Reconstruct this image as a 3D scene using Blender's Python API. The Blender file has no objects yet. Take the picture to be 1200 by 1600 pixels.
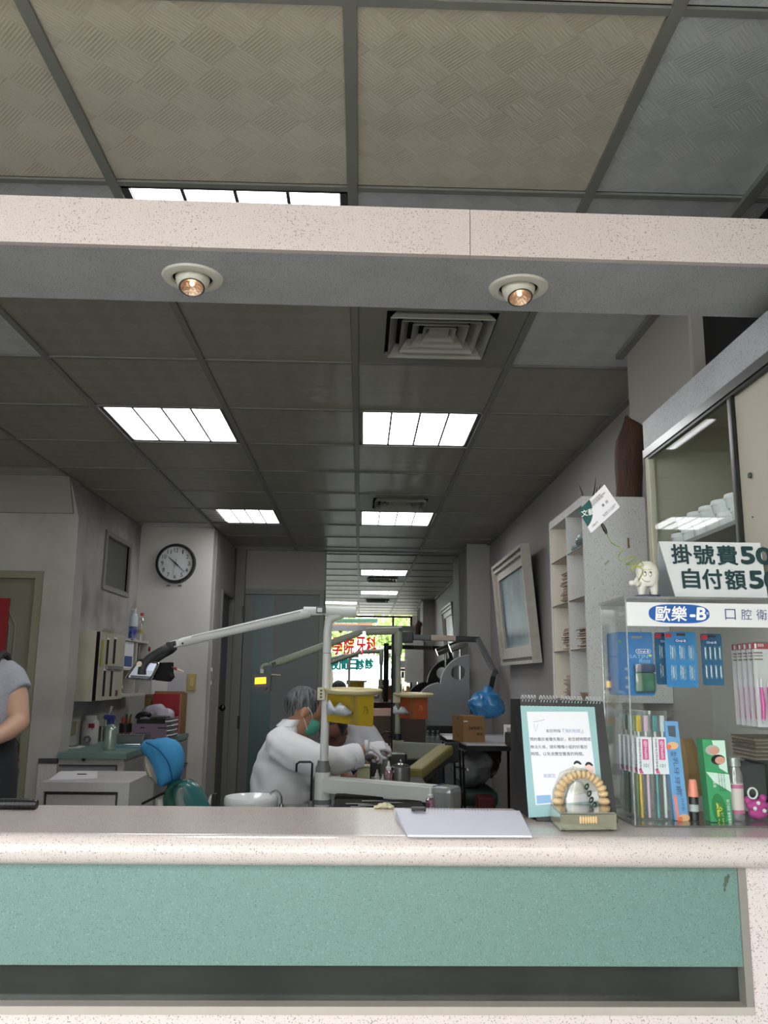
import bpy, bmesh, math, random
from mathutils import Vector, Matrix, noise
from math import pi, sin, cos, radians as R_
random.seed(7)
sc = bpy.context.scene
COL = sc.collection

# ---------------------------------------------------------------- camera
CZ = 1.34                      # eye height
CE = CZ + 1.20597              # ceiling height
FPX = 1311.85                  # focal length in pixels of the 1200x1600 frame
PITCH, YAW, ROLL = .194152, .0258359, .0114788
_f = Vector((sin(YAW)*cos(PITCH), cos(YAW)*cos(PITCH), sin(PITCH)))
_r = Vector((cos(YAW), -sin(YAW), 0)); _u = _r.cross(_f)
CR = cos(ROLL)*_r + sin(ROLL)*_u; CU = -sin(ROLL)*_r + cos(ROLL)*_u
CAMP = Vector((0, 0, CZ))
cam = bpy.data.cameras.new('camera'); camo = bpy.data.objects.new('camera', cam); COL.objects.link(camo)
camo.matrix_world = Matrix(((CR.x, CU.x, -_f.x, 0), (CR.y, CU.y, -_f.y, 0), (CR.z, CU.z, -_f.z, CZ), (0, 0, 0, 1)))
cam.sensor_fit = 'VERTICAL'; cam.sensor_height = 24; cam.lens = FPX/1600*24; cam.clip_start = .05; cam.clip_end = 200
sc.camera = camo

# ---------------------------------------------------------------- world, exposure
sc.view_settings.view_transform = 'Standard'; sc.view_settings.look = 'None'
sc.view_settings.gamma = 1; sc.view_settings.use_curve_mapping = False
sc.view_settings.exposure = 0.75
w = bpy.data.worlds.new('sky'); sc.world = w; w.use_nodes = True
w.node_tree.nodes['Background'].inputs[0].default_value = (.93, .97, 1, 1)
w.node_tree.nodes['Background'].inputs[1].default_value = 4.8
sc.cycles.use_denoising = True
sc.cycles.max_bounces = 8; sc.cycles.diffuse_bounces = 4; sc.cycles.glossy_bounces = 4
sc.cycles.transparent_max_bounces = 16; sc.cycles.caustics_reflective = False; sc.cycles.caustics_refractive = False
LIGHT_POWER = 5.4              # ceiling troffers (emission strength of the diffusers)

# ---------------------------------------------------------------- pixel -> point helpers (real depth given in metres)
def ray(u, v): return CR*((u-600)/FPX) + CU*((800-v)/FPX) + _f
def F(u, v, y):
    d = ray(u, v); return CAMP + d*(y/d.y)
def Fz(u, v, z):
    d = ray(u, v); return CAMP + d*((z-CZ)/d.z)
def Fx(u, v, x):
    d = ray(u, v); return CAMP + d*(x/d.x)

# ---------------------------------------------------------------- materials
def lin(c):
    if isinstance(c, str):
        c = c.lstrip('#'); c = [int(c[i:i+2], 16)/255 for i in (0, 2, 4)]
    return tuple(x/12.92 if x <= .04045 else ((x+.055)/1.055)**2.4 for x in c)+(1,)
MATS = {}
def M(name, col, rough=.5, metal=0, spec=.5, specks=None, mottle=None, bump=None, emit=0, alpha=None, refl=1.0, coat=0, coords='Object', aniso=None):
    """specks=(scale, amount, dark colour)  mottle=(scale, strength, colour)  bump=(scale, strength)"""
    if name in MATS: return MATS[name]
    m = bpy.data.materials.new(name); m.use_nodes = True; nt = m.node_tree; n = nt.nodes; L = nt.links.new
    b = n['Principled BSDF']; MATS[name] = m
    b.inputs['Base Color'].default_value = lin(col); b.inputs['Roughness'].default_value = rough
    b.inputs['Metallic'].default_value = metal; b.inputs['Specular IOR Level'].default_value = spec
    b.inputs['Coat Weight'].default_value = coat
    tc = n.new('ShaderNodeTexCoord'); cur = None
    def noise_(scale, detail=3):
        t = n.new('ShaderNodeTexNoise'); t.inputs['Scale'].default_value = scale; t.inputs['Detail'].default_value = detail
        L(tc.outputs[coords], t.inputs['Vector'])
        if aniso:
            mp = n.new('ShaderNodeMapping'); mp.inputs['Scale'].default_value = aniso
            L(tc.outputs[coords], mp.inputs['Vector']); L(mp.outputs[0], t.inputs['Vector'])
        return t
    def mix(fac, c2):
        nonlocal cur
        x = n.new('ShaderNodeMix'); x.data_type = 'RGBA'
        if cur is None: x.inputs['A'].default_value = lin(col)
        else: L(cur, x.inputs['A'])
        x.inputs['B'].default_value = lin(c2); L(fac, x.inputs['Factor']); cur = x.outputs['Result']
    def ramp(src, lo, hi, top=1.0):
        r = n.new('ShaderNodeMapRange'); r.inputs['From Min'].default_value = lo; r.inputs['From Max'].default_value = hi
        r.inputs['To Max'].default_value = top; L(src, r.inputs['Value']); return r.outputs[0]
    if mottle:
        t = noise_(mottle[0], 5); mix(ramp(t.outputs['Fac'], .42, .68, mottle[1]), mottle[2])
    if specks:
        t = noise_(specks[0], 1); mix(ramp(t.outputs['Fac'], 1-specks[1], 1-specks[1]+.04, .85), specks[2])
        if len(specks) > 3:
            t = noise_(specks[0]*.6, 1); mix(ramp(t.outputs['Fac'], 1-specks[1], 1-specks[1]+.05, .7), specks[3])
    if cur is not None: L(cur, b.inputs['Base Color'])
    if bump:
        t = noise_(bump[0], 3); bp = n.new('ShaderNodeBump'); bp.inputs['Strength'].default_value = bump[1]
        bp.inputs['Distance'].default_value = .004; L(t.outputs['Fac'], bp.inputs['Height']); L(bp.outputs[0], b.inputs['Normal'])
    if emit:
        b.inputs['Emission Color'].default_value = lin(col); b.inputs['Emission Strength'].default_value = emit
    if alpha is not None:      # clear film, acrylic and glass: mostly see-through with a clean reflection
        out = n['Material Output']; tr = n.new('ShaderNodeBsdfTransparent'); mx = n.new('ShaderNodeMixShader')
        tr.inputs[0].default_value = (.97, .985, .98, 1)
        lw = n.new('ShaderNodeLayerWeight'); fr = n.new('ShaderNodeMath'); fr.operation = 'POWER'; L(lw.outputs['Facing'], fr.inputs[0]); fr.inputs[1].default_value = 5
        ad = n.new('ShaderNodeMath'); ad.operation = 'ADD'; ad.operation = 'MULTIPLY_ADD'; ad.inputs[1].default_value = refl; ad.inputs[2].default_value = alpha; ad.use_clamp = True
        gl = n.new('ShaderNodeBsdfGlossy'); gl.inputs['Roughness'].default_value = rough; gl.inputs['Color'].default_value = (1, 1, 1, 1)
        if alpha > .1:                       # tinted film: some of the surface is its own colour
            m2 = n.new('ShaderNodeMixShader'); m2.inputs[0].default_value = .6; L(gl.outputs[0], m2.inputs[1]); L(b.outputs[0], m2.inputs[2]); surf = m2.outputs[0]
        else: surf = gl.outputs[0]
        L(fr.outputs[0], ad.inputs[0]); L(ad.outputs[0], mx.inputs[0]); L(tr.outputs[0], mx.inputs[1]); L(surf, mx.inputs[2])
        L(mx.outputs[0], out.inputs['Surface'])
    return m

# ---------------------------------------------------------------- mesh builder
def frame_from(d):
    d = Vector(d).normalized(); a = Vector((0, 0, 1)) if abs(d.z) < .95 else Vector((1, 0, 0))
    x = a.cross(d).normalized(); return x, d.cross(x).normalized(), d
class MB:
    def __init__(s): s.b = bmesh.new()
    def pts(s, ps, faces):
        v = [s.b.verts.new(p) for p in ps]
        for f in faces:
            try: s.b.faces.new([v[i] for i in f])
            except ValueError: pass
        return s
    def box(s, lo, hi, rot=None, bev=0):
        lo, hi = Vector(lo), Vector(hi); c = (lo+hi)/2; h = (hi-lo)/2; t = bmesh.new()
        bmesh.ops.create_cube(t, size=2)
        for v in t.verts: v.co = Vector((v.co.x*h.x, v.co.y*h.y, v.co.z*h.z))
        if bev: bmesh.ops.bevel(t, geom=t.edges[:], offset=min(bev, min(abs(h.x), abs(h.y), abs(h.z))*.9), segments=2, affect='EDGES', profile=.6)
        for v in t.verts: v.co = (rot @ v.co if rot else v.co)+c
        return s.add(t)
    def obox(s, c, size, ax=None, bev=0):          # oriented box: centre, size, axes (x,y,z vectors)
        rot = Matrix(ax).transposed() if ax else None
        h = Vector(size)/2; c = Vector(c); return s.box(c-h, c+h, rot, bev)
    def add(s, t):
        me = bpy.data.meshes.new('t'); t.to_mesh(me); t.free(); s.b.from_mesh(me); bpy.data.meshes.remove(me); return s
    def tube(s, path, r, n=10, cap=True):
        path = [Vector(p) for p in path]; rs = r if isinstance(r, (list, tuple)) else [r]*len(path); rings = []; x = None
        for i, p in enumerate(path):
            d = (path[min(i+1, len(path)-1)]-path[max(i-1, 0)]).normalized()
            if x is None: x, y, _ = frame_from(d)
            else:
                x = (x-d*x.dot(d)).normalized(); y = d.cross(x)
            rings.append([s.b.verts.new(p+(x*cos(a)+y*sin(a))*rs[i]) for a in [2*pi*k/n for k in range(n)]])
        for a, b in zip(rings, rings[1:]):
            for k in range(n): s.b.faces.new([a[k], a[(k+1) % n], b[(k+1) % n], b[k]])
        if cap: s.b.faces.new(rings[0][::-1]); s.b.faces.new(rings[-1])
        return s
    def lathe(s, prof, o, ax=(0, 0, 1), n=24, sx=1, sy=1):      # prof: (radius, height) pairs
        x, y, d = frame_from(ax); o = Vector(o); rings = []
        for r, h in prof:
            if r < 1e-6: rings.append([s.b.verts.new(o+d*h)])
            else: rings.append([s.b.verts.new(o+d*h+x*cos(2*pi*k/n)*r*sx+y*sin(2*pi*k/n)*r*sy) for k in range(n)])
        for a, b in zip(rings, rings[1:]):
            for k in range(n):
                if len(a) == 1 and len(b) == 1: continue
                if len(a) == 1: s.b.faces.new([a[0], b[(k+1) % n], b[k]])
                elif len(b) == 1: s.b.faces.new([a[k], a[(k+1) % n], b[0]])
                else: s.b.faces.new([a[k], a[(k+1) % n], b[(k+1) % n], b[k]])
        return s
    def loft(s, rings, n=16):                        # rings: (centre, u-vector, v-vector); closed with caps
        R = []
        for c, u, v in rings:
            c, u, v = Vector(c), Vector(u), Vector(v)
            R.append([s.b.verts.new(c+u*cos(2*pi*k/n)+v*sin(2*pi*k/n)) for k in range(n)])
        for a, b in zip(R, R[1:]):
            for k in range(n): s.b.faces.new([a[k], a[(k+1) % n], b[(k+1) % n], b[k]])
        s.b.faces.new(R[0][::-1]); s.b.faces.new(R[-1]); return s
    def ball(s, c, r, n=16, rot=None, m=10):
        r = Vector((r, r, r)) if isinstance(r, (int, float)) else Vector(r); t = bmesh.new()
        bmesh.ops.create_uvsphere(t, u_segments=n, v_segments=m, radius=1)
        for v in t.verts:
            p = Vector((v.co.x*r.x, v.co.y*r.y, v.co.z*r.z)); v.co = (rot @ p if rot else p)+Vector(c)
        return s.add(t)
    def prism(s, poly, off):                        # poly: 3D points of a planar outline, extruded by vector off
        off = Vector(off); a = [s.b.verts.new(p) for p in poly]; b = [s.b.verts.new(Vector(p)+off) for p in poly]; n = len(a)
        s.b.faces.new(a[::-1]); s.b.faces.new(b)
        for k in range(n): s.b.faces.new([a[k], a[(k+1) % n], b[(k+1) % n], b[k]])
        return s
    def build(s, name, mat, parent=None, smooth=False, mod=None):
        bmesh.ops.recalc_face_normals(s.b, faces=s.b.faces[:])
        me = bpy.data.meshes.new(name); s.b.to_mesh(me); s.b.free()
        o = bpy.data.objects.new(name, me); COL.objects.link(o)
        me.materials.append(mat)
        if parent is not None:
            off = Vector(); q = parent
            while q is not None: off += q.location; q = q.parent
            me.transform(Matrix.Translation(-off)); o.parent = parent
        else:
            xs = [v.co for v in me.vertices]
            lo = Vector([min(v[i] for v in xs) for i in range(3)]); hi = Vector([max(v[i] for v in xs) for i in range(3)])
            off = Vector(((lo.x+hi.x)/2, (lo.y+hi.y)/2, lo.z)); me.transform(Matrix.Translation(-off)); o.location = off
        if smooth:
            me.polygons.foreach_set('use_smooth', [True]*len(me.polygons))
            if smooth != 'full': me.set_sharp_from_angle(angle=R_(40))
        return o
def tag(o, label, cat, group=None, kind=None):
    o['label'] = label; o['category'] = cat
    if group: o['group'] = group
    if kind: o['kind'] = kind
    return o
def thing(name, loc, label, cat, group=None):
    o = bpy.data.objects.new(name, None); COL.objects.link(o); o.location = Vector(loc); o.empty_display_size = .05
    return tag(o, label, cat, group)
def struct(name, mb, mat, parent=None, **k):
    o = mb.build(name, mat, parent, **k)
    if parent is None: o['kind'] = 'structure'
    return o
def dup(src, delta, label=None, parent=None):
    c = src.copy(); COL.objects.link(c)
    if parent is None:
        c.location = src.location+Vector(delta)
        if label: c['label'] = label
    else: c.parent = parent
    for ch in [x for x in COL.objects if x.parent == src]: dup(ch, (0, 0, 0), None, c)
    return c
def txt(s_, mat, parent, c, u, v, w, h=None, name='lettering', bold=0, depth=.0004, shear=0, fat=0):
    """flat lettering fitted into a w x h box centred at c, reading along u with up v"""
    cu = bpy.data.curves.new('t', 'FONT'); cu.body = s_; cu.size = 1; cu.offset = bold; cu.resolution_u = 3; cu.shear = shear
    t = bpy.data.objects.new('t', cu); COL.objects.link(t); dg = bpy.context.evaluated_depsgraph_get(); dg.update()
    me = bpy.data.meshes.new_from_object(t.evaluated_get(dg)); bpy.data.objects.remove(t); bpy.data.curves.remove(cu)
    u, v = Vector(u).normalized(), Vector(v).normalized(); nrm = u.cross(v); c = Vector(c)
    xs = [p.co.x for p in me.vertices]; ys = [p.co.y for p in me.vertices]
    x0, x1, y0, y1 = min(xs), max(xs), min(ys), max(ys); kx = w/(x1-x0); ky = (h/(y1-y0)) if h else kx
    off = Vector(); q = parent
    while q is not None: off += q.location; q = q.parent
    for p in me.vertices:
        p.co = c+u*(p.co.x-(x0+x1)/2)*kx+v*(p.co.y-(y0+y1)/2)*ky+nrm*depth-off
    if fat:
        bm = bmesh.new()
        for k_, (a, b) in enumerate(((0, 0), (1, 0), (-1, 0), (0, 1), (0, -1), (.7, .7), (-.7, .7), (.7, -.7), (-.7, -.7))):
            m2 = me.copy(); m2.transform(Matrix.Translation((u*a+v*b)*fat+nrm*k_*.00002)); bm.from_mesh(m2); bpy.data.meshes.remove(m2)
        bm.to_mesh(me); bm.free()
    me.materials.clear(); me.materials.append(mat)
    o = bpy.data.objects.new(name, me); COL.objects.link(o); o.parent = parent; return o
def remesh(o, vox, sm=6):
    o.modifiers.new('r', 'REMESH').mode = 'VOXEL'; o.modifiers['r'].voxel_size = vox; o.modifiers['r'].use_smooth_shade = True
    if sm: mm = o.modifiers.new('s', 'SMOOTH'); mm.iterations = sm; mm.factor = .5
    dg = bpy.context.evaluated_depsgraph_get(); dg.update()
    me = bpy.data.meshes.new_from_object(o.evaluated_get(dg)); o.modifiers.clear(); old = o.data; mt = old.materials[0]
    o.data = me; me.materials.clear(); me.materials.append(mt)
    me.polygons.foreach_set('use_smooth', [True]*len(me.polygons)); return o
def X_(x): return Vector((x, 0, 0))
def Y_(y): return Vector((0, y, 0))
def Z_(z): return Vector((0, 0, z))
UX, UY, UZ = X_(1), Y_(1), Z_(1)

# palette
m_wall = M('wall_paint', '#b3afab', .7, mottle=(1.3, .35, '#8e8b86'), bump=(60, .05))
m_wall_r = M('wall_paint_right', '#a8a5a3', .7, mottle=(1.1, .2, '#8e8c88'))
m_pillar = M('pillar_paint', '#aaa49e', .7, mottle=(2, .2, '#97918a'))
m_grid = M('grid_bar_grey', '#7f807a', .5, mottle=(8, .25, '#6d6d66'))
m_spw = M('speckled_cream_laminate', '#dccfcc', .38, specks=(430, .36, '#75695f'), mottle=(40, .2, '#cdc0bc'))
m_spwtop = M('speckled_cream_top', '#d8ccc8', .17, specks=(430, .36, '#75695f'), mottle=(40, .2, '#c6bbb0'))
m_spg = M('speckled_grey_laminate', '#b3b4b8', .45, specks=(420, .38, '#5c5e64', '#b9babd'), mottle=(9, .25, '#8b8c90'))
m_spl = M('speckled_light_grey_laminate', '#c8c7c6', .5, specks=(330, .34, '#5f5b57'), mottle=(6, .2, '#a3a09c'))
m_green = M('speckled_green_laminate', '#6c8a83', .42, specks=(430, .37, '#4c675f', '#819f97'), mottle=(60, .3, '#627f78'))
m_white = M('white_plastic', '#dcdcd8', .35); m_cream = M('cream_panel', '#b9b5a2', .5, mottle=(3, .3, '#a7a28e'))
m_black = M('black_plastic', '#141414', .35); m_dark = M('dark_grey_plastic', '#3a3b3d', .45); m_matte = M('matte_black', '#101011', .7, spec=.2); m_void = M('black_void', '#050505', .9)
m_chrome = M('chrome', '#c8c8c8', .15, metal=1); m_steel = M('brushed_steel', '#9a9b9c', .3, metal=1)
m_glass = M('clear_glass', '#ffffff', .02, alpha=.03); m_acr = M('clear_acrylic', '#e8f0ee', .03, alpha=.012)
m_edge = M('acrylic_edge', '#c9cfcc', .15, alpha=.45)
m_light = M('lit_diffuser', '#ffffff', .5, emit=LIGHT_POWER)
m_paper = M('white_paper', '#e9e8ee', .7); m_ink = M('ink_black', '#26262a', .7)

# ================================================================ LARGE STRUCTURE
XL, XR, YB = -1.84, 1.17, 8.15
struct('floor', MB().box((-3.2, -.5, -.05), (1.5, 8.4, 0)), M('terrazzo_floor', '#8b8a84', .35, specks=(90, .4, '#6a6863'), mottle=(4, .3, '#77756f')))
struct('wall_back', MB().box((-1.4, YB+.012, 0), (1.4, YB+.15, CE)), m_wall)
struct('wall_right', MB().box((XR, 2.95, 0), (XR+.1, YB+.15, CE)), m_wall_r)
struct('wall_right_front', MB().box((1.19, -.45, 0), (1.3, 2.3, CE)), m_wall_r)
struct('wall_pillar_right', MB().box((.978, 2.36, 0), (1.3, 2.95, CE), bev=.008), m_pillar)
struct('wall_pillar_back', MB().box((.955, 7.57, 0), (XR, YB+.01, CE), bev=.006), m_wall_r)
# left side: near wall facing the counter with a door, long wall, clock wall, short side wall
def wall_holed(name, lo, hi, axis, holes, mat, th):
    """wall slab in plane axis ('x' or 'y') at lo..hi, rectangular holes (a0,a1,z0,z1)"""
    mb = MB(); i = 1 if axis == 'x' else 0
    cuts = sorted({lo[i], hi[i]} | {h[0] for h in holes} | {h[1] for h in holes})
    for a, b in zip(cuts, cuts[1:]):
        zs = [lo[2], hi[2]]; inside = [h for h in holes if h[0] < (a+b)/2 < h[1]]
        segs = [(lo[2], hi[2])]
        for h in inside:
            segs = [q for s0, s1 in segs for q in ((s0, min(s1, h[2])), (max(s0, h[3]), s1)) if q[1]-q[0] > 1e-4]
        for z0, z1 in segs:
            if axis == 'x': mb.box((lo[0], a, z0), (hi[0], b, z1))
            else: mb.box((a, lo[1], z0), (b, hi[1], z1))
    bmesh.ops.remove_doubles(mb.b, verts=mb.b.verts[:], dist=1e-5)
    return struct(name, mb, mat)
YL = 5.15
prof = [F(92, 1178, YL), F(95, 1178, YL), F(104, 1080, YL), F(112, 960, YL), F(122, 822, YL), F(123, 808, YL)]
px = [p.x for p in prof]
mbw = MB()
outline = [Vector((-1.94, YL, 0)), Vector((-1.757, YL, 0)), Vector((-1.757, YL, .85)), prof[2], prof[3], prof[4], prof[5], Vector((F(110, 745, YL).x, YL, CE)), Vector((-1.94, YL, CE))]
mbw.prism([Vector((p.x, YL, p.z)) for p in outline], Y_(.16))
mbw.box((-3.2, YL, 1.935), (-1.94, YL+.16, CE)); mbw.box((-3.2, YL, 0), (-2.80, YL+.16, 1.935))
m_wl = M('wall_paint_left', '#b3b1ab', .75, mottle=(2.2, .6, '#85827c'), bump=(40, .08))
struct('wall_left_front', mbw, m_wl)
struct('trim_1', MB().prism([(-3.2, YL-.02, 2.31), (-1.785, YL-.02, 2.31), (-1.825, YL-.02, CE-.001), (-3.2, YL-.02, CE-.001)], Y_(.02)), M('wall_paint_upper', '#96938e', .75, mottle=(2, .3, '#86837e')))
m_dirty = M('wall_paint_sooty', '#bcbab7', .75, mottle=(1.9, .85, '#747270'), bump=(40, .05))
wz0, wz1 = 1.965, 2.32; wy0, wy1 = 6.02, 6.62
wall_holed('wall_left', (XL-.12, YL+.16, 0), (XL, 6.95, CE), 'x', [(wy0, wy1, wz0, wz1)], m_dirty, .12)
struct('wall_left_clock', MB().box((XL-.12, 6.94, 0), (-1.235, 7.06, CE)), M('wall_paint_clock', '#d6d4d0', .7, mottle=(1.8, .35, '#aeaaa5'), bump=(50, .04)))
wall_holed('wall_left_side', (-1.335, 7.06, 0), (-1.225, YB+.02, CE), 'x', [(7.37, 8.05, 0, 2.08)], m_wall, .1)
struct('wall_far_left', MB().box((-3.3, -.45, 0), (-3.2, YL+.2, CE)), m_wall)
struct('wall_front', MB().box((-3.2, -.55, 0), (-2.3, -.43, CE)).box((1.02, -.55, 0), (1.3, -.43, CE)).box((-2.3, -.55, 0), (1.02, -.43, .35)), m_wall)

# window high in the left wall
wn = struct('window_1', MB().box((XL-.022, wy0, wz0), (XL-.012, wy1, wz1)), M('dim_window_glass', '#5d5e5b', .5))
fw = MB()
for a, b, c, d in ((wy0-.04, wy1+.04, wz1, wz1+.035), (wy0-.04, wy1+.04, wz0-.035, wz0), (wy0-.04, wy0, wz0, wz1), (wy1, wy1+.04, wz0, wz1)): fw.box((XL-.06, a, c), (XL+.015, b, d))
fw.build('window_frame', M('window_frame_grey', '#8b8a86', .5), wn)

# ceiling: slab, every tile, every grid bar
ce = struct('ceiling', MB().box((-3.3, -.24, CE+.05), (1.4, 8.4, CE+.09)), m_dark)
X0, Z0 = -.0388, 1.921
def tile_mat(name, c1, c2):
    m = M(name, c1, .42); nt = m.node_tree; n = nt.nodes; L = nt.links.new; b = n['Principled BSDF']
    tc = n.new('ShaderNodeTexCoord'); mp = n.new('ShaderNodeMapping'); mp.inputs['Rotation'].default_value = (0, 0, R_(45)); mp.inputs['Location'].default_value = (.3, .31, .5)
    L(tc.outputs['Object'], mp.inputs[0]); ch = n.new('ShaderNodeTexChecker'); ch.inputs['Scale'].default_value = 12.5; L(mp.outputs[0], ch.inputs[0])
    wv = []
    for d in ('X', 'Y'):
        t = n.new('ShaderNodeTexWave'); t.bands_direction = d; t.inputs['Scale'].default_value = 42; L(mp.outputs[0], t.inputs[0]); wv.append(t)
    mx = n.new('ShaderNodeMix'); L(ch.outputs['Fac'], mx.inputs[0]); L(wv[0].outputs['Fac'], mx.inputs[2]); L(wv[1].outputs['Fac'], mx.inputs[3])
    ns = n.new('ShaderNodeTexNoise'); ns.inputs['Scale'].default_value = 2.3; ns.inputs['Detail'].default_value = 4; L(tc.outputs['Object'], ns.inputs[0])
    bp = n.new('ShaderNodeBump'); bp.inputs['Strength'].default_value = .35; bp.inputs['Distance'].default_value = .0012; L(mx.outputs[0], bp.inputs['Height']); L(bp.outputs[0], b.inputs['Normal'])
    ad = n.new('ShaderNodeMath'); ad.operation = 'MULTIPLY_ADD'; L(ch.outputs['Fac'], ad.inputs[0]); ad.inputs[1].default_value = .22; L(ns.outputs['Fac'], ad.inputs[2])
    cm = n.new('ShaderNodeMix'); cm.data_type = 'RGBA'; cm.inputs['A'].default_value = lin(c1); cm.inputs['B'].default_value = lin(c2)
    mr = n.new('ShaderNodeMapRange'); mr.inputs['From Min'].default_value = .25; mr.inputs['From Max'].default_value = .95; L(ad.outputs[0], mr.inputs[0]); L(mr.outputs[0], cm.inputs['Factor']); L(cm.outputs['Result'], b.inputs['Base Color'])
    return m
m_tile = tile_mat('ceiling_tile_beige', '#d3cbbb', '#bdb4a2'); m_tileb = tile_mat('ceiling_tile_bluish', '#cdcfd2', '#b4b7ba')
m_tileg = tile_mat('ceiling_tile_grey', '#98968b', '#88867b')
lights = {(-1, 0), (-2, 3), (0, 3), (-2, 7), (0, 7)}; vents = {(0, 1), (0, 6)}
base = {}
def tile_mesh(kind):
    if kind not in base:
        mb = MB(); mb.box((-.288, -.288, 0), (.288, .288, .012), bev=.003); bmesh.ops.recalc_face_normals(mb.b, faces=mb.b.faces[:])
        me = bpy.data.meshes.new('ceiling_tile'); mb.b.to_mesh(me); mb.b.free()
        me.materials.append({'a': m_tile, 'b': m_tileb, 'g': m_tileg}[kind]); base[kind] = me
    return base[kind]
for i in range(-5, 2):
    for k in range(-4, 11):
        cx, cy = X0+.6*(i+.5), Z0+.6*(k+.5)
        if cy < -.2 or cy > YB+.2 or (i, k) in lights or (i, k) in vents: continue
        if cx < -1.9 and cy > 5.5: continue
        if cx < -1.3 and cy > 7.3: continue
        kd = 'b' if (i, k) in ((1, -1), (1, 0), (1, 1), (0, 0), (-3, 1), (1, -2), (-2, 0)) else ('a' if k < 0 else 'g')  # nearest rows use a lighter beige, daylight put into the tile colour
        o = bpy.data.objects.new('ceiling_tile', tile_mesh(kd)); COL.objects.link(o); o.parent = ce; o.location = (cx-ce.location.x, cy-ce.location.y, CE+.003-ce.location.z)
        if k == 10 or i == 1 and k >= 1: # cut rows at the walls
            pass
for i in range(-5, 3):
    x = X0+.6*i
    y1 = YB if x > -1.25 else (6.94 if x > -1.84 else YL+.1)
    if x > XR: continue
    MB().box((x-.0125, -.24, CE-.004), (x+.0125, y1, CE+.006)).build('grid_bar', m_grid, ce)
for k in range(-3, 11):
    y = Z0+.6*k; x0 = -3.2 if y < YL else (XL if y < 6.94 else -1.225)
    MB().box((x0, y-.0095, CE-.0025), (XR if y > 2.95 else 1.19, y+.0095, CE+.004)).build('grid_bar', m_grid, ce)
MB().box((XR-.028, 2.95, CE-.012), (XR, 7.57, CE+.002)).build('wall_angle', m_grid, ce)
MB().box((.95, 1.2, CE-.014), (.978, 2.99, CE+.002)).build('wall_angle', m_grid, ce)
MB().box((-1.225, YB-.02, CE-.008), (.955, YB, CE+.002)).build('wall_angle', m_grid, ce)

# ceiling light fittings and air vents
def troffer(i, k, label, slat=0):
    x0, y0 = X0+.6*i+.014, Z0+.6*k+.012; x1, y1 = x0+.572, y0+.576
    t = thing('ceiling_light', ((x0+x1)/2, (y0+y1)/2, CE+.001), label, 'light', 'fluorescent ceiling lights')
    fr = MB()
    fr.box((x0, y0, CE+.002), (x0+.018, y1, CE+.04)); fr.box((x1-.018, y0, CE+.002), (x1, y1, CE+.04))
    fr.box((x0, y0, CE+.002), (x1, y0+.014, CE+.04)); fr.box((x0, y1-.014, CE+.002), (x1, y1, CE+.04)); fr.box((x0, y0, CE+.04), (x1, y1, CE+.045))
    fr.build('frame', m_dark, t)
    xs = [x0+.018+slat+(x1-x0-.036-slat)*j/4 for j in range(5)]
    for j in range(7 if slat else 0): MB().box((x0+.02, y0+.03+.076*j, CE+.001), (x0+.014+slat, y0+.07+.076*j, CE+.012)).build('slat', M('slat_pale', '#a5a59e', .4), t)
    for j in range(4):
        MB().box((xs[j]+.0035, y0+.014, CE+.006), (xs[j+1]-.0035, y1-.014, CE+.012)).build('diffuser', m_light, t)
    for j in range(1, 4): MB().box((xs[j]-.0045, y0+.014, CE+.001), (xs[j]+.0045, y1-.014, CE+.03)).build('louvre', m_dark, t)
    return t
troffer(-1, 0, 'lit ceiling light just above the hanging beam, nearest the camera')
troffer(-2, 3, 'lit square ceiling light left of centre, in the second row')
troffer(0, 3, 'lit square ceiling light right of centre, in the second row')
troffer(-2, 7, 'small looking lit ceiling light left, above the lamp arm, with slats at its left end', .12)
troffer(0, 7, 'lit ceiling light next to the far air vent, nearest the mirror')
m_vent = M('vent_grey', '#85857d', .5, mottle=(6, .3, '#75756c'))
def vent(i, k, label, rings):
    x0, y0 = X0+.6*i+.014, Z0+.6*k+.012; x1, y1 = x0+.572, y0+.576; cx, cy = (x0+x1)/2, (y0+y1)/2
    t = thing('air_vent', (cx, cy, CE), label, 'vent', 'ceiling air vents')
    pl = MB(); s = .19
    for a, b, c, d in ((x0, x1, y0, cy-s), (x0, x1, cy+s, y1), (x0, cx-s, cy-s, cy+s), (cx+s, x1, cy-s, cy+s)): pl.box((a, c, CE), (b, d, CE+.008))
    pl.build('panel', m_vent, t)
    MB().box((cx-s, cy-s, CE+.045), (cx+s, cy+s, CE+.049)).build('duct', m_void, t)
    for j, h in enumerate((.178, .138, .098, .058)):
        z0, z1 = CE-.022+.006*j, CE+.02+.004*j; q = h-.028; mb = MB()
        o_ = [(cx-h, cy-h, z0), (cx+h, cy-h, z0), (cx+h, cy+h, z0), (cx-h, cy+h, z0)]; n_ = [(cx-q, cy-q, z1), (cx+q, cy-q, z1), (cx+q, cy+q, z1), (cx-q, cy+q, z1)]
        o2 = [(a, b, c+.004) for a, b, c in o_]; n2 = [(a, b, c+.004) for a, b, c in n_]
        mb.pts(o_+n_+o2+n2, [f for a in range(4) for b in [(a+1) % 4] for f in ([a, b, 4+b, 4+a], [8+a, 12+a, 12+b, 8+b], [a, 8+a, 8+b, b], [4+a, 4+b, 12+b, 12+a])])
        mb.build('vent_ring', M('vent_ring_grey', '#9c9c94', .45), t)
    MB().box((cx-.035, cy-.035, CE+.004), (cx+.035, cy+.035, CE+.01)).build('vent_core', MATS['vent_ring_grey'], t)
    for sx in (-1, 1): MB().box((cx+sx*.09-.002, cy-.18, CE+.028), (cx+sx*.09+.002, cy+.18, CE+.034)).build('vane', m_steel, t)
vent(0, 1, 'square air vent just behind the hanging beam, right of centre', 4)
vent(0, 6, 'air vent beside the far right ceiling light, seen edge-on', 4)

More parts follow.
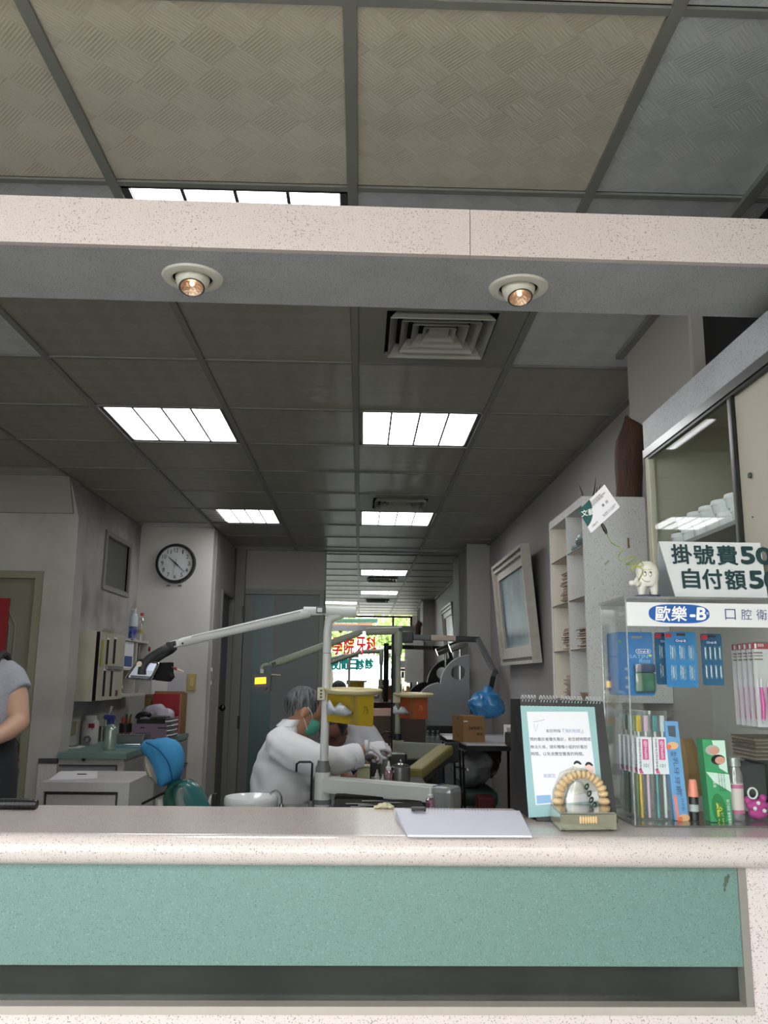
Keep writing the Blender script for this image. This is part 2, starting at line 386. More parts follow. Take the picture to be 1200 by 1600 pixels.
# mirror covering the back wall
mi = thing('wall_mirror', (.3, YB, .1), 'large frameless mirror on the back wall reflecting the shop front', 'mirror')
m_mir = M('mirror_silver', '#e4e7e4', .0, metal=1, spec=1)
MB().box((-.345, YB-.001, .1), (.953, YB+.01, CE-.01)).build('mirror_glass', m_mir, mi)
MB().box((-.352, YB-.004, .1), (-.345, YB+.01, CE-.01)).build('edge_strip', m_grid, mi)

# back door with green strip, left of the mirror
m_door = M('grey_door', '#77777a', .5, mottle=(5, .2, '#6b6b6e')); m_jamb = M('grey_jamb', '#85857f', .5, mottle=(3, .2, '#757570'))
d1 = struct('door_2', MB().box((-1.12, YB-.03, .05), (-.40, YB-.001, 2.105)), m_door)
MB().box((-1.03, YB-.034, .05), (-.835, YB-.029, 2.105)).build('green_strip', M('green_strip', '#4c6663', .35), d1)
struct('trim_2', MB().box((-1.215, YB-.05, 0), (-1.125, YB+.01, CE-.01)).box((-1.12, YB-.045, 2.11), (-.36, YB+.01, 2.16)).box((-.398, YB-.045, 0), (-.356, YB+.01, 2.11)), m_jamb)
for z in (1.87, .85): MB().box((-1.135, YB-.065, z), (-1.115, YB-.03, z+.12)).build('hinge', m_black, d1)
# side door (seen at a slant, right of the clock)
d2 = struct('door_3', MB().box((-1.285, 7.40, 0), (-1.25, 8.02, 2.05)), M('side_door_grey', '#66676a', .5))
mbj = MB(); mbj.box((-1.30, 7.37, 0), (-1.205, 7.40, 2.08)); mbj.box((-1.30, 8.02, 0), (-1.205, 8.05, 2.08)); mbj.box((-1.30, 7.40, 2.05), (-1.205, 8.02, 2.08))
struct('trim_3', mbj, m_jamb)
kb = F(340, 1106, 7.5)
MB().tube([(-1.25, 7.5, kb.z), (-1.205, 7.5, kb.z)], .012).ball((-1.185, 7.5, kb.z), (.026, .03, .03)).build('door_knob', M('dark_brass', '#4a453e', .3, metal=1), d2, smooth=True)
# left door in the near wall, with raised panel moulding and red poster
m_ldoor = M('olive_cream_door', '#7d7a6a', .5, mottle=(4, .25, '#6e6b5c'))
d3 = struct('door_1', MB().box((-2.79, YL+.03, 0), (-1.98, YL+.07, 1.905)), m_ldoor)
for off, wd in ((0, .012), (.035, .008)):
    P = [Vector((-2.68+off, YL+.03, .5)), Vector((-2.68+off, YL+.03, 1.62)), Vector((-2.6+off*.7, YL+.03, 1.78-off)), Vector((-2.17-off*.7, YL+.03, 1.78-off)), Vector((-2.09-off, YL+.03, 1.62)), Vector((-2.09-off, YL+.03, .5))]
    mb = MB()
    for a, b in zip(P, P[1:]+P[:1]): mb.tube([a, b], wd*.7, 6)
    mb.build('moulding', m_ldoor, d3)
mbd = MB(); mbd.box((-1.98, YL-.015, 0), (-1.935, YL+.08, 1.95)); mbd.box((-2.83, YL-.015, 1.905), (-1.98, YL+.08, 1.95)); mbd.box((-2.83, YL-.015, 0), (-2.79, YL+.08, 1.905))
struct('trim_4', mbd, M('door_frame_olive', '#86836f', .5, mottle=(5, .3, '#757260')))
MB().ball((-2.02, YL-.02, .93), (.03, .03, .03)).tube([(-2.02, YL+.03, .93), (-2.02, YL-.02, .93)], .012).build('door_knob', m_steel, d3, smooth=True)
a = F(0, 935, YL+.02); b_ = F(17, 935, YL+.02); c_ = F(8, 1060, YL+.02)
tag(MB().box((-2.62, YL+.005, c_.z-.3), (b_.x, YL+.012, b_.z)).build('red_poster', M('red_paper', '#8e1220', .6)), 'plain red poster hanging on the cream door at the left edge', 'poster')

# ================================================================ COUNTER, BEAM, RIGHT-HAND CABINETS
CT = 1.07                       # counter top height
rc = thing('reception_counter', (-.6, 1.7, 0), 'long speckled cream reception counter with green front panel across the foreground', 'counter')
prof = [(1.86, CT-.004), (1.856, CT), (1.548, CT)]
prof += [(1.5225+.0255*cos(t)-.0+0, CT-.0255+.0255*sin(t)) for t in [pi/2+pi/2*k/5 for k in range(0, 0)]]
for k in range(0, 9):
    t = pi/2+pi*k/8; prof.append((1.545+.0255*cos(t), CT-.0255+.0255*sin(t)))
prof += [(1.86, CT-.051)]
MB().prism([Vector((-2.5, y, z)) for y, z in prof], X_(3.69)).build('counter_top', m_spwtop, rc, smooth=True)
MB().box((-2.5, 1.553, .857), (.668, 1.575, 1.019)).build('green_panel', m_green, rc)
MB().box((-2.5, 1.575, .795), (.668, 1.58, .857)).build('dark_glass_strip', M('dark_glass', '#4a4d49', .12, spec=1, metal=.5, mottle=(5, .4, '#2b2e2d')), rc)  # mottle puts blurred reflections into the glass colour
m_trim = M('bevelled_trim', '#b9afa6', .3, mottle=(30, .2, '#a89d93'))
MB().box((-2.5, 1.548, .782), (.682, 1.58, .795)).build('bottom_trim', m_trim, rc)
MB().box((.668, 1.548, .795), (.682, 1.58, 1.019)).build('side_trim', M('side_trim_grey', '#8d8781', .35), rc)
MB().box((-2.5, 1.55, .02), (1.19, 1.80, .782)).box((.682, 1.55, .782), (1.19, 1.80, 1.019)).build('carcass', m_spw, rc)
MB().box((-2.5, 1.58, .782), (.682, 1.80, 1.019)).build('back_board', m_spl, rc)
mb = MB(); q = F(1135, 1375, 1.5525)
for dx, dz, s in ((0, 0, .004), (-.003, -.008, .003), (.004, .006, .0025), (-.004, -.016, .002)): mb.ball((q.x+dx, 1.5528, q.z+dz), (s, .0006, s*1.6), 8)
mb.build('scuff_mark', M('scuff', '#4d5a4a', .6), rc)

# hanging beam with two eyeball downlights
BZ0, BZ1 = 2.119, 2.213
bm_ = thing('hanging_beam', (0, 1.57, BZ0), 'speckled cream and grey beam hanging below the ceiling across the whole frame', 'beam')
sl = .011
def bx_(x, y): return y+sl*x
def slab(y0, y1, z0, z1, x0=-2.6, x1=1.18):
    return [Vector((x0, bx_(x0, y0), z0)), Vector((x1, bx_(x1, y0), z0)), Vector((x1, bx_(x1, y1), z0)), Vector((x0, bx_(x0, y1), z0))], Z_(z1-z0)
j = F(735, 360, 1.445).x
MB().prism(*slab(1.447, 1.460, BZ0, BZ1, x1=j-.0006)).build('front_board', m_spw, bm_)
MB().prism(*slab(1.447, 1.460, BZ0, BZ1, x0=j+.0006)).build('front_board', m_spw, bm_)
def hole_plate():
    mb = MB(); return mb.prism(*slab(1.460, 1.685, BZ0+.0005, BZ0+.014))
hole_plate().build('underside_board', m_spg, bm_)
MB().prism(*slab(1.672, 1.685, BZ0+.014, BZ1)).prism(*slab(1.460, 1.672, BZ1-.012, BZ1)).build('back_board', m_spg, bm_)
m_spot = M('spot_white', '#d9d4c8', .35); m_refl = M('spot_reflector', '#d8b9a4', .3, metal=.75, bump=(160, .8))
def spot(px, py, label):
    c = Fz(px, py, BZ0); t = thing('downlight', (c.x, c.y, BZ0), label, 'light', 'eyeball downlights in the beam')
    MB().lathe([(.0385, .002), (.0405, -.0055), (.044, -.007), (.058, -.0035), (.0605, .0005), (.0605, .002)], c, n=40).build('trim_ring', m_spot, t, smooth=True)
    MB().lathe([(.0, -.0008), (.0385, -.0008), (.0385, .0003), (0, .0003)], c, n=32).build('recess', m_void, t)
    ax = Vector((.06, -.36, -1)).normalized(); k = c+Z_(-.001)
    MB().lathe([(.034*cos(a), .034*sin(a)) for a in [R_(-15)+R_(65)*i/8 for i in range(9)]], k+ax*-.002, ax, 32).build('eyeball', m_spot, t, smooth=True)
    MB().lathe([(.0235, .0255), (.0255, .0270), (.0235, .0285), (.0222, .027)], k+ax*-.001, ax, 32).build('lamp_rim', m_dark, t, smooth=True)
    MB().lathe([(.0, .010), (.008, .011), (.016, .016), (.0225, .0262)], k, ax, 28).build('reflector', m_refl, t, smooth=True)
    MB().ball(k+ax*.0155, (.0045, .0045, .0045)).build('bulb', M('added_bulb_glow', '#ffd9b0', .3, emit=5), t, smooth=True)  # glow added to an unlit bulb to brighten its reflector
    MB().lathe([(0, .0262), (.0228, .0262), (.0228, .0268), (0, .0268)], k, ax, 28).build('lens', m_glass, t)
spot(301, 434, 'white eyeball downlight in the beam, left one')
spot(810, 450, 'white eyeball downlight in the beam, right one')

# black board standing in for the unlit recess above the wall cabinet
tag(MB().box((1.02, 1.0, 2.092), (1.185, 2.355, CE-.02)).build('recess_dark_board', m_void), 'black board standing in for the unlit recess above the glass display cabinet', 'panel')

# wall-hung display cabinet with sliding glass
KX, KY0, KY1, KZ0, KZ1 = .82, 1.10, 2.355, 1.525, 2.084
kc = thing('display_cabinet', (1.0, 1.7, KZ0), 'wall display cabinet with speckled grey top band and sliding glass, upper right', 'cabinet')
MB().box((KX, KY0, 2.0), (KX+.015, KY1, KZ1)).build('top_band', m_spg, kc)
MB().box((KX+.015, KY0, KZ1-.014), (1.185, KY1, KZ1)).box((KX+.015, KY0, KZ0), (1.185, KY1, KZ0+.016)).box((1.17, KY0, KZ0+.016), (1.185, KY1, KZ1-.014)).box((KX+.015, KY1-.014, KZ0+.016), (1.17, KY1, KZ1-.014)).box((KX+.015, KY0, KZ0+.016), (1.17, KY0+.014, KZ1-.014)).build('carcass', m_cream, kc)
m_alu = M('aluminium_track', '#8b8c8c', .3, metal=.9)
MB().box((KX-.004, KY0, 1.975), (KX+.012, KY1, 1.998)).build('top_track', m_alu, kc)
MB().box((KX-.001, KY0, 1.966), (KX+.010, KY1-.03, 1.973)).build('track_groove', m_black, kc)
MB().box((KX, KY1-.03, KZ0), (KX+.02, KY1, 1.975), bev=.003).build('end_post', M('cream_post', '#c4c0ac', .45, mottle=(12, .3, '#a9a48f')), kc)
MB().box((KX-.003, KY1-.002, KZ0), (KX+.016, KY1+.006, 2.0)).build('edge_strip', M('worn_edge', '#77736c', .6, mottle=(30, .6, '#5a4433')), kc)
MB().box((KX+.006, 1.80, KZ0+.02), (KX+.010, KY1-.03, 1.97)).build('glass_pane', M('cabinet_glass', '#ffffff', .02, alpha=.01, refl=.3), kc)
MB().box((KX+.002, 1.785, KZ0+.02), (KX+.014, 1.80, 1.97)).build('pane_frame', m_alu, kc)
MB().box((KX+.0, 1.778, KZ0+.02), (KX+.006, 1.785, 1.97)).build('pane_gasket', m_black, kc)
MB().box((KX+.010, KY0+.014, KZ0+.02), (KX+.018, 1.777, 1.97)).build('sliding_panel', M('cream_sliding_panel', '#bab3a3', .5, mottle=(4, .25, '#aaa291')), kc)
q = Fx(1173, 743, KX+.008); MB().lathe([(0, 0), (.0065, 0), (.0065, .004), (0, .004)], q, (-1, 0, 0), 16).build('finger_hole', m_dark, kc)
q = Fx(1177, 808, KX+.008); MB().lathe([(0, 0), (.0016, 0), (.0016, .003), (0, .003)], q, (-1, 0, 0), 8).build('screw', m_dark, kc)
MB().box((.842, 1.80, 1.688), (1.17, KY1-.02, 1.698)).build('glass_shelf', M('grey_shelf', '#8f9291', .3), kc)
MB().box((1.05, 2.02, 1.70), (1.056, 2.03, 1.96)).build('shelf_rod', M('brown_rod', '#4a3b28', .6), kc)
mcup = M('cup_white', '#eef0f0', .35, mottle=(60, .2, '#b9bdbd'))
n_ = 0
for lay in (0, 1):
    for r in range(2):
        for k in range(6-lay):
            y = 1.865+.075*k+.03*lay; x = .882+.075*r
            t = thing('plaster_cast_box', (x, y, 1.6985+.036*lay), 'white lidded box behind glass, %s layer, %s row, %s from the cream post' % (('bottom', 'top')[lay], ('front', 'rear')[r], ('first', 'second', 'third', 'fourth', 'fifth', 'sixth')[5-lay-k]), 'box', 'white boxes in the display cabinet')
            c = Vector((x, y, 1.6985+.036*lay))
            MB().lathe([(0, 0), (.026, 0), (.030, .004), (.032, .022), (0, .022)], c, n=14, sy=1.1).build('body', mcup, t, smooth=True)
            MB().lathe([(0, .022), (.034, .022), (.035, .027), (.033, .034), (0, .036)], c, n=14, sy=1.1).build('lid', mcup, t, smooth=True)

# pigeonhole cabinet against the pillar
PX, PY0, PY1, PZT = .712, 2.65, 3.14, 1.925
pc = thing('pigeonhole_cabinet', (.85, 2.9, 1.28), 'tall open pigeonhole cabinet with speckled grey side, on the right wall', 'cabinet')
MB().box((PX, PY0, 1.27), (.976, PY0+.012, PZT)).build('side_panel', m_spl, pc)
q = F(982, 848, PY0); MB().box((q.x-.003, PY0-.0008, q.z-.018), (q.x+.003, PY0, q.z+.016)).build('rust_stain', M('rust', '#7a5a2e', .8), pc)
q = F(948, 879, PY0); MB().obox((q.x, PY0-.0004, q.z), (.02, .0008, .003), [Vector((cos(.7), 0, sin(.7))), UY, Vector((-sin(.7), 0, cos(.7)))]).build('scratch', M('scratch_tan', '#8c7f62', .8), pc)
m_pin = M('pigeonhole_cream', '#d8cfc0', .6, mottle=(8, .3, '#c4b9a8'))
MB().box((PX, PY1-.012, 1.27), (.976, PY1, PZT)).build('side_panel', m_spl, pc)
MB().box((.964, PY0+.012, 1.27), (.976, PY1-.012, PZT-.03)).build('back_panel', m_pin, pc)
MB().box((PX, PY0+.012, PZT-.028), (.976, PY1-.012, PZT)).build('top_panel', m_spl, pc)
MB().box((PX+.004, PY0+.012, 1.27), (.964, PY0+.02, PZT-.028)).build('inner_lining', m_pin, pc)
MB().box((PX+.004, PY1-.02, 1.27), (.964, PY1-.012, PZT-.028)).build('inner_lining', m_pin, pc)
ym = 2.875
MB().box((PX, ym-.005, 1.27), (.964, ym+.005, PZT-.028)).build('divider', m_spl, pc)
shelf_z = [1.27, 1.435, 1.60, 1.762]
cells = {}
for s, (a, b) in enumerate(((PY0+.02, ym-.005), (ym+.005, PY1-.02))):
    for r, z in enumerate(shelf_z):
        MB().box((PX+.003, a, z), (.964, b, z+.005)).build('shelf', m_pin, pc); cells[s, r] = (a, b, z+.005)
        MB().box((PX+.001, a, z), (PX+.003, b, z+.003)).build('shelf_edge', m_dark, pc)
m_card = M('record_card', '#9d8577', .7, mottle=(90, .5, '#c9bbae'))
m_card2 = M('record_card_pale', '#c9b8a8', .7)
def cards(s, r, n, label):
    a, b, z = cells[s, r]; mb = MB(); t = thing('record_card_stack', ((PX+.1), (a+b)/2, z), label, 'cards', 'stacks of patient cards in the pigeonholes')
    for k in range(n):
        j = random.uniform(-.006, .012)
        MB().box((PX+.012+j, a+.008+random.uniform(0, .012), z+.004*k), (PX+.15+j, a+.135+random.uniform(-.012, .012), z+.004*k+.003)).build('card', random.choice((m_card, m_card, m_card2)), t)
cards(1, 2, 28, 'tall stack of worn patient cards in the second pigeonhole of the far column')
cards(1, 1, 19, 'stack of worn patient cards in the third pigeonhole of the far column')
cards(0, 1, 17, 'stack of worn patient cards in the third pigeonhole of the near column')
cards(1, 0, 20, 'stack of worn patient cards in the lowest pigeonhole of the far column')
cards(0, 0, 6, 'low stack of patient cards in the lowest pigeonhole of the near column')
a, b, z = cells[0, 3]
t = thing('plastic_bag', (PX+.1, 2.85, z), 'grey plastic bag with pink bundle in the top pigeonhole', 'bag')
m_bag = M('grey_plastic_film', '#5f6d74', .3, coat=.5, bump=(30, .9), mottle=(20, .5, '#aab4b8'))
mb = MB()
for k in range(7): mb.ball((PX+.05+.012*(k % 3), PY0+.05+.026*k, z+.028+.004*(k % 2)-.002*k), (.06, .04, .022), 12, Matrix.Rotation(.25*k, 3, 'Z'))
o = mb.build('bag_body', m_bag, t); remesh(o, .006, 3)
MB().ball((PX+.07, PY0+.06, z+.062), (.04, .05, .014)).ball((PX+.05, PY0+.10, z+.056), (.03, .03, .01)).build('pink_bundle', M('pink_cloth', '#c7919a', .7, bump=(40, .6)), t, smooth=True)
MB().box((PX+.02, PY0+.03, z+.048), (PX+.08, PY0+.06, z+.058), bev=.003).build('folded_tissue', m_paper, t)

# driftwood carving on top of the pigeonhole cabinet
m_wood = M('dark_driftwood', '#4b3021', .65, mottle=(9, .7, '#2c1b12'), bump=(25, 1), aniso=(6, 6, 1))
rings = []; base_ = F(983, 777, 2.78)
pts_ = [(770, 962, 1002), (745, 962, 1001), (715, 961, 1003), (690, 960, 1004), (672, 963, 1006), (655, 970, 1010), (645, 972, 1000), (638, 974, 986), (634, 976, 982)]
for py, xa, xb in pts_:
    A, B = F(xa, py, 2.78), F(xb, py, 2.78); c = (A+B)/2; h = (B.x-A.x)/2; rings.append((c+Y_(random.uniform(-.004, .004)), X_(h), Y_(max(.012, .04*h/.045))))
mb = MB(); mb.loft(rings, 20)
for v in mb.b.verts:
    q_ = Vector((v.co.x*90, v.co.y*90, v.co.z*9)); d = noise.noise(q_)*.007+noise.noise(v.co*25)*.005; v.co += Vector((d, d*.6, noise.noise(v.co*40)*.006))
dz = PZT-min(v.co.z for v in mb.b.verts)
for v in mb.b.verts: v.co.z += dz
tag(mb.build('driftwood', m_wood, smooth=True), 'dark brown piece of driftwood standing on the pigeonhole cabinet', 'wood')
mb = MB()
for (x0, y0), (x1, y1) in (((925, 775), (931, 745)), ((930, 775), (938, 757)), ((912, 775), (905, 758)), ((928, 775), (933, 760))):
    A, B = F(x0, y0+3, 2.72), F(x1, y1, 2.72); A.z = PZT; mb.tube([A, (A+B)/2+X_(.002), B], [.003, .0025, .0008], 6)
tag(mb.build('dry_twigs', m_black, smooth=True), 'thin black twigs on the pigeonhole cabinet behind the business card', 'twig', kind='stuff')

# ================================================================ THINGS ON THE COUNTER
# clipboard sheet
cl = thing('clipboard', (.19, 1.69, CT), 'white printed form on a clipboard with black clip, lying on the counter', 'clipboard')
A, B, C_, D = Fz(618, 1264, CT+.016), Fz(812, 1267, CT+.012), Fz(831, 1306, CT+.004), Fz(637, 1305, CT+.004)
MB().pts([Vector((p.x, p.y, CT+.0005)) for p in (A, B, C_, D)]+[p+Z_(-.003) for p in (A, B, C_, D)], [(0, 1, 2, 3), (4, 5, 6, 7), (0, 1, 5, 4), (1, 2, 6, 5), (2, 3, 7, 6), (3, 0, 4, 7)]).build('board', M('board_white', '#c9cbd3', .5), cl)
MB().pts([p+Z_(-.0025) for p in (A, B, C_, D)]+[p+Z_(.0005) for p in (A, B, C_, D)], [(0, 1, 2, 3), (4, 5, 6, 7), (0, 1, 5, 4), (1, 2, 6, 5), (2, 3, 7, 6), (3, 0, 4, 7)]).build('sheet', M('sheet_bluewhite', '#e6e6f6', .6), cl)
U = (B-A).normalized(); V = (A-D).normalized(); N = U.cross(V)
m_fade = M('faded_print', '#b4b6c6', .7)
mb = MB()
for k in range(26):
    p = D+U*(.035+.0066*k)+V*.235*.9+N*.0007
    if 13 < k < 17: continue
    L_ = .10+.03*((k*7) % 3); a = D+U*(.033+.0062*k)+V*(.23-L_*.75)+N*.0008; b = a+V*L_*.7
    w_ = U*.0007; mb.pts([a-w_, a+w_, b+w_, b-w_], [(0, 1, 2, 3)])
for f in (.14, .95):
    a = D+U*.19*f+V*.06+N*.0008; b = a+V*.16; mb.pts([a, a+U*.0008, b+U*.0008, b], [(0, 1, 2, 3)])
mb.build('printed_rows', m_fade, cl)['kind'] = 'stuff'
c = Fz(654, 1265, CT+.02)
MB().obox(c+Z_(.001), (.028, .012, .008), bev=.002).build('clip_body', m_black, cl)
MB().tube([c+Vector((-.007, -.006, -.001)), c+Vector((-.007, -.014, 0)), c+Vector((.009, -.014, 0)), c+Vector((.009, -.006, -.001))], .001, 6).build('clip_wire', m_steel, cl)

# black ribbed grip at the left edge
g = thing('ribbed_grip', (-.75, 1.80, CT), 'black ribbed rod lying on the counter at the left edge', 'grip')
r = .0106; y = 1.795
mb = MB(); mb.lathe([(0, 0), (r*.8, .0), (r, .004), (r, .40), (0, .40)], (F(57, 1272, y).x, y, CT+r), (-1, 0, 0), 20); mb.build('rod', m_black, g, smooth=True)
mb = MB(); x0 = F(52, 1272, y).x
for k in range(38): mb.lathe([(r*.9, 0), (r*1.06, .0012), (r*1.06, .0024), (r*.9, .0036)], (x0-.009*k, y, CT+r), (-1, 0, 0), 14)
mb.build('ribs', m_black, g)['kind'] = 'stuff'

# crumpled cream paper on the rear edge
A = Fz(600, 1264, CT)
mb = MB()
for k, (dx, h) in enumerate(((-.014, .006), (-.006, .0095), (.002, .012), (.009, .010), (.014, .007))):
    mb.ball((A.x+dx, 1.845+.004*(k % 2), CT+h*.5), (.008, .012, h*.55), 10)
o = mb.build('crumpled_glove', M('cream_latex', '#c9c3a2', .6, bump=(90, .6)), smooth=True); tag(o, 'small crumpled cream glove on the rear edge of the counter', 'glove')

# desk calendar stand carrying the notice
cs = thing('calendar_stand', (.41, 1.76, CT), 'black spiral calendar stand holding a pale blue bordered notice', 'stand')
b0, b1 = Vector((.346, 1.695, CT)), Vector((.500, 1.685, CT))
T0, T1 = F(812, 1092, 1.755), F(942, 1096, 1.745)
back0, back1 = Vector((.335, 1.84, CT)), Vector((.49, 1.83, CT))
def plate(name, P, th, mat, par):
    n = (P[1]-P[0]).cross(P[3]-P[0]).normalized()*th
    o = MB().prism([p for p in P], n).build(name, mat, par); return o
m_board = M('black_board_card', '#1d1c1d', .45)
plate('front_board', [b0, b1, T1, T0], -.003, m_board, cs)
plate('back_board', [back0, back1, T1+Y_(.01), T0+Y_(.01)], .003, m_board, cs)
plate('base_board', [b0, b1, back1, back0], .0025, m_board, cs)
# second flap sticking out on the left: a page turned to the rear
plate('rear_leaf', [F(800, 1262, 1.80), b0+Y_(.02), T0+Y_(.004), F(799, 1092, 1.78)], .002, m_board, cs)
U = (T1-T0).normalized(); W = (T0-b0).normalized(); N = U.cross(W)
if N.y > 0: N = -N
for k in range(26):
    if k in (5, 12, 20): continue
    c = T0+(T1-T0)*((k+.8)/27)+Z_(.0015)
    MB().tube([c+N*.005*cos(a)+UZ*.0068*sin(a)+U*.0012*cos(a*1) for a in [2*pi*j/12 for j in range(12)]], .0009, 5).build('spiral_loop', M('spiral_white', '#c9c9cc', .35), cs, smooth=True)
W2 = (T0-b0).length
m_teal = M('pale_teal_card', '#97bcbf', .6)
def on(px, py, lift=.0015):        # point on the front board plane
    d = ray(px, py); n = N; p0 = b0+N*lift; return CAMP+d*((p0-CAMP).dot(n)/d.dot(n))
q = [on(826, 1278), on(944, 1270), on(929, 1105), on(813, 1103)]
nt_ = thing('notice_card', (q[0]+q[1])/2, 'appointment notice with pale teal zigzag border on the black stand', 'notice')
mb = MB(); outl = []
for a, b in zip(q, q[1:]+q[:1]):
    nn = 40 if a in (q[0], q[2]) else 1
    for k in range(nn): outl.append(a+(b-a)*k/nn+(W*.0007 if k % 2 else Vector()))
mb.prism(outl, N*.0006); mb.build('border', m_teal, nt_)
w4 = [on(837, 1258, .0026), on(936, 1251, .0026), on(918, 1112, .0026), on(823, 1112, .0026)]
MB().prism(w4, N*.0004).build('white_sheet', m_paper, nt_)
u_ = (w4[1]-w4[0]).normalized()
def line(s_, px0, px1, py, mat, h=None):
    a, b = on(px0, py, .0032), on(px1, py, .0032); txt(s_, mat, nt_, (a+b)/2, (b-a), W, (b-a).length, h, 'text_line', depth=.0002)
m_blueink = M('pale_blue_ink', '#8d9cc0', .7)
line('本診所採', 853, 876, 1142, m_ink); line('『', 879, 882, 1141, m_ink, .006); line('預約制度', 883, 907, 1142, m_blueink); line('』', 908, 911, 1143, m_ink, .006)
line('預約看診者優先看診，若您趕時間或', 828, 923, 1155, m_ink)
line('無法久候，請和櫃檯小姐約好看診', 829, 918, 1167, m_ink)
line('時間，以免浪費您寶貴的時間。', 830, 912, 1178, m_ink)
line('謝謝您', 849, 868, 1212, m_blueink)
def disc(px, py, rx, ry, mat, name, lift=.0034, n=20, a0=0, a1=2*pi):
    c = on(px, py, lift); s = rx*1.72/FPX, ry*1.72/FPX
    P = [c+U*s[0]*cos(a0+(a1-a0)*k/n)+W*s[1]*sin(a0+(a1-a0)*k/n) for k in range(n if a1-a0 > 6 else n+1)]
    return MB().prism(P, N*.0002).build(name, mat, nt_)
m_faceink = M('print_skin', '#eecbc4', .7)
disc(903, 1198, 7, 8, M('print_white', '#f3efef', .7), 'printed_face'); disc(921, 1200, 7, 8, m_faceink, 'printed_face')
disc(903, 1197, 6.5, 8, m_ink, 'printed_hair', .0038, 12, .3, 2.85); disc(921, 1199, 6.5, 8, m_ink, 'printed_hair', .0038, 12, .3, 2.85)
disc(903, 1200, 5.4, 7, MATS['print_white'], 'printed_face', .0041, 14); disc(921, 1202, 5.4, 7, m_faceink, 'printed_face', .0041, 14)
mb = MB(); a = on(832, 1128, .0032); g0 = on(851, 1124, .0032)
mb.tube([on(833, 1128, .003), on(846, 1126, .003), g0], .0004, 5); mb.tube([on(834, 1131, .003), on(837, 1144, .003), on(841, 1131, .003)], .0004, 5)
mb.build('line_drawing', M('pencil_grey', '#8f9094', .7), nt_)
MB().prism([on(839, 1256, .0032), on(862, 1254, .0032), on(860, 1242, .0032), on(838, 1243, .0032)], N*.0002).build('blue_patch', M('print_blue', '#8fb6dc', .7), nt_)

# acrylic block with a dental arch model
dm = thing('dental_model', (.41, 1.65, CT), 'clear yellowish block with an upright row of model teeth, in front of the calendar', 'model')
m_resin = M('yellow_resin', '#d3d1a6', .12, alpha=.42, coat=.5); m_tooth = M('tooth_ivory', '#dcc096', .3, mottle=(90, .5, '#cba36a')); m_gum = M('clear_gum', '#e0dcc0', .1, alpha=.38)
fl, fr_, br_, bl = Fz(876, 1297, CT+.004), Fz(964, 1296, CT+.004), Fz(950, 1271, CT+.004), Fz(853, 1273, CT+.004)
def up(p, h): return Vector((p.x, p.y, p.z+h))
c4 = (fl, fr_, br_, bl); c_ = sum(c4, Vector())/4
lo4 = list(c4); hi4 = [up(p, .026) for p in c4]
MB().pts(lo4+hi4, [(3, 2, 1, 0), (4, 5, 6, 7), (0, 1, 5, 4), (1, 2, 6, 5), (2, 3, 7, 6), (3, 0, 4, 7)]).build('base_block', m_resin, dm)
MB().pts([up(p*.96+c_*.04, .0265-p.z*0) for p in c4]+[up(p*.96+c_*.04, .029) for p in c4], [(4, 5, 6, 7), (0, 1, 5, 4), (1, 2, 6, 5), (2, 3, 7, 6), (3, 0, 4, 7)]).build('mirror_plate', M('silver_plate', '#bfc0b6', .15, metal=.9), dm)
for p in c4: MB().lathe([(0, 0), (.004, 0), (.004, .0045), (0, .0045)], Vector((c_.x+(p.x-c_.x)*.85, c_.y+(p.y-c_.y)*.8, CT)), n=12).build('foot', m_black, dm)
for k in range(7):
    p = fl+(fr_-fl)*(.36+.045*k); MB().ball(Vector((p.x, p.y-.001, CT+.021)), (.0027, .003, .007), 10).build('tooth', m_tooth, dm, smooth=True)
Yp = 1.70
# upright arch: horse-shoe of teeth with clear gum rim
def archp(t, s=1.0, py0=1262, top=1210, cx=908, hw=36):
    a = pi*t; return F(cx-hw*s*cos(a)*(1 if abs(cos(a)) > 0 else 1), py0-(py0-top)*s*sin(a)**.72-2*0, Yp-.012)
path = [archp(k/24) for k in range(25)]
o_ = [F(862, 1270, Yp), F(864, 1235, Yp), F(877, 1208, Yp), F(898, 1198, Yp), F(918, 1203, Yp), F(933, 1218, Yp), F(942, 1245, Yp), F(944, 1270, Yp)]
for p in o_[:1]+o_[-1:]: p.z = CT+.0295
MB().prism(o_, Y_(.012)).build('arch_block', m_gum, dm)
mb = MB(); mb.tube([p+Y_(.008) for p in path], [.006]*25, 8); mb.build('gum_rim', m_gum, dm, smooth=True)
for k in range(16):
    t = (k+.5)/16; p = archp(t); p2 = archp(t+.01); d = (p2-p).normalized(); out = d.cross(UY)
    s = (.0068, .006, .0058, .0052, .005, .0048, .0046)[min(min(k, 15-k), 6)]
    p.z = max(p.z, CT+.036)
    MB().ball(p, (s*1.12, .0100, s*1.75), 12, Matrix((d, UY, out)).transposed()).build('tooth', m_tooth, dm, smooth=True)
mb = MB()
for px_, py_, s in ((917, 1229, .006), (921, 1240, .006), (924, 1250, .006), (929, 1258, .006)): mb.ball(F(px_, py_, Yp-.014), (s*.7, .004, s*1.1), 8, Matrix.Rotation(.4, 3, 'Y'))
mb.build('metal_denture', M('dark_metal_denture', '#4c5650', .3, metal=.8), dm, smooth=True)
MB().loft([(F(902, 1264, Yp-.004), X_(.026), Y_(.006)), (F(902, 1245, Yp-.004), X_(.025), Y_(.006)), (F(902, 1228, Yp-.004), X_(.018), Y_(.005)), (F(902, 1221, Yp-.004), X_(.008), Y_(.003))], 16).build('palate', M('palate_grey', '#b3b6ab', .2, alpha=.3, mottle=(60, .6, '#7e8379')), dm, smooth=True)

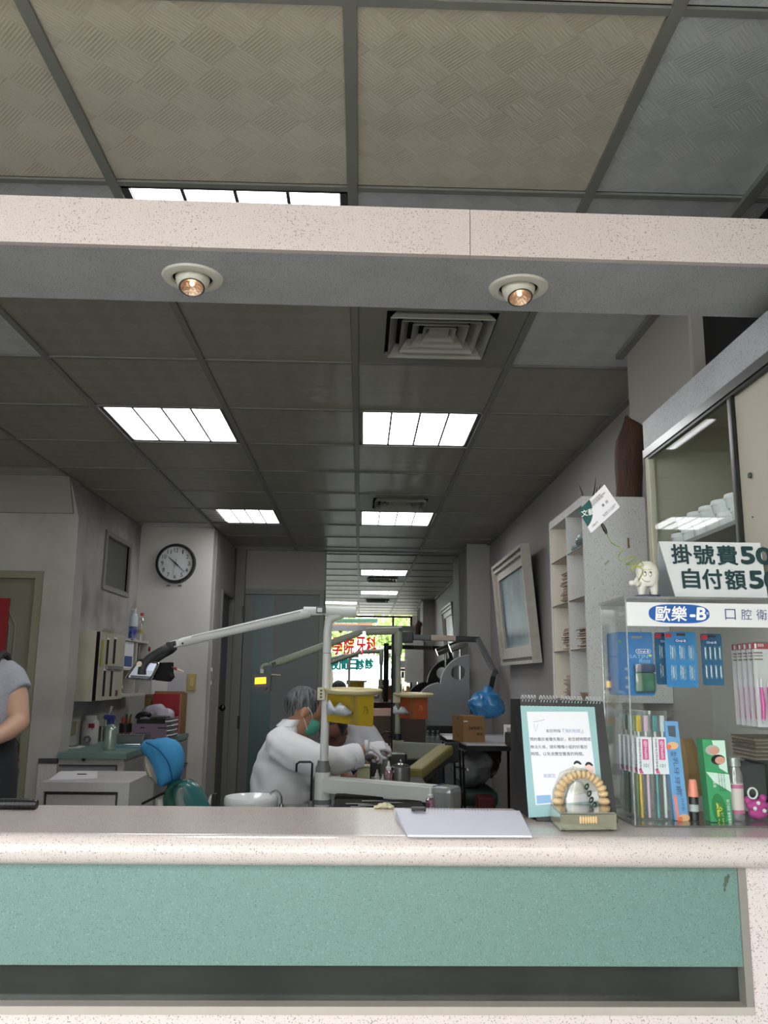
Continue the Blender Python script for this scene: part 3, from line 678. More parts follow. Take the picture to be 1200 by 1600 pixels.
# clear acrylic display box
AX0, AX1, AY0, AY1, AZ1 = .519, .98, 1.64, 1.815, 1.497
ab = thing('acrylic_display_box', (.76, 1.72, CT), 'clear acrylic display box full of toothbrushes and floss, right end of the counter', 'box')
def pl(name, lo, hi, mat=m_acr): return MB().box(lo, hi).build(name, mat, ab)
pl('front_pane', (AX0, AY0, CT+.004), (AX1, AY0+.003, AZ1)); pl('side_pane', (AX0, AY0+.003, CT+.004), (AX0+.003, AY1, AZ1)); pl('side_pane', (AX1-.003, AY0+.003, CT+.004), (AX1, AY1, AZ1))
pl('back_pane', (AX0+.003, AY1-.003, CT+.004), (AX1-.003, AY1, AZ1)); pl('top_pane', (AX0-.004, AY0-.004, AZ1), (AX1, AY1, AZ1+.005), M('acrylic_top', '#b6bab8', .15, alpha=.35)); pl('bottom_pane', (AX0, AY0-.002, CT), (AX1, AY1, CT+.004), M('acrylic_base', '#8d8f8b', .2, alpha=.4))
for x, y in ((AX0, AY0), (AX0, AY1-.002)): pl('corner_edge', (x-.0006, y-.0006, CT+.004), (x+.0014, y+.0014, AZ1), m_edge)
# header strip
hA, hB = F(978, 941, AY0), F(978, 978, AY0)
hs = thing('header_strip', (.75, AY0-.004, hB.z), 'white header strip with blue oval logo on the front of the acrylic box', 'sign')
MB().box((hA.x, AY0-.003, hB.z), (AX1, AY0-.001, hA.z)).build('strip', M('strip_white', '#e4e3e3', .45), hs)
m_lblue = M('logo_blue', '#1558a8', .4); m_wink = M('print_paper_white', '#f2f2f2', .5); m_nink = M('navy_ink', '#44507e', .5)
def fp(px, py): return F(px, py, AY0-.0032)
c = fp(1061, 959); a_, b_ = fp(1014, 959), fp(1109, 959); hw = (b_.x-a_.x)/2; hh = (fp(1061, 944).z-fp(1061, 973.5).z)/2
P = []
for k in range(48):
    t = 2*pi*k/48; P.append(Vector((c.x+hw*math.copysign(abs(cos(t))**.62, cos(t)), AY0-.0032, c.z+hh*math.copysign(abs(sin(t))**.8, sin(t)))))
MB().prism(P, Y_(-.0005)).build('logo_oval', m_lblue, hs)
UXp = (fp(1109, 960)-fp(1014, 958)).normalized(); UXp.z = 0
txt('歐樂', m_wink, hs, fp(1048, 959)+Y_(-.001), UX, UZ, fp(1073, 959).x-fp(1024, 959).x, .029, fat=.0006, shear=.1)
txt('-B', m_wink, hs, fp(1090, 959)+Y_(-.001), UX, UZ, fp(1102, 959).x-fp(1078, 959).x, .023, fat=.0012, shear=.1)
txt('®', m_wink, hs, fp(1105, 958.5)+Y_(-.001), UX, UZ, .005)
for s_, x0 in (('口', 1132), ('腔', 1157), ('衛', 1181), ('生', 1206)): txt(s_, m_nink, hs, (fp(x0+9, 960).x, AY0-.0033, fp(1144, 960).z), UX, UZ, .021, .021)

# price board on top of the box
S0 = AZ1+.0055; pbY = 1.665
pb = thing('price_board', (.8, pbY, S0), 'white price board with dark green lettering on top of the acrylic box', 'sign')
zt = F(1100, 845, pbY).z
P = [Vector((F(1056, 930, pbY).x, pbY, S0)), Vector((.816, pbY, S0)), Vector((.816, pbY+.015, zt)), Vector((F(1034, 846, pbY).x, pbY+.015, zt))]
MB().prism(P, Y_(.004)).build('front_leaf', M('foamboard_white', '#d5d7d8', .6, mottle=(14, .25, '#c4c7c9')), pb)
P2 = [Vector((F(1030, 930, pbY+.1).x, pbY+.115, S0)), Vector((.816, pbY+.115, S0)), Vector((.816, pbY+.02, zt-.002)), Vector((F(1034, 846, pbY).x, pbY+.02, zt-.002))]
MB().prism(P2, Y_(.003)).build('rear_leaf', M('foamboard_grey', '#b9bec2', .6), pb)
m_gink = M('dark_green_ink', '#0b3438', .5)
def pbp(px, py):
    t = (F(px, py, pbY).z-S0)/(zt-S0); return F(px, py, pbY+.015*t)
tl = Vector((0, .015, zt-S0)).normalized()
for s_, xc, yc, wd in (('掛', 1064.5, 866, .041), ('號', 1099.5, 867, .041), ('費', 1135.5, 868, .041), ('5', 1167.5, 868, .026), ('0', 1193, 869, .030), ('自', 1079, 904, .034), ('付', 1112.5, 905, .040), ('額', 1148.5, 906, .041), ('5', 1181, 906, .026), ('0', 1203, 907, .022)):
    txt(s_, m_gink, pb, pbp(xc, yc)+Y_(-.0012), UX, tl, wd, .040 if len(s_.encode()) > 1 else .034, fat=.0011 if len(s_.encode()) > 1 else .0022)

# tooth figurine clip holder with business card
tf = thing('tooth_figurine', (F(1011, 930, 1.70).x, 1.70, S0), 'smiling white tooth figurine on a dark blue disc holding a coiled green wire', 'figurine')
TY = 1.70; c0 = F(1011, 929, TY); k = 1.70/FPX
zb = S0
MB().lathe([(0, 0), (.0275, 0), (.028, .003), (.027, .0065), (0, .0065)], (c0.x, TY, zb), n=32).build('base_disc', M('navy_base', '#1c2450', .35), tf, smooth=True)
m_ft = M('figurine_cream', '#e3ddd3', .45)
mb = MB(); cz = zb+.0065
for sx in (-1, 1): mb.loft([((c0.x+.002+sx*.013, TY, cz), X_(.006), Y_(.007)), ((c0.x+.002+sx*.0125, TY, cz+.014), X_(.009), Y_(.009)), ((c0.x+.002+sx*.0095, TY, cz+.03), X_(.012), Y_(.012))], 14)
mb.loft([((c0.x+.002, TY, cz+.018), X_(.014), Y_(.012)), ((c0.x+.002, TY, cz+.026), X_(.0215), Y_(.015)), ((c0.x+.003, TY, cz+.045), X_(.0235), Y_(.016)), ((c0.x+.003, TY, cz+.058), X_(.020), Y_(.014)), ((c0.x+.003, TY, cz+.066), X_(.011), Y_(.009))], 20)
mb.ball((c0.x+.0025, TY, cz+.048), (.0235, .0155, .024), 24)
mb.tube([(c0.x-.014, TY-.004, cz+.027), (c0.x-.024, TY-.010, cz+.022), (c0.x-.031, TY-.013, cz+.027)], [.006, .006, .0055], 10)
mb.ball((c0.x-.034, TY-.013, cz+.024), (.0075, .006, .006)).ball((c0.x-.024, TY-.013, cz+.031), (.004, .004, .006))
o = mb.build('tooth_body', m_ft, tf); remesh(o, .0016, 4)
fy = TY-.0163
for sx in (-1, 1):
    ec = Vector((c0.x-.0025+sx*.0055, fy+.001, cz+.043)); MB().ball(ec, (.0032, .0015, .0052), 12).build('eye', M('eye_cream', '#f1ece4', .4), tf, smooth=True)
    MB().tube([ec+Vector((.0033*cos(a), -.0012, .0053*sin(a))) for a in [2*pi*j/16 for j in range(17)]], .0003, 5).build('eye_outline', m_ink, tf)
    MB().ball(ec+Vector((.0004, -.0016, .0028)), (.0014, .0006, .0016), 8).build('pupil', m_ink, tf)
    MB().tube([ec+Vector((-.004+.001*j, -.0002+.0004*abs(j-4)*.3, .009+.0006*math.sin(j*2))) for j in range(9)], .00025, 5).build('eyebrow', m_ink, tf)
MB().tube([Vector((c0.x-.003+.0115*sin(a), fy+.0012+.004*(abs(sin(a))**3), cz+.0395-.0125*cos(a))) for a in [R_(-65+130*j/16) for j in range(17)]], .0004, 5).build('smile', m_ink, tf)
wire_px = [(1006, 902), (1004, 892), (998, 886), (989, 885), (986, 890), (989, 893), (990, 884), (1001, 885), (1004, 881), (998, 878), (990, 881), (977, 882), (988, 876), (992, 869), (985, 871), (970, 876), (966, 871), (969, 864), (973, 860), (968, 855), (958, 850), (952, 843), (948, 834)]
wp = [F(a, b, TY-.016) for a, b in wire_px]
wp[0] = Vector((c0.x-.019, TY-.009, cz+.030))
def smooth_path(P, n=4):
    out = []
    for i in range(len(P)-1):
        p0, p1, p2, p3 = P[max(i-1, 0)], P[i], P[i+1], P[min(i+2, len(P)-1)]
        for j in range(n):
            t = j/n; out.append(.5*((2*p1)+(p2-p0)*t+(2*p0-5*p1+4*p2-p3)*t*t+(3*p1-p0-3*p2+p3)*t**3))
    return out+[P[-1]]
m_wire = M('green_yellow_wire', '#a9b04a', .4, mottle=(70, 1, '#3d7a35'))
MB().tube(smooth_path(wp), .0011, 8).build('coil_wire', m_wire, tf, smooth=True)
e0, e1 = wp[-1], F(937, 811, TY-.018)
MB().tube([e0, e0+(e1-e0)*.25, e0+(e1-e0)*.55, e1], [.0022, .0042, .0035, .0010], 8).build('crocodile_clip', m_black, tf, smooth=True)
q = [F(923.5, 833, TY-.02), F(968.5, 792, TY-.02), F(944.5, 757, TY-.02), F(903.5, 798, TY-.02)]
bc = thing('business_card', (q[0]+q[1]+q[2]+q[3])/4, 'white and dark green business card held tilted in the crocodile clip', 'card')
n_ = (q[1]-q[0]).cross(q[3]-q[0]).normalized(); n_ = n_ if n_.y < 0 else -n_
MB().prism(q, n_*.0005).build('card', M('card_white', '#ece9f0', .55), bc)
L_ = [q[3]+(q[0]-q[3])*t for t in (0, .72)]
P = [q[3]]+[q[3]+(q[0]-q[3])*.72*sin(a)+(q[2]-q[3])*.42*cos(a) for a in [pi/2*k/12 for k in range(12, -1, -1)]]
MB().prism([p+n_*.0006 for p in P], n_*.0003).build('green_quadrant', M('card_green', '#0d5150', .5), bc)
u_ = (q[1]-q[0]).normalized(); v_ = (q[3]-q[0]).normalized()
cc = q[3]+(q[0]-q[3])*.32+(q[2]-q[3])*.2+n_*.001
txt('文藝', m_wink, bc, cc, (u_*.9-v_*.45), (v_*.9+u_*.45), .028, None, bold=.01)
Lc = (q[1]-q[0]).length; Wc = (q[3]-q[0]).length
for fx_, fy_, w_ in ((.52, .9, .4), (.60, .83, .5), (.55, .77, .42)): txt('口腔診所地址電話預約專線', m_ink, bc, q[0]+u_*Lc*fx_+v_*Wc*fy_+n_*.0008, u_, v_, Lc*w_, name='text_line', depth=.0002)
txt('醫  師', m_ink, bc, q[0]+u_*Lc*.70+v_*Wc*.5+n_*.0008, u_, v_, Lc*.2, name='text_line', depth=.0002)
for fx_, fy_, w_ in ((.72, .2, .45), (.70, .14, .38)): txt('看診時間上午下午夜間休診', m_ink, bc, q[0]+u_*Lc*fx_+v_*Wc*fy_+n_*.0008, u_, v_, Lc*w_, name='text_line', depth=.0002)
txt('牙醫診所', m_ink, bc, q[0]+u_*Lc*.2+v_*Wc*.16+n_*.0008, u_, v_, Lc*.2, name='text_line', depth=.0002)

# ---- goods inside the acrylic box
m_blister = M('clear_blister', '#dfe9ee', .12, alpha=.06)
def rbox(c, w, h, r, y, n=5):
    P = []
    for sx, sz, a0 in ((1, 1, 0), (-1, 1, pi/2), (-1, -1, pi), (1, -1, 3*pi/2)):
        for k in range(n): a = a0+pi/2*k/(n-1); P.append(Vector((c.x+sx*(w/2-r)+r*cos(a), y, c.z+sz*(h/2-r)+r*sin(a))))
    return P
m_flb = M('floss_card_blue', '#3576b6', .35, mottle=(10, .5, '#5a93c4')); m_flg = M('floss_green', '#135c45', .25, coat=.6); m_fln = M('floss_navy', '#0f2f5c', .25, coat=.6)
for j in range(4):
    y = 1.737+.019*(3-j)
    A, B = F(1020, 988, 1.737), F(1020, 1087, 1.737)
    wd = .078; c = Vector((.525+wd/2, y, (A.z+B.z)/2)); h = A.z-B.z
    t = thing('floss_packet', (c.x, y, c.z-h/2), ('frontmost blue satin floss packet with green floss case', 'second blue floss packet from the front', 'third blue floss packet from the front', 'rearmost blue floss packet of the row')[3-j], 'packet', 'hanging blue floss packets')
    MB().prism(rbox(c, wd, h, .004, y), Y_(.0008)).build('card', m_flb, t)
    MB().box((c.x-.006, y-.0012, c.z+h/2-.013), (c.x+.017, y, c.z+h/2-.008)).build('hang_slot', M('slot_grey', '#8f8f90', .5), t)
    MB().prism(rbox(c+Vector((.018, 0, .025)), .031, .009, .0044, y-.0008), Y_(-.0003)).build('logo_ring', m_wink, t)
    MB().prism(rbox(c+Vector((.018, 0, .025)), .029, .0072, .0035, y-.0012), Y_(-.0003)).build('logo_plate', m_lblue, t)
    txt('Oral-B', m_wink, t, c+Vector((.018, -.0017, .025)), UX, UZ, .024, .0052, bold=.02)
    m_pale = M('pale_blue_ink2', '#9fc3e4', .5)
    txt('SATIN', m_pale, t, c+Vector((.008, -.0008, .0145)), UX, UZ, .038, .0075); txt('floss', m_pale, t, c+Vector((.02, -.0008, .006)), UX, UZ, .024, .0085, shear=.3)
    MB().prism(rbox(c+Vector((-.030, 0, .045)), .006, .006, .0028, y-.0008), Y_(-.0003)).build('leaf_mark', M('leaf_green', '#78a83c', .5), t)
    MB().prism(rbox(c+Vector((.032, 0, .0165)), .007, .005, .0024, y-.0008), Y_(-.0003)).build('leaf_mark', M('leaf_yellow', '#c8cf7a', .5), t)
    for z in (-.011, -.029, -.047): MB().lathe([(0, 0), (.0032, 0), (.0032, .0004), (0, .0004)], (c.x-.0185, y-.0005, c.z+z), (0, -1, 0), 14).build('round_mark', M('mark_grey', '#b7bfc6', .4), t)
    MB().box((c.x-.005, y-.016, c.z-.057), (c.x+.037, y-.0015, c.z-.018), bev=.005).build('green_case', m_flg, t, smooth=True)
    MB().box((c.x-.005, y-.0165, c.z-.018), (c.x+.037, y-.0015, c.z-.001), bev=.004).build('navy_lid', m_fln, t, smooth=True)
    MB().box((c.x-.007, y-.018, c.z-.059), (c.x+.039, y-.0012, c.z+.001), bev=.006).build('blister', m_blister, t, smooth=True)
m_tb = M('blister_card_blue', '#2c7db8', .3, mottle=(20, .4, '#4b97c8')); m_tb2 = M('blister_card_teal', '#1e5f86', .35, mottle=(20, .4, '#2c7399'))
def blister(x0, y0, x1, y1, Yd, mat, cols, label, two=True, red=True):
    A, B = F(x0, y0, Yd), F(x1, y1, Yd); c = (A+B)/2; wd, h = B.x-A.x, A.z-B.z
    t = thing('interdental_packet', (c.x, Yd, B.z), label, 'packet', 'hanging interdental brush packets')
    MB().prism(rbox(c, wd, h, .004, Yd), Y_(.0008)).build('card', mat, t)
    MB().prism(rbox(c+Z_(h/2-.018), .026, .007, .0034, Yd-.0005), Y_(-.0004)).build('logo_plate', m_lblue, t); txt('Oral-B', m_wink, t, c+Vector((0, -.0013, h/2-.018)), UX, UZ, .021, .005, bold=.02)
    MB().box((c.x-.008, Yd-.001, c.z+h/2-.008), (c.x+.010, Yd, c.z+h/2-.003)).build('hang_slot', m_dark, t)
    if red: MB().box((A.x+.001, Yd-.001, A.z-.012), (A.x+.014, Yd-.0004, A.z-.003)).build('red_flag', M('print_red', '#c2323c', .5), t)
    for r_ in range(2):
        for q_ in range(cols):
            x = A.x+wd*(q_+.7)/(cols+.4); z = c.z+h*(.12-.36*r_)
            MB().box((x-wd*.32/cols, Yd-.008, z-h*.14), (x+wd*.32/cols, Yd-.001, z+h*.14), bev=.004).build('blister_cell', M('blue_cell', '#7fc0e6', .1, coat=1, alpha=.14), t, smooth=True)
            MB().tube([(x, Yd-.004, z-h*.10), (x, Yd-.004, z+h*.10)], .0009, 6).build('brush', m_white, t)
    return t
blister(1112-18, 990, 1132, 1071, 1.745, m_tb2, 4, 'dark teal interdental packet on the right behind the bright blue one')
blister(1022, 988, 1060, 1070, 1.745, m_tb2, 2, 'dark teal interdental packet on the left behind the bright blue one')
blister(1038, 987, 1092, 1074, 1.71, m_tb, 3, 'bright blue interdental packet with six clear cells, in front')
# pink toothbrush packets
m_pk = M('hot_pink', '#e0379a', .3, coat=.5); m_pcard = M('packet_card_pale', '#e2d8dc', .5); m_pred = M('packet_red', '#b3283f', .45)
for j in range(5):
    Yd = 1.695+.024*(4-j); A, B = F(1173, 1003, 1.695), F(1243, 1141, 1.695); A.y = B.y = Yd; c = (A+B)/2; wd, h = B.x-A.x, A.z-B.z
    t = thing('toothbrush_packet', (c.x, Yd, B.z), ('rearmost clear packet of pink toothbrushes, far left of the hanging row', 'second pink toothbrush packet from the left', 'third pink toothbrush packet from the left', 'fourth pink toothbrush packet from the left', 'frontmost packet of pink toothbrushes cut by the right edge')[j], 'packet', 'hanging pink toothbrush packets')
    MB().box((A.x+.002, Yd, B.z+h*.03), (B.x-.002, Yd+.0008, A.z-.002)).build('card', m_pcard, t)
    MB().box((A.x+.002, Yd-.001, A.z-.014), (B.x-.002, Yd-.0002, A.z-.002)).build('red_header', m_pred, t)
    txt('1', m_wink, t, (A.x+.008, Yd-.0014, A.z-.008), UX, UZ, .004, .009); txt('sss', m_wink, t, (A.x+.019, Yd-.0014, A.z-.0065), UX, UZ, .012, .005)
    for dz_, cc_ in ((.020, '#7c6672'), (.026, '#a98c90'), (.033, '#8a7448')): MB().box((A.x+.004, Yd-.0008, A.z-dz_-.003), (A.x+.022, Yd-.0002, A.z-dz_)).build('print_block', M('print_'+cc_[1:], cc_, .6), t)
    for x in (.011, .025): 
        MB().tube([(A.x+x, Yd-.008, B.z+.02), (A.x+x+.002, Yd-.008, B.z+.05), (A.x+x, Yd-.008, B.z+h*.48)], [.0035, .0042, .003], 10).build('pink_handle', m_pk, t, smooth=True)
        MB().tube([(A.x+x, Yd-.008, B.z+h*.48), (A.x+x+.001, Yd-.008, B.z+h*.58)], [.003, .0018], 8).build('brush_neck', m_white, t, smooth=True)
        MB().ball((A.x+x, Yd-.008, B.z+.016), (.0034, .003, .003), 8).build('white_tip', m_white, t, smooth=True)
    MB().box((A.x, Yd-.013, B.z), (B.x, Yd-.0012, A.z), bev=.004).build('blister', m_blister, t, smooth=True)
# upright toothbrush sleeves
m_slv = M('clear_sleeve', '#e6eaea', .12, alpha=.07); m_pinklab = M('label_pink', '#d55c93', .5)
def sleeve(px, Yd, label, cols, wd=.033):
    A = F(px, 1290, Yd); x0 = A.x; z0 = CT+.005; h = .205
    t = thing('toothbrush_sleeve', (x0+wd/2, Yd, z0), label, 'toothbrush', 'upright clear toothbrush sleeves')
    MB().box((x0, Yd-.006, z0), (x0+wd, Yd+.006, z0+h)).build('sleeve', m_slv, t)
    for i_, cc_ in enumerate(cols):
        x = x0+wd*(.28+.44*i_/(max(1, len(cols)-1)) if len(cols) > 1 else .35); mt = M('brush_'+cc_[1:], cc_, .3, coat=.5)
        MB().tube([(x, Yd, z0+.003), (x, Yd, z0+.10)], .0032, 8).build('handle', mt, t, smooth=True)
        MB().tube([(x, Yd, z0+.10), (x, Yd, z0+.17)], .0022, 6).build('neck', m_white, t, smooth=True)
        MB().box((x-.004, Yd-.004, z0+.165), (x+.004, Yd+.004, z0+.196), bev=.001).build('bristles', mt, t)
    MB().box((x0+.002, Yd-.0072, z0+.085), (x0+wd-.001, Yd-.0062, z0+.155)).build('label', m_paper, t)
    MB().box((x0+.013, Yd-.0078, z0+.112), (x0+wd-.008, Yd-.0073, z0+.151)).build('pink_label', m_pinklab, t)
    txt('@Health', m_wink, t, (x0+.019, Yd-.008, z0+.131), (0, 0, -1), UX, .034, .007)
    txt('抗菌軟毛牙刷牙醫推薦', m_ink, t, (x0+.008, Yd-.0075, z0+.122), (0, 0, -1), UX, .06, .004, name='text_line')
    txt('101', M('label_green', '#2c6b4c', .5), t, (x0+.019, Yd-.0075, z0+.101), UX, UZ, .010, .007)
    MB().prism([(x0+.006, Yd-.0074, z0+.086), (x0+.014, Yd-.0074, z0+.086), (x0+.009, Yd-.0074, z0+.095), (x0+.004, Yd-.0074, z0+.095)], Y_(-.0003)).build('pink_flash', m_pinklab, t)
sleeve(1023, 1.70, 'right one of the two front toothbrush sleeves, with teal handle', ['#2f8a8c', '#cfd2d2'])
sleeve(997, 1.70, 'left one of the two front toothbrush sleeves, with yellow handle', ['#d3a92e', '#d6b4c8'])
for j, cc_ in enumerate((['#7f9c4d'], ['#c9cfd0'], ['#2f5b45'], ['#b9bfc9'])):
    sleeve(990-7*j, 1.722+.02*j, ('clear toothbrush sleeve directly behind the front left one', 'clear toothbrush sleeve third in the row going back', 'clear toothbrush sleeve fourth in the row going back', 'rearmost clear toothbrush sleeve beside the black stand')[j], cc_)
# blue slim box
def leanbox(name, P, depth, mat, label, cat):
    t = thing(name, ((P[0].x+P[1].x)/2, P[0].y, CT+.005), label, cat)
    for p in P[:2]: p.z = CT+.0052
    MB().prism(P, Y_(depth)).build('carton', mat, t); u = (P[1]-P[0]).normalized(); v = (P[3]-P[0]).normalized(); return t, P[0], u, v
Yd = 1.69
t, o0, u, v = leanbox('toothbrush_box', [F(1054.5, 1291, Yd), F(1077, 1291, Yd), F(1059, 1127, Yd), F(1038.5, 1127, Yd)], .02, M('box_sky_blue', '#6ea5d6', .4), 'slim light blue toothbrush carton leaning left, inside the acrylic box', 'box')
v = (F(1048, 1127, Yd)-F(1065, 1291, Yd)).normalized(); u = UX
def bp_(px, py): return F(px, py, Yd-.0006)
MB().prism([bp_(1043, 1134), bp_(1055, 1134), bp_(1056, 1152), bp_(1045, 1150)], Y_(-.0004)).build('window', M('box_window', '#4d5a66', .3), t)
for px_, py_, mt in ((1051, 1165, 'baby_peach'), (1069, 1278, 'baby_peach')):
    MB().prism([bp_(px_+9*cos(a), py_+6*sin(a)) for a in [2*pi*k/16 for k in range(16)]], Y_(-.0004)).build('printed_face', M('print_peach', '#f0b989', .6), t)
    MB().prism([bp_(px_-6+4*cos(a), py_+2+4*sin(a)) for a in [2*pi*k/10 for k in range(10)]], Y_(-.0005)).build('printed_toy', M('print_orange', '#e9784f', .6), t)
txt('健康', m_nink, t, bp_(1052, 1178), UX, UZ, .012, .009); txt('乳牙牙刷', m_nink, t, bp_(1058, 1212), -v, UX, .07, .010); txt('baby 日本製', m_nink, t, bp_(1066, 1250), -v, UX, .04, .006, name='text_line')
MB().prism([bp_(1052, 1242), bp_(1057, 1242), bp_(1062, 1282), bp_(1057, 1282)], Y_(-.0004)).build('pink_stripe', M('print_salmon', '#e58c86', .6), t)
# marker pen
mk = thing('marker_pen', (F(1086, 1290, 1.69).x, 1.69, CT+.005), 'black marker with peach cap standing inside the acrylic box', 'marker')
x = mk.location.x; MB().lathe([(0, 0), (.0085, 0), (.009, .004), (.009, .042), (.0075, .046), (0, .046)], (x, 1.69, CT+.005), n=18).build('barrel', m_black, mk, smooth=True)
MB().lathe([(.0092, 0), (.0092, .013)], (x, 1.69, CT+.022), n=18).build('label_band', M('label_grey', '#b6b7b8', .5), mk, smooth=True)
MB().lathe([(0, 0), (.0095, 0), (.0098, .003), (.0072, .030), (.006, .032), (0, .032)], (x, 1.69, CT+.049), n=18).build('cap', M('peach_cap', '#f0907a', .45), mk, smooth=True)
# toothpaste carton
Yd = 1.672
t, o0, u, v = leanbox('toothpaste_box', [F(1111, 1292, Yd), F(1146, 1291, Yd), F(1133, 1156, Yd), F(1097, 1155, Yd)], .03, M('box_green', '#3a9a62', .35, mottle=(6, .2, '#4fae78')), 'green and white toothpaste carton with two faces, inside the acrylic box', 'box')
v = (F(1097, 1155, Yd)-F(1111, 1292, Yd)).normalized()
MB().prism([bp_(1103, 1206), bp_(1139, 1210), bp_(1143, 1238), bp_(1116, 1222)], Y_(-.0003)).build('white_swoosh', M('print_mint', '#d5e9dc', .5), t)
MB().prism([bp_(1112, 1157), bp_(1132, 1157), bp_(1137, 1208), bp_(1124, 1200)], Y_(-.0003)).build('white_swoosh', M('print_mint', '#d5e9dc', .5), t)
for px_, py_, hr in ((1113, 1172, '#b9b2ac'), (1122, 1187, '#2c211d')):
    e = lambda rx, ry, ox=0, oy=0: [bp_(px_+ox+rx*cos(a), py_+oy+ry*sin(a)) for a in [2*pi*k/18 for k in range(18)]]
    MB().prism(e(11, 8), Y_(-.0005)).build('printed_hair', M('print_hair_'+hr[1:], hr, .6), t)
    MB().prism(e(8, 6, 3, 1), Y_(-.0007)).build('printed_face', M('print_face', '#d79d86', .6), t)
P = [bp_(1124+11*cos(a)+4*sin(a), 1264+24*sin(a)) for a in [2*pi*k/24 for k in range(24)]]
MB().prism(P, Y_(-.0004)).build('green_oval', M('print_green', '#1b7a3c', .5), t)
txt('保麗淨', M('print_yellow', '#e8e04c', .5), t, bp_(1125, 1271)+Y_(-.0006), v, -UX, .042, .012, bold=.03)
txt('假牙清潔', m_wink, t, bp_(1116, 1221), v, -UX, .022, .006); txt('專業推薦 清新口氣', m_wink, t, bp_(1139, 1268), v, -UX, .045, .006, name='text_line')
for px_ in (1124, 1128, 1132): txt('溫和潔淨不傷假牙有效', m_ink, t, bp_(px_, 1222), v, -UX, .035, .0035, name='text_line')
# mouthwash bottle and pink keyring bear
bt = thing('label_bottle', (F(1152, 1290, 1.70).x, 1.70, CT+.005), 'clear bottle with pink banded white label, inside the acrylic box', 'bottle')
x = bt.location.x; MB().lathe([(0, 0), (.014, 0), (.0155, .004), (.0155, .085), (.010, .10), (.009, .104), (0, .104)], (x, 1.70, CT+.005), n=24).build('bottle_body', M('clear_pinkish', '#cfc3c8', .15, alpha=.35), bt, smooth=True)
MB().lathe([(.0158, 0), (.0158, .052)], (x, 1.70, CT+.022), n=24).build('label', M('label_cream', '#d9c9c4', .5), bt, smooth=True)
for z in (.018, .065): MB().lathe([(.0161, 0), (.0161, .007)], (x, 1.70, CT+z), n=24).build('pink_band', M('band_pink', '#c46a8e', .5), bt, smooth=True)
MB().lathe([(0, 0), (.013, 0), (.013, .016), (0, .016)], (x, 1.70, CT+.106), n=20).build('cap', M('cap_grey', '#a9a6a8', .4, alpha=.5), bt, smooth=True)
kb_ = thing('pink_toy', (F(1185, 1285, 1.70).x, 1.70, CT+.005), 'magenta spotted plush keyring toy in a bag, at the bottom right of the acrylic box', 'toy')
x = kb_.location.x; m_mag = M('magenta_plush', '#b8418c', .8, bump=(120, .4))
mb = MB(); mb.ball((x, 1.70, CT+.032), (.022, .014, .013)).ball((x-.018, 1.70, CT+.042), (.007, .006, .007)).ball((x+.012, 1.70, CT+.046), (.007, .006, .007)).ball((x, 1.70, CT+.018), (.018, .014, .0125))
mb.build('body', m_mag, kb_, smooth=True)
for dx, dz_ in ((-.010, .028), (-.003, .038), (.008, .024)): MB().ball((x+dx, 1.688, CT+dz_), (.004, .003, .004), 8).build('white_spot', m_white, kb_, smooth=True)
MB().tube([Vector((x-.012+.009*cos(a), 1.69, CT+.056+.010*sin(a))) for a in [2*pi*k/14 for k in range(15)]], .0018, 6).build('white_strap', m_white, kb_, smooth=True)
# things standing behind the box on the counter extension
ex = thing('side_shelf', (1.02, 2.0, 0), 'grey shelf behind the acrylic box under the wall cabinet', 'shelf')
MB().box((.84, 1.87, 0), (1.185, 2.355, CT)).build('cabinet_body', m_spl, ex)
t = thing('olive_box', (1.0, 2.0, CT), 'olive green box behind the pink toothbrush packets', 'box')
MB().box((.93, 1.95, CT), (1.05, 2.08, CT+.085), bev=.004).build('carton', M('olive_card', '#3d4a30', .6), t); MB().box((.926, 1.946, CT+.085), (1.054, 2.084, CT+.095)).build('lid', M('grey_card', '#777a78', .6), t)
t2 = thing('dark_box', (.9, 2.0, CT), 'small dark grey box beside the olive box behind the acrylic display', 'box')
MB().box((.865, 1.96, CT), (.925, 2.05, CT+.085), bev=.003).build('carton', M('dark_card', '#3e4243', .6), t2)
t = thing('brown_card_stack', (.98, 2.0, CT+.096), 'stack of brown cards on the olive box behind the pink packets', 'cards')
for k in range(12):
    j = random.uniform(-.004, .004); MB().box((.90+j, 1.95+j, CT+.0955+.0042*k), (1.05+j, 2.07+j, CT+.0955+.0042*k+.0032)).build('card', M('brown_card', '#6d5f4c', .7) if k % 2 else m_card, t)
pp = thing('brown_paper_bag', (F(1078, 1230, 2.1).x, 2.1, CT), 'tan folded paper bag standing behind the marker pen', 'bag')
x = F(1078, 1230, 2.1).x; MB().box((.86, 1.925, CT), (.862, 1.926, CT+.001)) 
mb = MB(); mb.loft([((.80, 2.10, CT-.0), X_(.03), Y_(.03)), ((.80, 2.10, CT+.05), X_(.032), Y_(.03)), ((.80, 2.10, CT+.10), X_(.03), Y_(.02)), ((.795, 2.10, CT+.13), X_(.02), Y_(.006))], 10)
mb.build('bag_body', M('kraft_paper', '#a9814f', .7, bump=(30, .6)), pp)

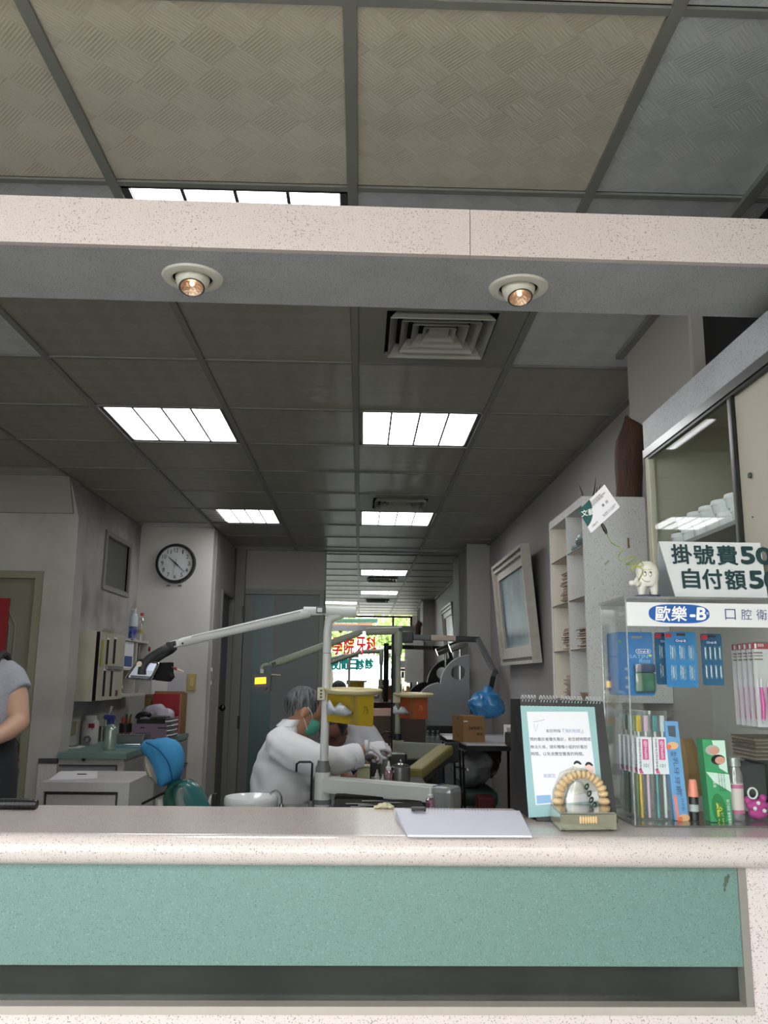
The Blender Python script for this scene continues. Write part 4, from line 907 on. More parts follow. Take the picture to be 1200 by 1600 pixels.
# ================================================================ SHOP FRONT AND STREET (seen in the wall mirror)
wf = struct('window_2', MB().box((-2.3, -.50, .35), (1.02, -.494, 2.52)), m_glass)
for x in (-2.3, -1.2, .62, .98): MB().box((x, -.52, .35), (x+.04, -.47, 2.52)).build('window_frame', m_dark, wf)
MB().box((-2.3, -.52, 2.50), (1.02, -.47, 2.54)).build('window_frame', m_dark, wf)
ls_ = thing('window_lettering', (-.1, -.485, 1.5), 'red and teal lettering stuck on the shop window, seen in the mirror', 'sign')
m_red = M('window_red', '#e5251d', .5, emit=.4); m_tl = M('window_teal', '#0c9c98', .5, emit=.2)  # glow stands in for daylight passing through the translucent letters
DM = 2*YB+.487
def mx(px): return Fm(px, 1009).x
def Fm(px, py): return F(px, py, DM)      # point whose mirror image sits at this pixel
def mwin(px, py): p = Fm(px, py); return Vector((p.x, -.487, p.z))
for s_, px_ in (('學', 527), ('院', 545.5), ('牙', 563.5), ('科', 580)): txt(s_, m_red, ls_, mwin(px_, 1009), UX, UZ, .185, .34, fat=.008)
for s_, px_ in (('夜', 521), ('間', 535), ('日', 550), ('診', 561)): txt(s_, m_tl, ls_, mwin(px_+2, 1038), UX, UZ, .16, .20, fat=.011)
txt('診', m_tl, ls_, mwin(577, 1037), UX, UZ, .16, .20, fat=.011)
struct('floor_street', MB().box((-9, -14, -.12), (9, -.55, -.02)), M('street_paving', '#a7a49c', .8, mottle=(1, .3, '#8b8982')))
def awning(py0, py1, x0, x1, y, col, name, label, sag=0):
    z0, z1 = F(560, py1, 2*YB-y).z, F(560, py0, 2*YB-y).z
    mb = MB(); mb.box((x0, y-.5, z0), (x1, y, z1), bev=.01)
    for v in mb.b.verts: v.co.z += sag*(v.co.x-x0)
    tag(mb.build(name, M(name+'_m', col, .6), None), label, 'awning')
awning(969, 974, -1.6, .35, -1.3, '#2f5a45', 'green_awning', 'dark green awning edge outside the shop, seen in the mirror', .02)
awning(976, 982, -1.6, .25, -1.9, '#c98a6a', 'canvas_awning', 'salmon canvas awning outside the shop, seen in the mirror', .04)
pb_ = thing('far_building', (2.2, -10.5, -.02), 'pinkish building with a barred window across the street, seen in the mirror', 'building')
MB().box((1.1, -11.5, -.02), (4.5, -10.5, 6)).build('facade', M('pink_tile', '#c9a795', .7, mottle=(3, .3, '#b39282')), pb_)
MB().box((1.25, -10.5, 2.2), (2.2, -10.47, 3.1)).build('window_pane', M('far_window', '#d8d0c4', .4), pb_)
for k in range(7): MB().tube([(1.25+.155*k, -10.42, 2.15), (1.25+.155*k, -10.42, 3.15)], .02, 6).build('window_bar', m_dark, pb_)
for z in (2.3, 2.7, 3.05): MB().tube([(1.2, -10.42, z), (2.25, -10.42, z)], .02, 6).build('window_bar', m_dark, pb_)
m_leaf = M('leaf_fresh', '#b4c977', .6, mottle=(3, .8, '#86a552')); m_bark = M('bark', '#5b5348', .8)
def tree(x, y, h, r, n, label):
    t = thing('street_tree', (x, y, -.02), label, 'tree')
    MB().tube([(x, y, -.02), (x+.05, y, h*.5), (x-.05, y+.05, h)], [.11, .08, .04], 8).build('trunk', m_bark, t, smooth=True)
    rnd = random.Random(int(x*100)+7); V, Fc = [], []
    for k in range(n):
        d = Vector((rnd.gauss(0, 1), rnd.gauss(0, 1), rnd.gauss(0, .8))).normalized()*r*rnd.uniform(.35, 1); c = Vector((x, y, h))+d
        a = Vector((rnd.gauss(0, 1), rnd.gauss(0, 1), rnd.gauss(0, 1))).normalized()*.09; b = a.cross(Vector((rnd.random(), rnd.random(), 1))).normalized()*.05
        i = len(V); V += [c-a, c-b, c+a, c+b]; Fc.append((i, i+1, i+2, i+3))
    me = bpy.data.meshes.new('foliage'); me.from_pydata(V, [], Fc); me.materials.append(m_leaf); o = bpy.data.objects.new('foliage', me); COL.objects.link(o); o.parent = t; me.transform(Matrix.Translation(-t.location)); o['kind'] = 'stuff'
tree(-.8, -5.5, 2.55, .85, 1000, 'leafy green street tree seen in the mirror behind the red lettering')
tree(1.0, -6.8, 2.5, .85, 1100, 'leafy green street tree seen in the mirror right of the lettering')

# ================================================================ DENTAL UNITS
m_ucol = M('unit_white', '#d8dbd9', .35, mottle=(5, .15, '#c9ccc9')); m_ugr = M('unit_greenish', '#a2a695', .4, mottle=(5, .2, '#919584'))
m_ucollar = M('collar_grey', '#74787a', .45); m_rim = M('cream_rim', '#d6cb9c', .35)
def lamp_head(t, P, D, flip):
    pass
def polyarm(mb, a, b, ra, rb, n=18, sq=1.25):
    """oval arm segment from a to b"""
    a, b = Vector(a), Vector(b); d = (b-a).normalized(); s = d.cross(UY).normalized()
    rings = []
    for k, t in enumerate((0, .02, .5, .98, 1)):
        e = (.8, 1, 1, 1, .8)[k]; r = (ra+(rb-ra)*t)*e; rings.append((a+(b-a)*t, s*r, UY*r/sq))
    return mb.loft(rings, n)
UY1 = 4.0
u1 = thing('dental_unit', F(504, 1256, UY1), 'white dental unit column with long lamp arm, beside the dentist, nearest one', 'dental unit')
def f1(px, py, dy=0): return F(px, py, UY1+dy)
b = f1(504, 1256); zc = lambda py: f1(510, py).z
bx = f1(504, 1230).x; px_ = f1(507.8, 1150).x
MB().lathe([(0, -.55), (.14, -.55), (.14, -.53), (.045, -.50), (.038, -.03), (.038, 0), (0, 0)], (bx, UY1, zc(1256)), n=28).build('lower_column', m_ucol, u1, smooth=True)
MB().lathe([(0, 0), (.041, 0), (.041, .02), (0, .02)], (bx, UY1, zc(1256)), n=28).build('collar', m_ucollar, u1, smooth=True)
MB().lathe([(0, 0), (.0375, 0), (.0365, zc(1206)-zc(1250)), (0, zc(1206)-zc(1250))], (bx, UY1, zc(1250)), n=28).build('column', m_ucol, u1, smooth=True)
MB().lathe([(0, 0), (.035, 0), (.034, .022), (.027, .036), (.0255, .052), (0, .052)], (bx, UY1, zc(1207)), n=28).build('collar', m_ucollar, u1, smooth=True)
P = [Vector((bx+.004, UY1, zc(1195))), Vector((px_, UY1, zc(1020))), Vector((px_, UY1, zc(990))), Vector((px_+.003, UY1, zc(977))), f1(514.5, 968.5), f1(523, 963.5), f1(535, 961), f1(548, 958.5)]
MB().tube(smooth_path(P, 5), [.0195]*(len(smooth_path(P, 5))-8)+[.0185, .017, .016, .014, .013, .012, .012, .012], 20).build('pole', m_ucol, u1, smooth=True)
MB().lathe([(.0199, 0), (.0202, 0), (.0202, .002), (.0199, .002)], (px_, UY1, zc(1021)), n=28).build('pole_joint', m_dark, u1)
mb = MB(); polyarm(mb, f1(508, 955), f1(557, 957), .0245, .027, 20, 1.0); mb.build('shoulder_arm', m_ucol, u1, smooth=True)
mb = MB(); polyarm(mb, f1(511, 955), f1(474, 955), .019, .022); mb.build('elbow_joint', m_ucol, u1, smooth=True)
MB().obox(f1(502, 954)+Y_(-.022), (.045, .012, .028)).build('joint_recess', m_dark, u1)
MB().obox(f1(500, 954)+Y_(-.027), (.024, .012, .020), bev=.002).build('joint_knuckle', m_ucol, u1)
for a_, c_ in ((f1(478, 962), 0), (f1(458, 970), 0)): MB().ball(a_, .006, 8).build('screw_cap', m_dark, u1, smooth=True)
mb = MB(); polyarm(mb, f1(484, 957), f1(280, 1004.5), .0235, .0205); mb.build('spring_arm', m_ucol, u1, smooth=True)
s = (f1(484, 957)-f1(280, 1004.5)).normalized()
mb = MB(); mb.loft([(f1(470, 955.5)+Y_(-.0195), s.cross(UY)*.004, Y_(.003)), (f1(300, 995)+Y_(-.018), s.cross(UY)*.004, Y_(.003))], 8); mb.build('arm_ridge', m_ucol, u1, smooth=True)
MB().obox(f1(274, 1006), (.040, .034, .034), [s, UY, s.cross(UY)], bev=.004).build('wrist_joint', m_ucol, u1)
MB().obox(f1(272, 1006)+Y_(-.017), (.026, .003, .022), [s, UY, s.cross(UY)]).build('joint_recess', m_dark, u1)
MB().ball(f1(286.5, 1005.5)+Y_(-.018), .005, 8).build('arm_screw', m_dark, u1, smooth=True)
# lamp head: dark yoke, framed reflector, rear housing, handle
m_yoke = M('lamp_yoke_grey', '#2b2c2f', .6)
for dy in (-.075, .075):
    pts = smooth_path([f1(270, 1009)+Y_(dy*.6), f1(262, 1015)+Y_(dy), f1(248, 1023)+Y_(dy), f1(236, 1032)+Y_(dy), f1(229, 1042)+Y_(dy), f1(227, 1054)+Y_(dy)], 5)
    rg = []
    for k, p in enumerate(pts):
        d = (pts[min(k+1, len(pts)-1)]-pts[max(k-1, 0)]); d.y = 0; d.normalize(); rg.append((p, d.cross(UY)*.0175, Y_(.007)))
    MB().loft(rg, 8).build('yoke_arm', m_yoke, u1, smooth=True)
MB().obox(f1(268, 1010), (.028, .13, .036), bev=.008).build('yoke_bridge', m_yoke, u1)
MB().lathe([(0, 0), (.0125, 0), (.0125, .006), (0, .006)], f1(225, 1038)+Y_(-.084), (0, -1, 0), 20).build('yoke_knob', M('cream_knob', '#d9d0b5', .4), u1, smooth=True)
fr4 = [f1(200, 1061), f1(241, 1063), f1(255, 1036), f1(222, 1030)]
c0_ = sum(fr4, Vector())/4
def quad_ring(mb, q, dy0, dy1, r):
    pass
loop = []
for k, p in enumerate(fr4):
    p0, p2 = fr4[k-1], fr4[(k+1) % 4]
    for t in (.12, .04): loop.append(p+(p0-p)*t+(p2-p)*(.16-t)*.3)
    for t in (.04, .12): loop.append(p+(p2-p)*t+(p0-p)*(.16-t)*.3)
mb = MB(); mb.tube(loop+loop[:2], .0042, 8); 
for v in mb.b.verts: v.co.y -= .062
mb.build('lamp_rim', m_chrome, u1, smooth=True)
mb = MB(); mb.prism([p+Y_(-.06) for p in loop], Y_(.12)); mb.build('lamp_body', m_matte, u1)
inn = [c0_+(p-c0_)*.86+Y_(-.062) for p in loop]
MB().prism(inn, Y_(-.001)).build('lamp_interior', M('lamp_interior_grey', '#6d7073', .25, metal=.6), u1)
MB().prism([f1(228, 1049)+Y_(-.0645), f1(245, 1048)+Y_(-.0645), f1(250, 1037)+Y_(-.0645), f1(229, 1036)+Y_(-.0645)], Y_(-.001)).build('lamp_reflector', M('lamp_reflector_blue', '#b9c4ea', .2, coat=.6), u1)
MB().prism([f1(210, 1059)+Y_(-.0645), f1(239, 1060)+Y_(-.0645), f1(241, 1057)+Y_(-.0645), f1(210, 1055)+Y_(-.0645)], Y_(-.001)).build('lamp_slot', m_black, u1)
mb = MB(); mb.prism([f1(246, 1036)+Y_(-.045), f1(268, 1035)+Y_(-.045), f1(268, 1050)+Y_(-.045), f1(270, 1058)+Y_(-.045), f1(264, 1065)+Y_(-.045), f1(247, 1063)+Y_(-.045), f1(243, 1058)+Y_(-.045)], Y_(.09)); mb.build('rear_housing', m_matte, u1)
MB().tube([f1(268, 1042), f1(273, 1044)], .003, 8).build('handle_stem', m_steel, u1)
MB().tube([f1(272, 1043.5), f1(277, 1046)], .006, 10).build('handle_collar', M('handle_red', '#9c1f24', .4), u1, smooth=True)
MB().tube([f1(276, 1045.5), f1(287, 1050)], [.006, .005], 10).build('handle', M('handle_cream', '#e0cfb8', .4), u1, smooth=True)
# pole bracket with switch plate
MB().box((f1(496, 1090).x, UY1-.03, f1(502, 1094).z), (f1(509, 1090).x, UY1+.02, f1(502, 1074).z), bev=.003).build('clamp', M('clamp_cream', '#c8c2a3', .4), u1)
for py in (1079, 1084, 1089): MB().box((f1(501, 0).x if 0 else f1(500.5, 1080).x, UY1-.033, f1(502, py+1.5).z), (f1(504, 1080).x, UY1-.029, f1(502, py-1.5).z)).build('clamp_slot', m_black, u1)
# tray arm
def tray_arm(t, a, b, h0, h1, w, mat):
    d = (b-a); d.z = 0; d.normalize(); s = d.cross(UZ)
    mb = MB(); P = [a+s*w/2, a-s*w/2, b-s*w/2, b+s*w/2]; lo = [p.copy() for p in P]; 
    hi = [P[0]+Z_(h0), P[1]+Z_(h0), P[2]+Z_(h1), P[3]+Z_(h1)]
    mb.pts(lo+hi, [(3, 2, 1, 0), (4, 5, 6, 7), (0, 1, 5, 4), (1, 2, 6, 5), (2, 3, 7, 6), (3, 0, 4, 7)]); bmesh.ops.bevel(mb.b, geom=mb.b.edges[:], offset=.008, segments=2, affect='EDGES')
    mb.build('tray_arm', mat, t); return d, s
a, b = F(508, 1238, 3.985), F(683, 1254, 3.7)
d, s = tray_arm(u1, a, b, F(508, 1213, 3.985).z-a.z, F(683, 1227, 3.7).z-b.z, .07, m_ucol)
mb = MB(); e = F(698, 1247, 3.68); mb.obox(e, (.095, .12, .10), [d, s, UZ], bev=.022); mb.build('arm_end_cap', M('wrapped_end_grey', '#8f9294', .25, coat=.6, bump=(25, .5)), u1)
# instrument tray under the arm (dark) with instruments
tz = F(600, 1262, 3.5).z-.002
MB().box((F(520, 1262, 3.5).x, 3.28, tz-.02), (F(665, 1262, 3.5).x, 3.75, tz), bev=.006).build('instrument_tray', m_matte, u1)
MB().box((F(522, 1262, 3.8).x, 3.80, tz-.03), (F(660, 1262, 3.8).x, 3.90, tz+.004), bev=.01).build('tray_hood', m_matte, u1)
ins = [((548, 1249), (572, 1247)), ((560, 1251), (592, 1249)), ((540, 1256), (575, 1252)), ((600, 1252), (632, 1256)), ((566, 1245), (600, 1250))]
for k, (p, q) in enumerate(ins):
    t = thing('dental_instrument', F(p[0], p[1], 3.5), ('thin steel instrument leftmost on the black tray', 'steel instrument with bright edge in the middle of the black tray', 'steel instrument nearest the counter on the black tray', 'steel instrument at the right end of the black tray', 'steel instrument at the rear of the black tray')[k], 'instrument', 'instruments on the black tray')
    A, B = F(p[0], p[1], 3.5+.04*k), F(q[0], q[1], 3.5+.04*k); A.z = B.z = tz+.004
    MB().tube([A, A+(B-A)*.6, B], [.0035, .003, .0012], 8).build('handle', m_steel, t, smooth=True)
    MB().tube([B, B+(B-A)*.18], [.0011, .0006], 6).build('tip', m_chrome, t)
# pink dropper bottles
def dropper(c, s, label, mcol, grp='pink dropper bottles'):
    t = thing('dropper_bottle', c, label, 'bottle', grp); c = Vector(c)
    MB().lathe([(0, 0), (.016*s, 0), (.018*s, .004*s), (.018*s, .042*s), (.008*s, .052*s), (0, .052*s)], c, n=18).build('bottle_body', mcol, t, smooth=True)
    MB().lathe([(0, .050*s), (.012*s, .050*s), (.012*s, .060*s), (.007*s, .064*s), (.003*s, .085*s), (0, .086*s)], c, n=16).build('nozzle_cap', m_white, t, smooth=True)
m_pinkliq = M('pink_liquid', '#b8568f', .15, alpha=.6); m_pink2 = M('pink_liquid_pale', '#d189a5', .2, alpha=.6)
dropper((F(677, 1262, 3.45).x-.012, 3.44, tz), 1.0, 'dropper bottle of magenta liquid in front of the arm end cap', m_pinkliq)
# cuspidor with bowl and taps
cy = 3.98; pz = F(465, 1262, cy).z
MB().box((F(418, 1262, cy).x, cy-.12, pz-.03), (F(519, 1262, cy).x, cy+.12, pz), bev=.01).build('cuspidor_base', M('cuspidor_grey', '#83857d', .4, mottle=(60, .4, '#5f625c')), u1)
MB().box((F(425, 1262, cy).x, cy-.08, 0), (F(500, 1262, cy).x, cy+.1, pz-.03), bev=.02).build('unit_cabinet', m_ucol, u1)
bc_ = F(392, 1265, cy-.05); 
MB().lathe([(0, 0), (.075, 0), (.102, .006), (.117, .022), (.121, .045), (.119, .063), (.115, .068), (.110, .064), (.085, .035), (.02, .022), (0, .022)], (bc_.x, cy-.05, F(392, 1269, cy-.05).z), n=40).build('bowl', M('ceramic_white', '#e6eaec', .15, coat=.5), u1, smooth=True)
MB().lathe([(0, -.16), (.04, -.16), (.06, 0), (0, 0)], (bc_.x, cy-.05, F(392, 1266, cy-.05).z), n=20).build('bowl_stem', m_ucollar, u1, smooth=True)
MB().box((bc_.x, cy-.08, pz-.12), (F(425, 1262, cy).x+.02, cy-.02, pz-.08)).build('bowl_bracket', m_ucollar, u1)
MB().tube(smooth_path([F(440, 1256, cy-.03), F(439, 1243, cy-.03), F(432, 1236, cy-.03), F(424, 1239, cy-.03), F(423, 1242, cy-.03)]), .0045, 8).build('rinse_tap', m_chrome, u1, smooth=True)
MB().lathe([(0, 0), (.012, 0), (.009, .02), (0, .02)], (F(440, 1258, cy-.03).x, cy-.03, pz), n=14).build('tap_base', m_steel, u1, smooth=True)
MB().tube([F(486, 1256, cy), F(487, 1215, cy), F(488, 1193, cy), F(485, 1190.5, cy), F(468, 1190.5, cy), F(463.5, 1194, cy), F(463, 1206, cy)], .0052, 8).build('cup_filler_pipe', m_black, u1, smooth=True)
MB().lathe([(0, 0), (.014, 0), (.011, .03), (0, .03)], (F(486, 1256, cy).x, cy, pz), n=14).build('pipe_base', m_ucollar, u1, smooth=True)

def bucket(unit_y, disc_px, disc_py, rpx, body, mats, label, tissue, knob=True):
    """round cream tray with a faceted bucket hanging under it"""
    c = F(disc_px, disc_py, unit_y); k = unit_y/FPX; r = rpx*k
    t = thing('waste_bucket', c+Z_(-.2), label, 'bucket')
    MB().lathe([(0, 0), (r*.80, 0), (r*.92, .005), (r*.985, .013), (r, .020), (r*.975, .024), (r*.90, .017), (r*.8, .012), (0, .010)], c+Z_(-.010), (.01, -.045, 1), n=48).build('tray_rim', m_rim, t, smooth=True)
    (xl, xm1, xm2, xr, yt, yb, yb2) = body; ym_ = unit_y
    top = [F(xl, yt, ym_), F(xm1, yt, ym_), F(xm2, yt, ym_), F(xr, yt, ym_)]
    xs = [p.x for p in top]; z1 = c.z-.012; z0 = F(xm2, yb2, ym_).z; z0l = F(xl, yb, ym_).z; D = r*.7
    P = [Vector((xs[0], unit_y+.02, 0)), Vector((xs[1], unit_y-D*.75, 0)), Vector((xs[2], unit_y-D, 0)), Vector((xs[3], unit_y-D*.65, 0)), Vector((xs[3]-.002, unit_y+D*.6, 0)), Vector((xs[1], unit_y+D, 0))]
    mb = MB(); n = len(P)
    lo = [Vector((xs[0]+(p.x-xs[0])*.98+.002, p.y, z0l+(z0-z0l)*((p.x-xs[0])/(xs[3]-xs[0])))) for p in P]; hi = [Vector((p.x, p.y, z1)) for p in P]
    mb.pts(lo+hi, [tuple(range(n))[::-1], tuple(range(n, 2*n))]+[(k2, (k2+1) % n, n+(k2+1) % n, n+k2) for k2 in range(n)])
    mb.build('bucket_body', mats[0], t)
    for i_ in (1, 2):
        e = (hi[i_]-lo[i_]); q_ = hi[i_]; mb = MB(); dl = (P[i_-1]-P[i_]).normalized(); dr = (P[i_+1]-P[i_]).normalized(); wd = r*.10
        mb.prism([hi[i_]+Y_(-.001), hi[i_]+dl*wd+Y_(-.001), lo[i_]+dl*wd+Y_(-.001), lo[i_]+Y_(-.001)], Y_(-.0015)); mb.build('edge_tape', mats[1], t)
    m_ = (lo[2]+hi[3])/2+Y_(-.004); e = (lo[3]-lo[2]); e.z = 0
    txt('乃', mats[2], t, m_+e*.0+Y_(-.002), e, UZ, .026, .032)
    if tissue:
        tc = F(tissue[0], tissue[1], unit_y-D-.02)
        mb = MB(); ww = tissue[2]*k
        rr = [(tc+X_(-ww*.5), Z_(ww*.18), Y_(.02)), (tc+X_(-ww*.38)+Z_(ww*.05), Z_(ww*.30), Y_(.03)), (tc+X_(-ww*.2)+Z_(-ww*.08), Z_(ww*.10), Y_(.025)), (tc+X_(0), Z_(ww*.24), Y_(.04)), (tc+X_(ww*.25)+Z_(-ww*.05), Z_(ww*.2), Y_(.035)), (tc+X_(ww*.5)+Z_(-ww*.12), Z_(ww*.06), Y_(.02))]
        mb.loft(rr, 12)
        for v in mb.b.verts: v.co += Vector((noise.noise(v.co*40), noise.noise(v.co*43+UX), noise.noise(v.co*45+UY)))*.012
        t2 = thing('tissue_bag', tc+Z_(-.03), 'crumpled whitish film bag hanging from the '+label.split(' ')[0]+' bucket', 'bag'); mb.build('film', M('tissue_film', '#bcc4cc', .35, coat=.4, bump=(40, .6)), t2, smooth='full')
    return t
m_yb = M('bucket_yellow', '#b79a22', .45, mottle=(9, .4, '#a18719')); m_tape = M('tape_tan', '#a58f54', .4); m_dkink = M('bucket_ink', '#6b5c14', .6)
m_ob = M('bucket_orange', '#a8502a', .45, mottle=(9, .4, '#8c3f20')); m_tape2 = M('tape_brown', '#8f6d4a', .4); m_oink = M('bucket_ink_pale', '#c9a08a', .6)
bucket(3.97, 552, 1081, 45, (507, 553, 559, 584, 1090, 1127, 1134), (m_yb, m_tape, m_dkink), 'yellow faceted waste bucket under a round cream tray, beside the dentist', (530, 1108, 36))
MB().box((F(507, 1085, 3.99).x, 3.985, F(520, 1089, 3.99).z), (F(530, 1085, 3.99).x, 4.0, F(520, 1084, 3.99).z)).build('bucket_bracket', MATS['clamp_cream'], u1)

UY2 = 5.8
u2 = thing('dental_unit', F(622, 1220, UY2), 'greenish grey dental unit column with lamp arm, farther one, centre right', 'dental unit')
def f2(px, py, dy=0): return F(px, py, UY2+dy)
x2 = f2(621.5, 1100).x
MB().lathe([(0, -.5), (.2, -.5), (.2, -.48), (.042, -.45), (.042, f2(622, 1157).z-f2(622, 1192).z), (0, f2(622, 1157).z-f2(622, 1192).z)], (x2, UY2, f2(622, 1192).z), n=24).build('column', m_ugr, u2, smooth=True)
MB().lathe([(0, 0), (.034, 0), (.024, .04), (0, .04)], (x2, UY2, f2(622, 1156).z), n=24).build('collar', m_black, u2, smooth=True)
MB().lathe([(0, 0), (.0225, 0), (.0225, 1), (0, 1)], (x2, UY2, f2(622, 1148).z), n=24).build('pole', m_ugr, u2, smooth=True) if False else None
MB().tube([(x2, UY2, f2(622, 1148).z), (x2, UY2, f2(622, 1025).z)], .0175, 18).build('pole', m_ugr, u2, smooth=True)
MB().lathe([(0, 0), (.016, 0), (.022, .012), (.028, .05), (.028, f2(622, 990).z-f2(622, 1025).z), (.022, f2(622, 984).z-f2(622, 1025).z), (0, f2(622, 984).z-f2(622, 1025).z)], (f2(622.5, 1000).x, UY2, f2(622, 1025).z), n=24).build('pole_head', m_ugr, u2, smooth=True)
mb = MB(); polyarm(mb, f2(629, 985), f2(571, 987), .026, .026); mb.build('shoulder_arm', m_ugr, u2, smooth=True)
MB().obox(f2(626, 984)+Y_(-.022), (.028, .012, .022)).build('joint_recess', m_dark, u2)
mb = MB(); polyarm(mb, f2(560, 987), f2(567, 987), .02, .02); mb.build('elbow_joint', m_ugr, u2)
mb = MB(); polyarm(mb, f2(563, 988), f2(438, 1034), .022, .025); mb.build('spring_arm', m_ugr, u2, smooth=True)
s = (f2(563, 988)-f2(438, 1034)).normalized()
mb = MB(); polyarm(mb, f2(441, 1032.5), f2(422, 1039), .026, .018); mb.build('wrist_joint', m_ugr, u2, smooth=True)
MB().obox(f2(428, 1037)+Y_(-.02), (.03, .008, .018), [s, UY, s.cross(UY)]).build('joint_recess', m_dark, u2)
MB().tube(smooth_path([f2(420, 1039), f2(414, 1039), f2(409, 1043), f2(409, 1054)]), .011, 12).build('lamp_hanger', m_ugr, u2, smooth=True)
MB().obox(f2(409.5, 1049), (.022, .03, .03), bev=.003).build('hanger_block', m_white, u2)
mb = MB(); P = [f2(396, 1056), f2(403, 1052), f2(418, 1052), f2(424, 1055), f2(423, 1080), f2(418, 1083), f2(400, 1083), f2(396, 1080)]
mb.prism([p+Y_(-.05) for p in P], Y_(.1)); mb.build('lamp_head', m_black, u2)
MB().prism([f2(400, 1059)+Y_(-.052), f2(417, 1058)+Y_(-.052), f2(417, 1068)+Y_(-.052), f2(399.5, 1069)+Y_(-.052)], Y_(-.002)).build('lit_window', M('lamp_yellow_glow', '#ffc21e', .4, emit=1.6), u2)
MB().prism([f2(399, 1070)+Y_(-.053), f2(418, 1069)+Y_(-.053), f2(417, 1072)+Y_(-.053), f2(400, 1073)+Y_(-.053)], Y_(-.004)).build('lamp_lip', M('lamp_lip_brown', '#5a1f12', .3), u2)
MB().tube([f2(416, 1078)+Y_(-.055), f2(419, 1074)+Y_(-.055)], .004, 8).build('lamp_catch', m_chrome, u2)
MB().tube([f2(424, 1054), f2(438, 1055)], .0035, 8).build('handle', M('handle_cream', '#e0cfb8', .4), u2)
bucket(5.74, 646, 1086.5, 31, (624, 642, 645, 667, 1090, 1122, 1123), (m_ob, m_tape2, m_oink), 'orange faceted waste bucket under a round cream tray, on the farther unit', (627, 1110, 24))
MB().obox(F(620, 1091, 5.76), (.05, .05, .06), bev=.004).build('clamp', MATS['clamp_cream'], u2)
a, b = F(617, 1187, 5.78), F(705, 1186, 5.25)
d, s = tray_arm(u2, a, b, .115, .085, .09, m_ugr)
MB().obox(F(706, 1176, 5.23), (.03, .09, .12), [d, s, UZ], bev=.01).build('arm_end', m_dark, u2)
MB().tube(smooth_path([F(611, 1190, 5.6), F(612, 1160, 5.6), F(610, 1146, 5.6), F(603, 1143.5, 5.6), F(597, 1147, 5.6), F(596, 1150, 5.6)]), .006, 8).build('cup_filler_pipe', M('dark_bronze', '#3c3129', .3, metal=.8), u2, smooth=True)

# bench behind the first unit carrying jars and bottles
bz = F(600, 1222, 4.4).z
bn = thing('work_bench', (F(610, 1222, 4.4).x, 4.42, 0), 'low dark bench between the two dental units carrying jars and bottles', 'bench')
MB().box((F(549, 1222, 4.4).x, 4.30, bz-.025), (F(664, 1222, 4.4).x, 4.62, bz)).build('bench_top', m_dark, bn)
for x in (F(552, 1222, 4.4).x, F(655, 1222, 4.4).x-.03): MB().box((x, 4.32, 0), (x+.03, 4.6, bz-.025)).build('leg', m_dark, bn)
def fb(px, y=4.4): p = F(px, 1222, y); return Vector((p.x, y, bz))
def simple(name, mb, mat, label, cat, group=None, smooth=False): o = mb.build(name, mat, smooth=smooth); return tag(o, label, cat, group)
a = fb(558, 4.35); b = fb(578, 4.35)
t = thing('cream_canister', ((a.x+b.x)/2, 4.38, bz), 'pale cream square canister on the bench below the gloved hand', 'canister')
h_ = F(568, 1196, 4.35).z-bz
MB().box((a.x, 4.35, bz), (b.x, 4.42, bz+h_*.86), bev=.004).build('canister_body', M('canister_cream', '#b3b08c', .4), t); MB().box((a.x-.001, 4.349, bz+h_*.86), (b.x+.001, 4.421, bz+h_), bev=.004).build('lid', M('canister_lid', '#bcb999', .4), t)
t = thing('steel_jar', fb(626, 4.36), 'shiny steel lidded jar on the bench, beside the pink bottle', 'jar')
c = fb(626, 4.38); r = .047
MB().lathe([(0, 0), (r, 0), (r, .075), (0, .075)], c, n=32).build('jar_body', m_steel, t, smooth=True)
MB().lathe([(0, .075), (r*1.03, .075), (r*1.03, .081), (r*.6, .091), (r*.2, .096), (0, .096)], c, n=32).build('lid', m_chrome, t, smooth=True)
MB().lathe([(0, .095), (.004, .095), (.007, .105), (.005, .112), (0, .113)], c, n=14).build('knob', m_chrome, t, smooth=True)
dropper(fb(607, 4.36), 1.25, 'pink dropper bottle on the bench, left of the steel jar', m_pink2)
for k, (px_, s_, lb) in enumerate(((589, .8, 'small white bottle left of the pink one on the bench'), (598, .55, 'smallest white bottle on the bench, in front of the pink one'))):
    dropper(fb(px_, 4.33), s_, lb, m_white, 'small bottles on the bench')
simple('black_case', MB().box((fb(606, 4.55).x, 4.50, bz), (fb(636, 4.5).x, 4.6, bz+.13), bev=.012), m_black, 'black rounded case behind the steel jar', 'case')
simple('black_holder', MB().box((fb(578, 4.5).x, 4.47, bz), (fb(594, 4.5).x, 4.53, bz+.085), bev=.005), m_black, 'black instrument holder behind the small white bottles', 'holder')
t = thing('glass_beaker', fb(597, 4.56), 'clear glass beaker at the back of the bench', 'beaker'); c = fb(597, 4.56)
MB().lathe([(0, 0), (.035, 0), (.036, .14), (.034, .14), (.033, .004), (0, .004)], c+Z_(0), n=24).build('glass', M('beaker_glass', '#c6cfd0', .08, alpha=.12), t, smooth=True)
simple('grey_block', MB().box((fb(580, 4.33).x, 4.32, bz), (fb(592, 4.33).x, 4.36, bz+.03), bev=.003), m_ucollar, 'small grey block on the bench beside the cream canister', 'block')

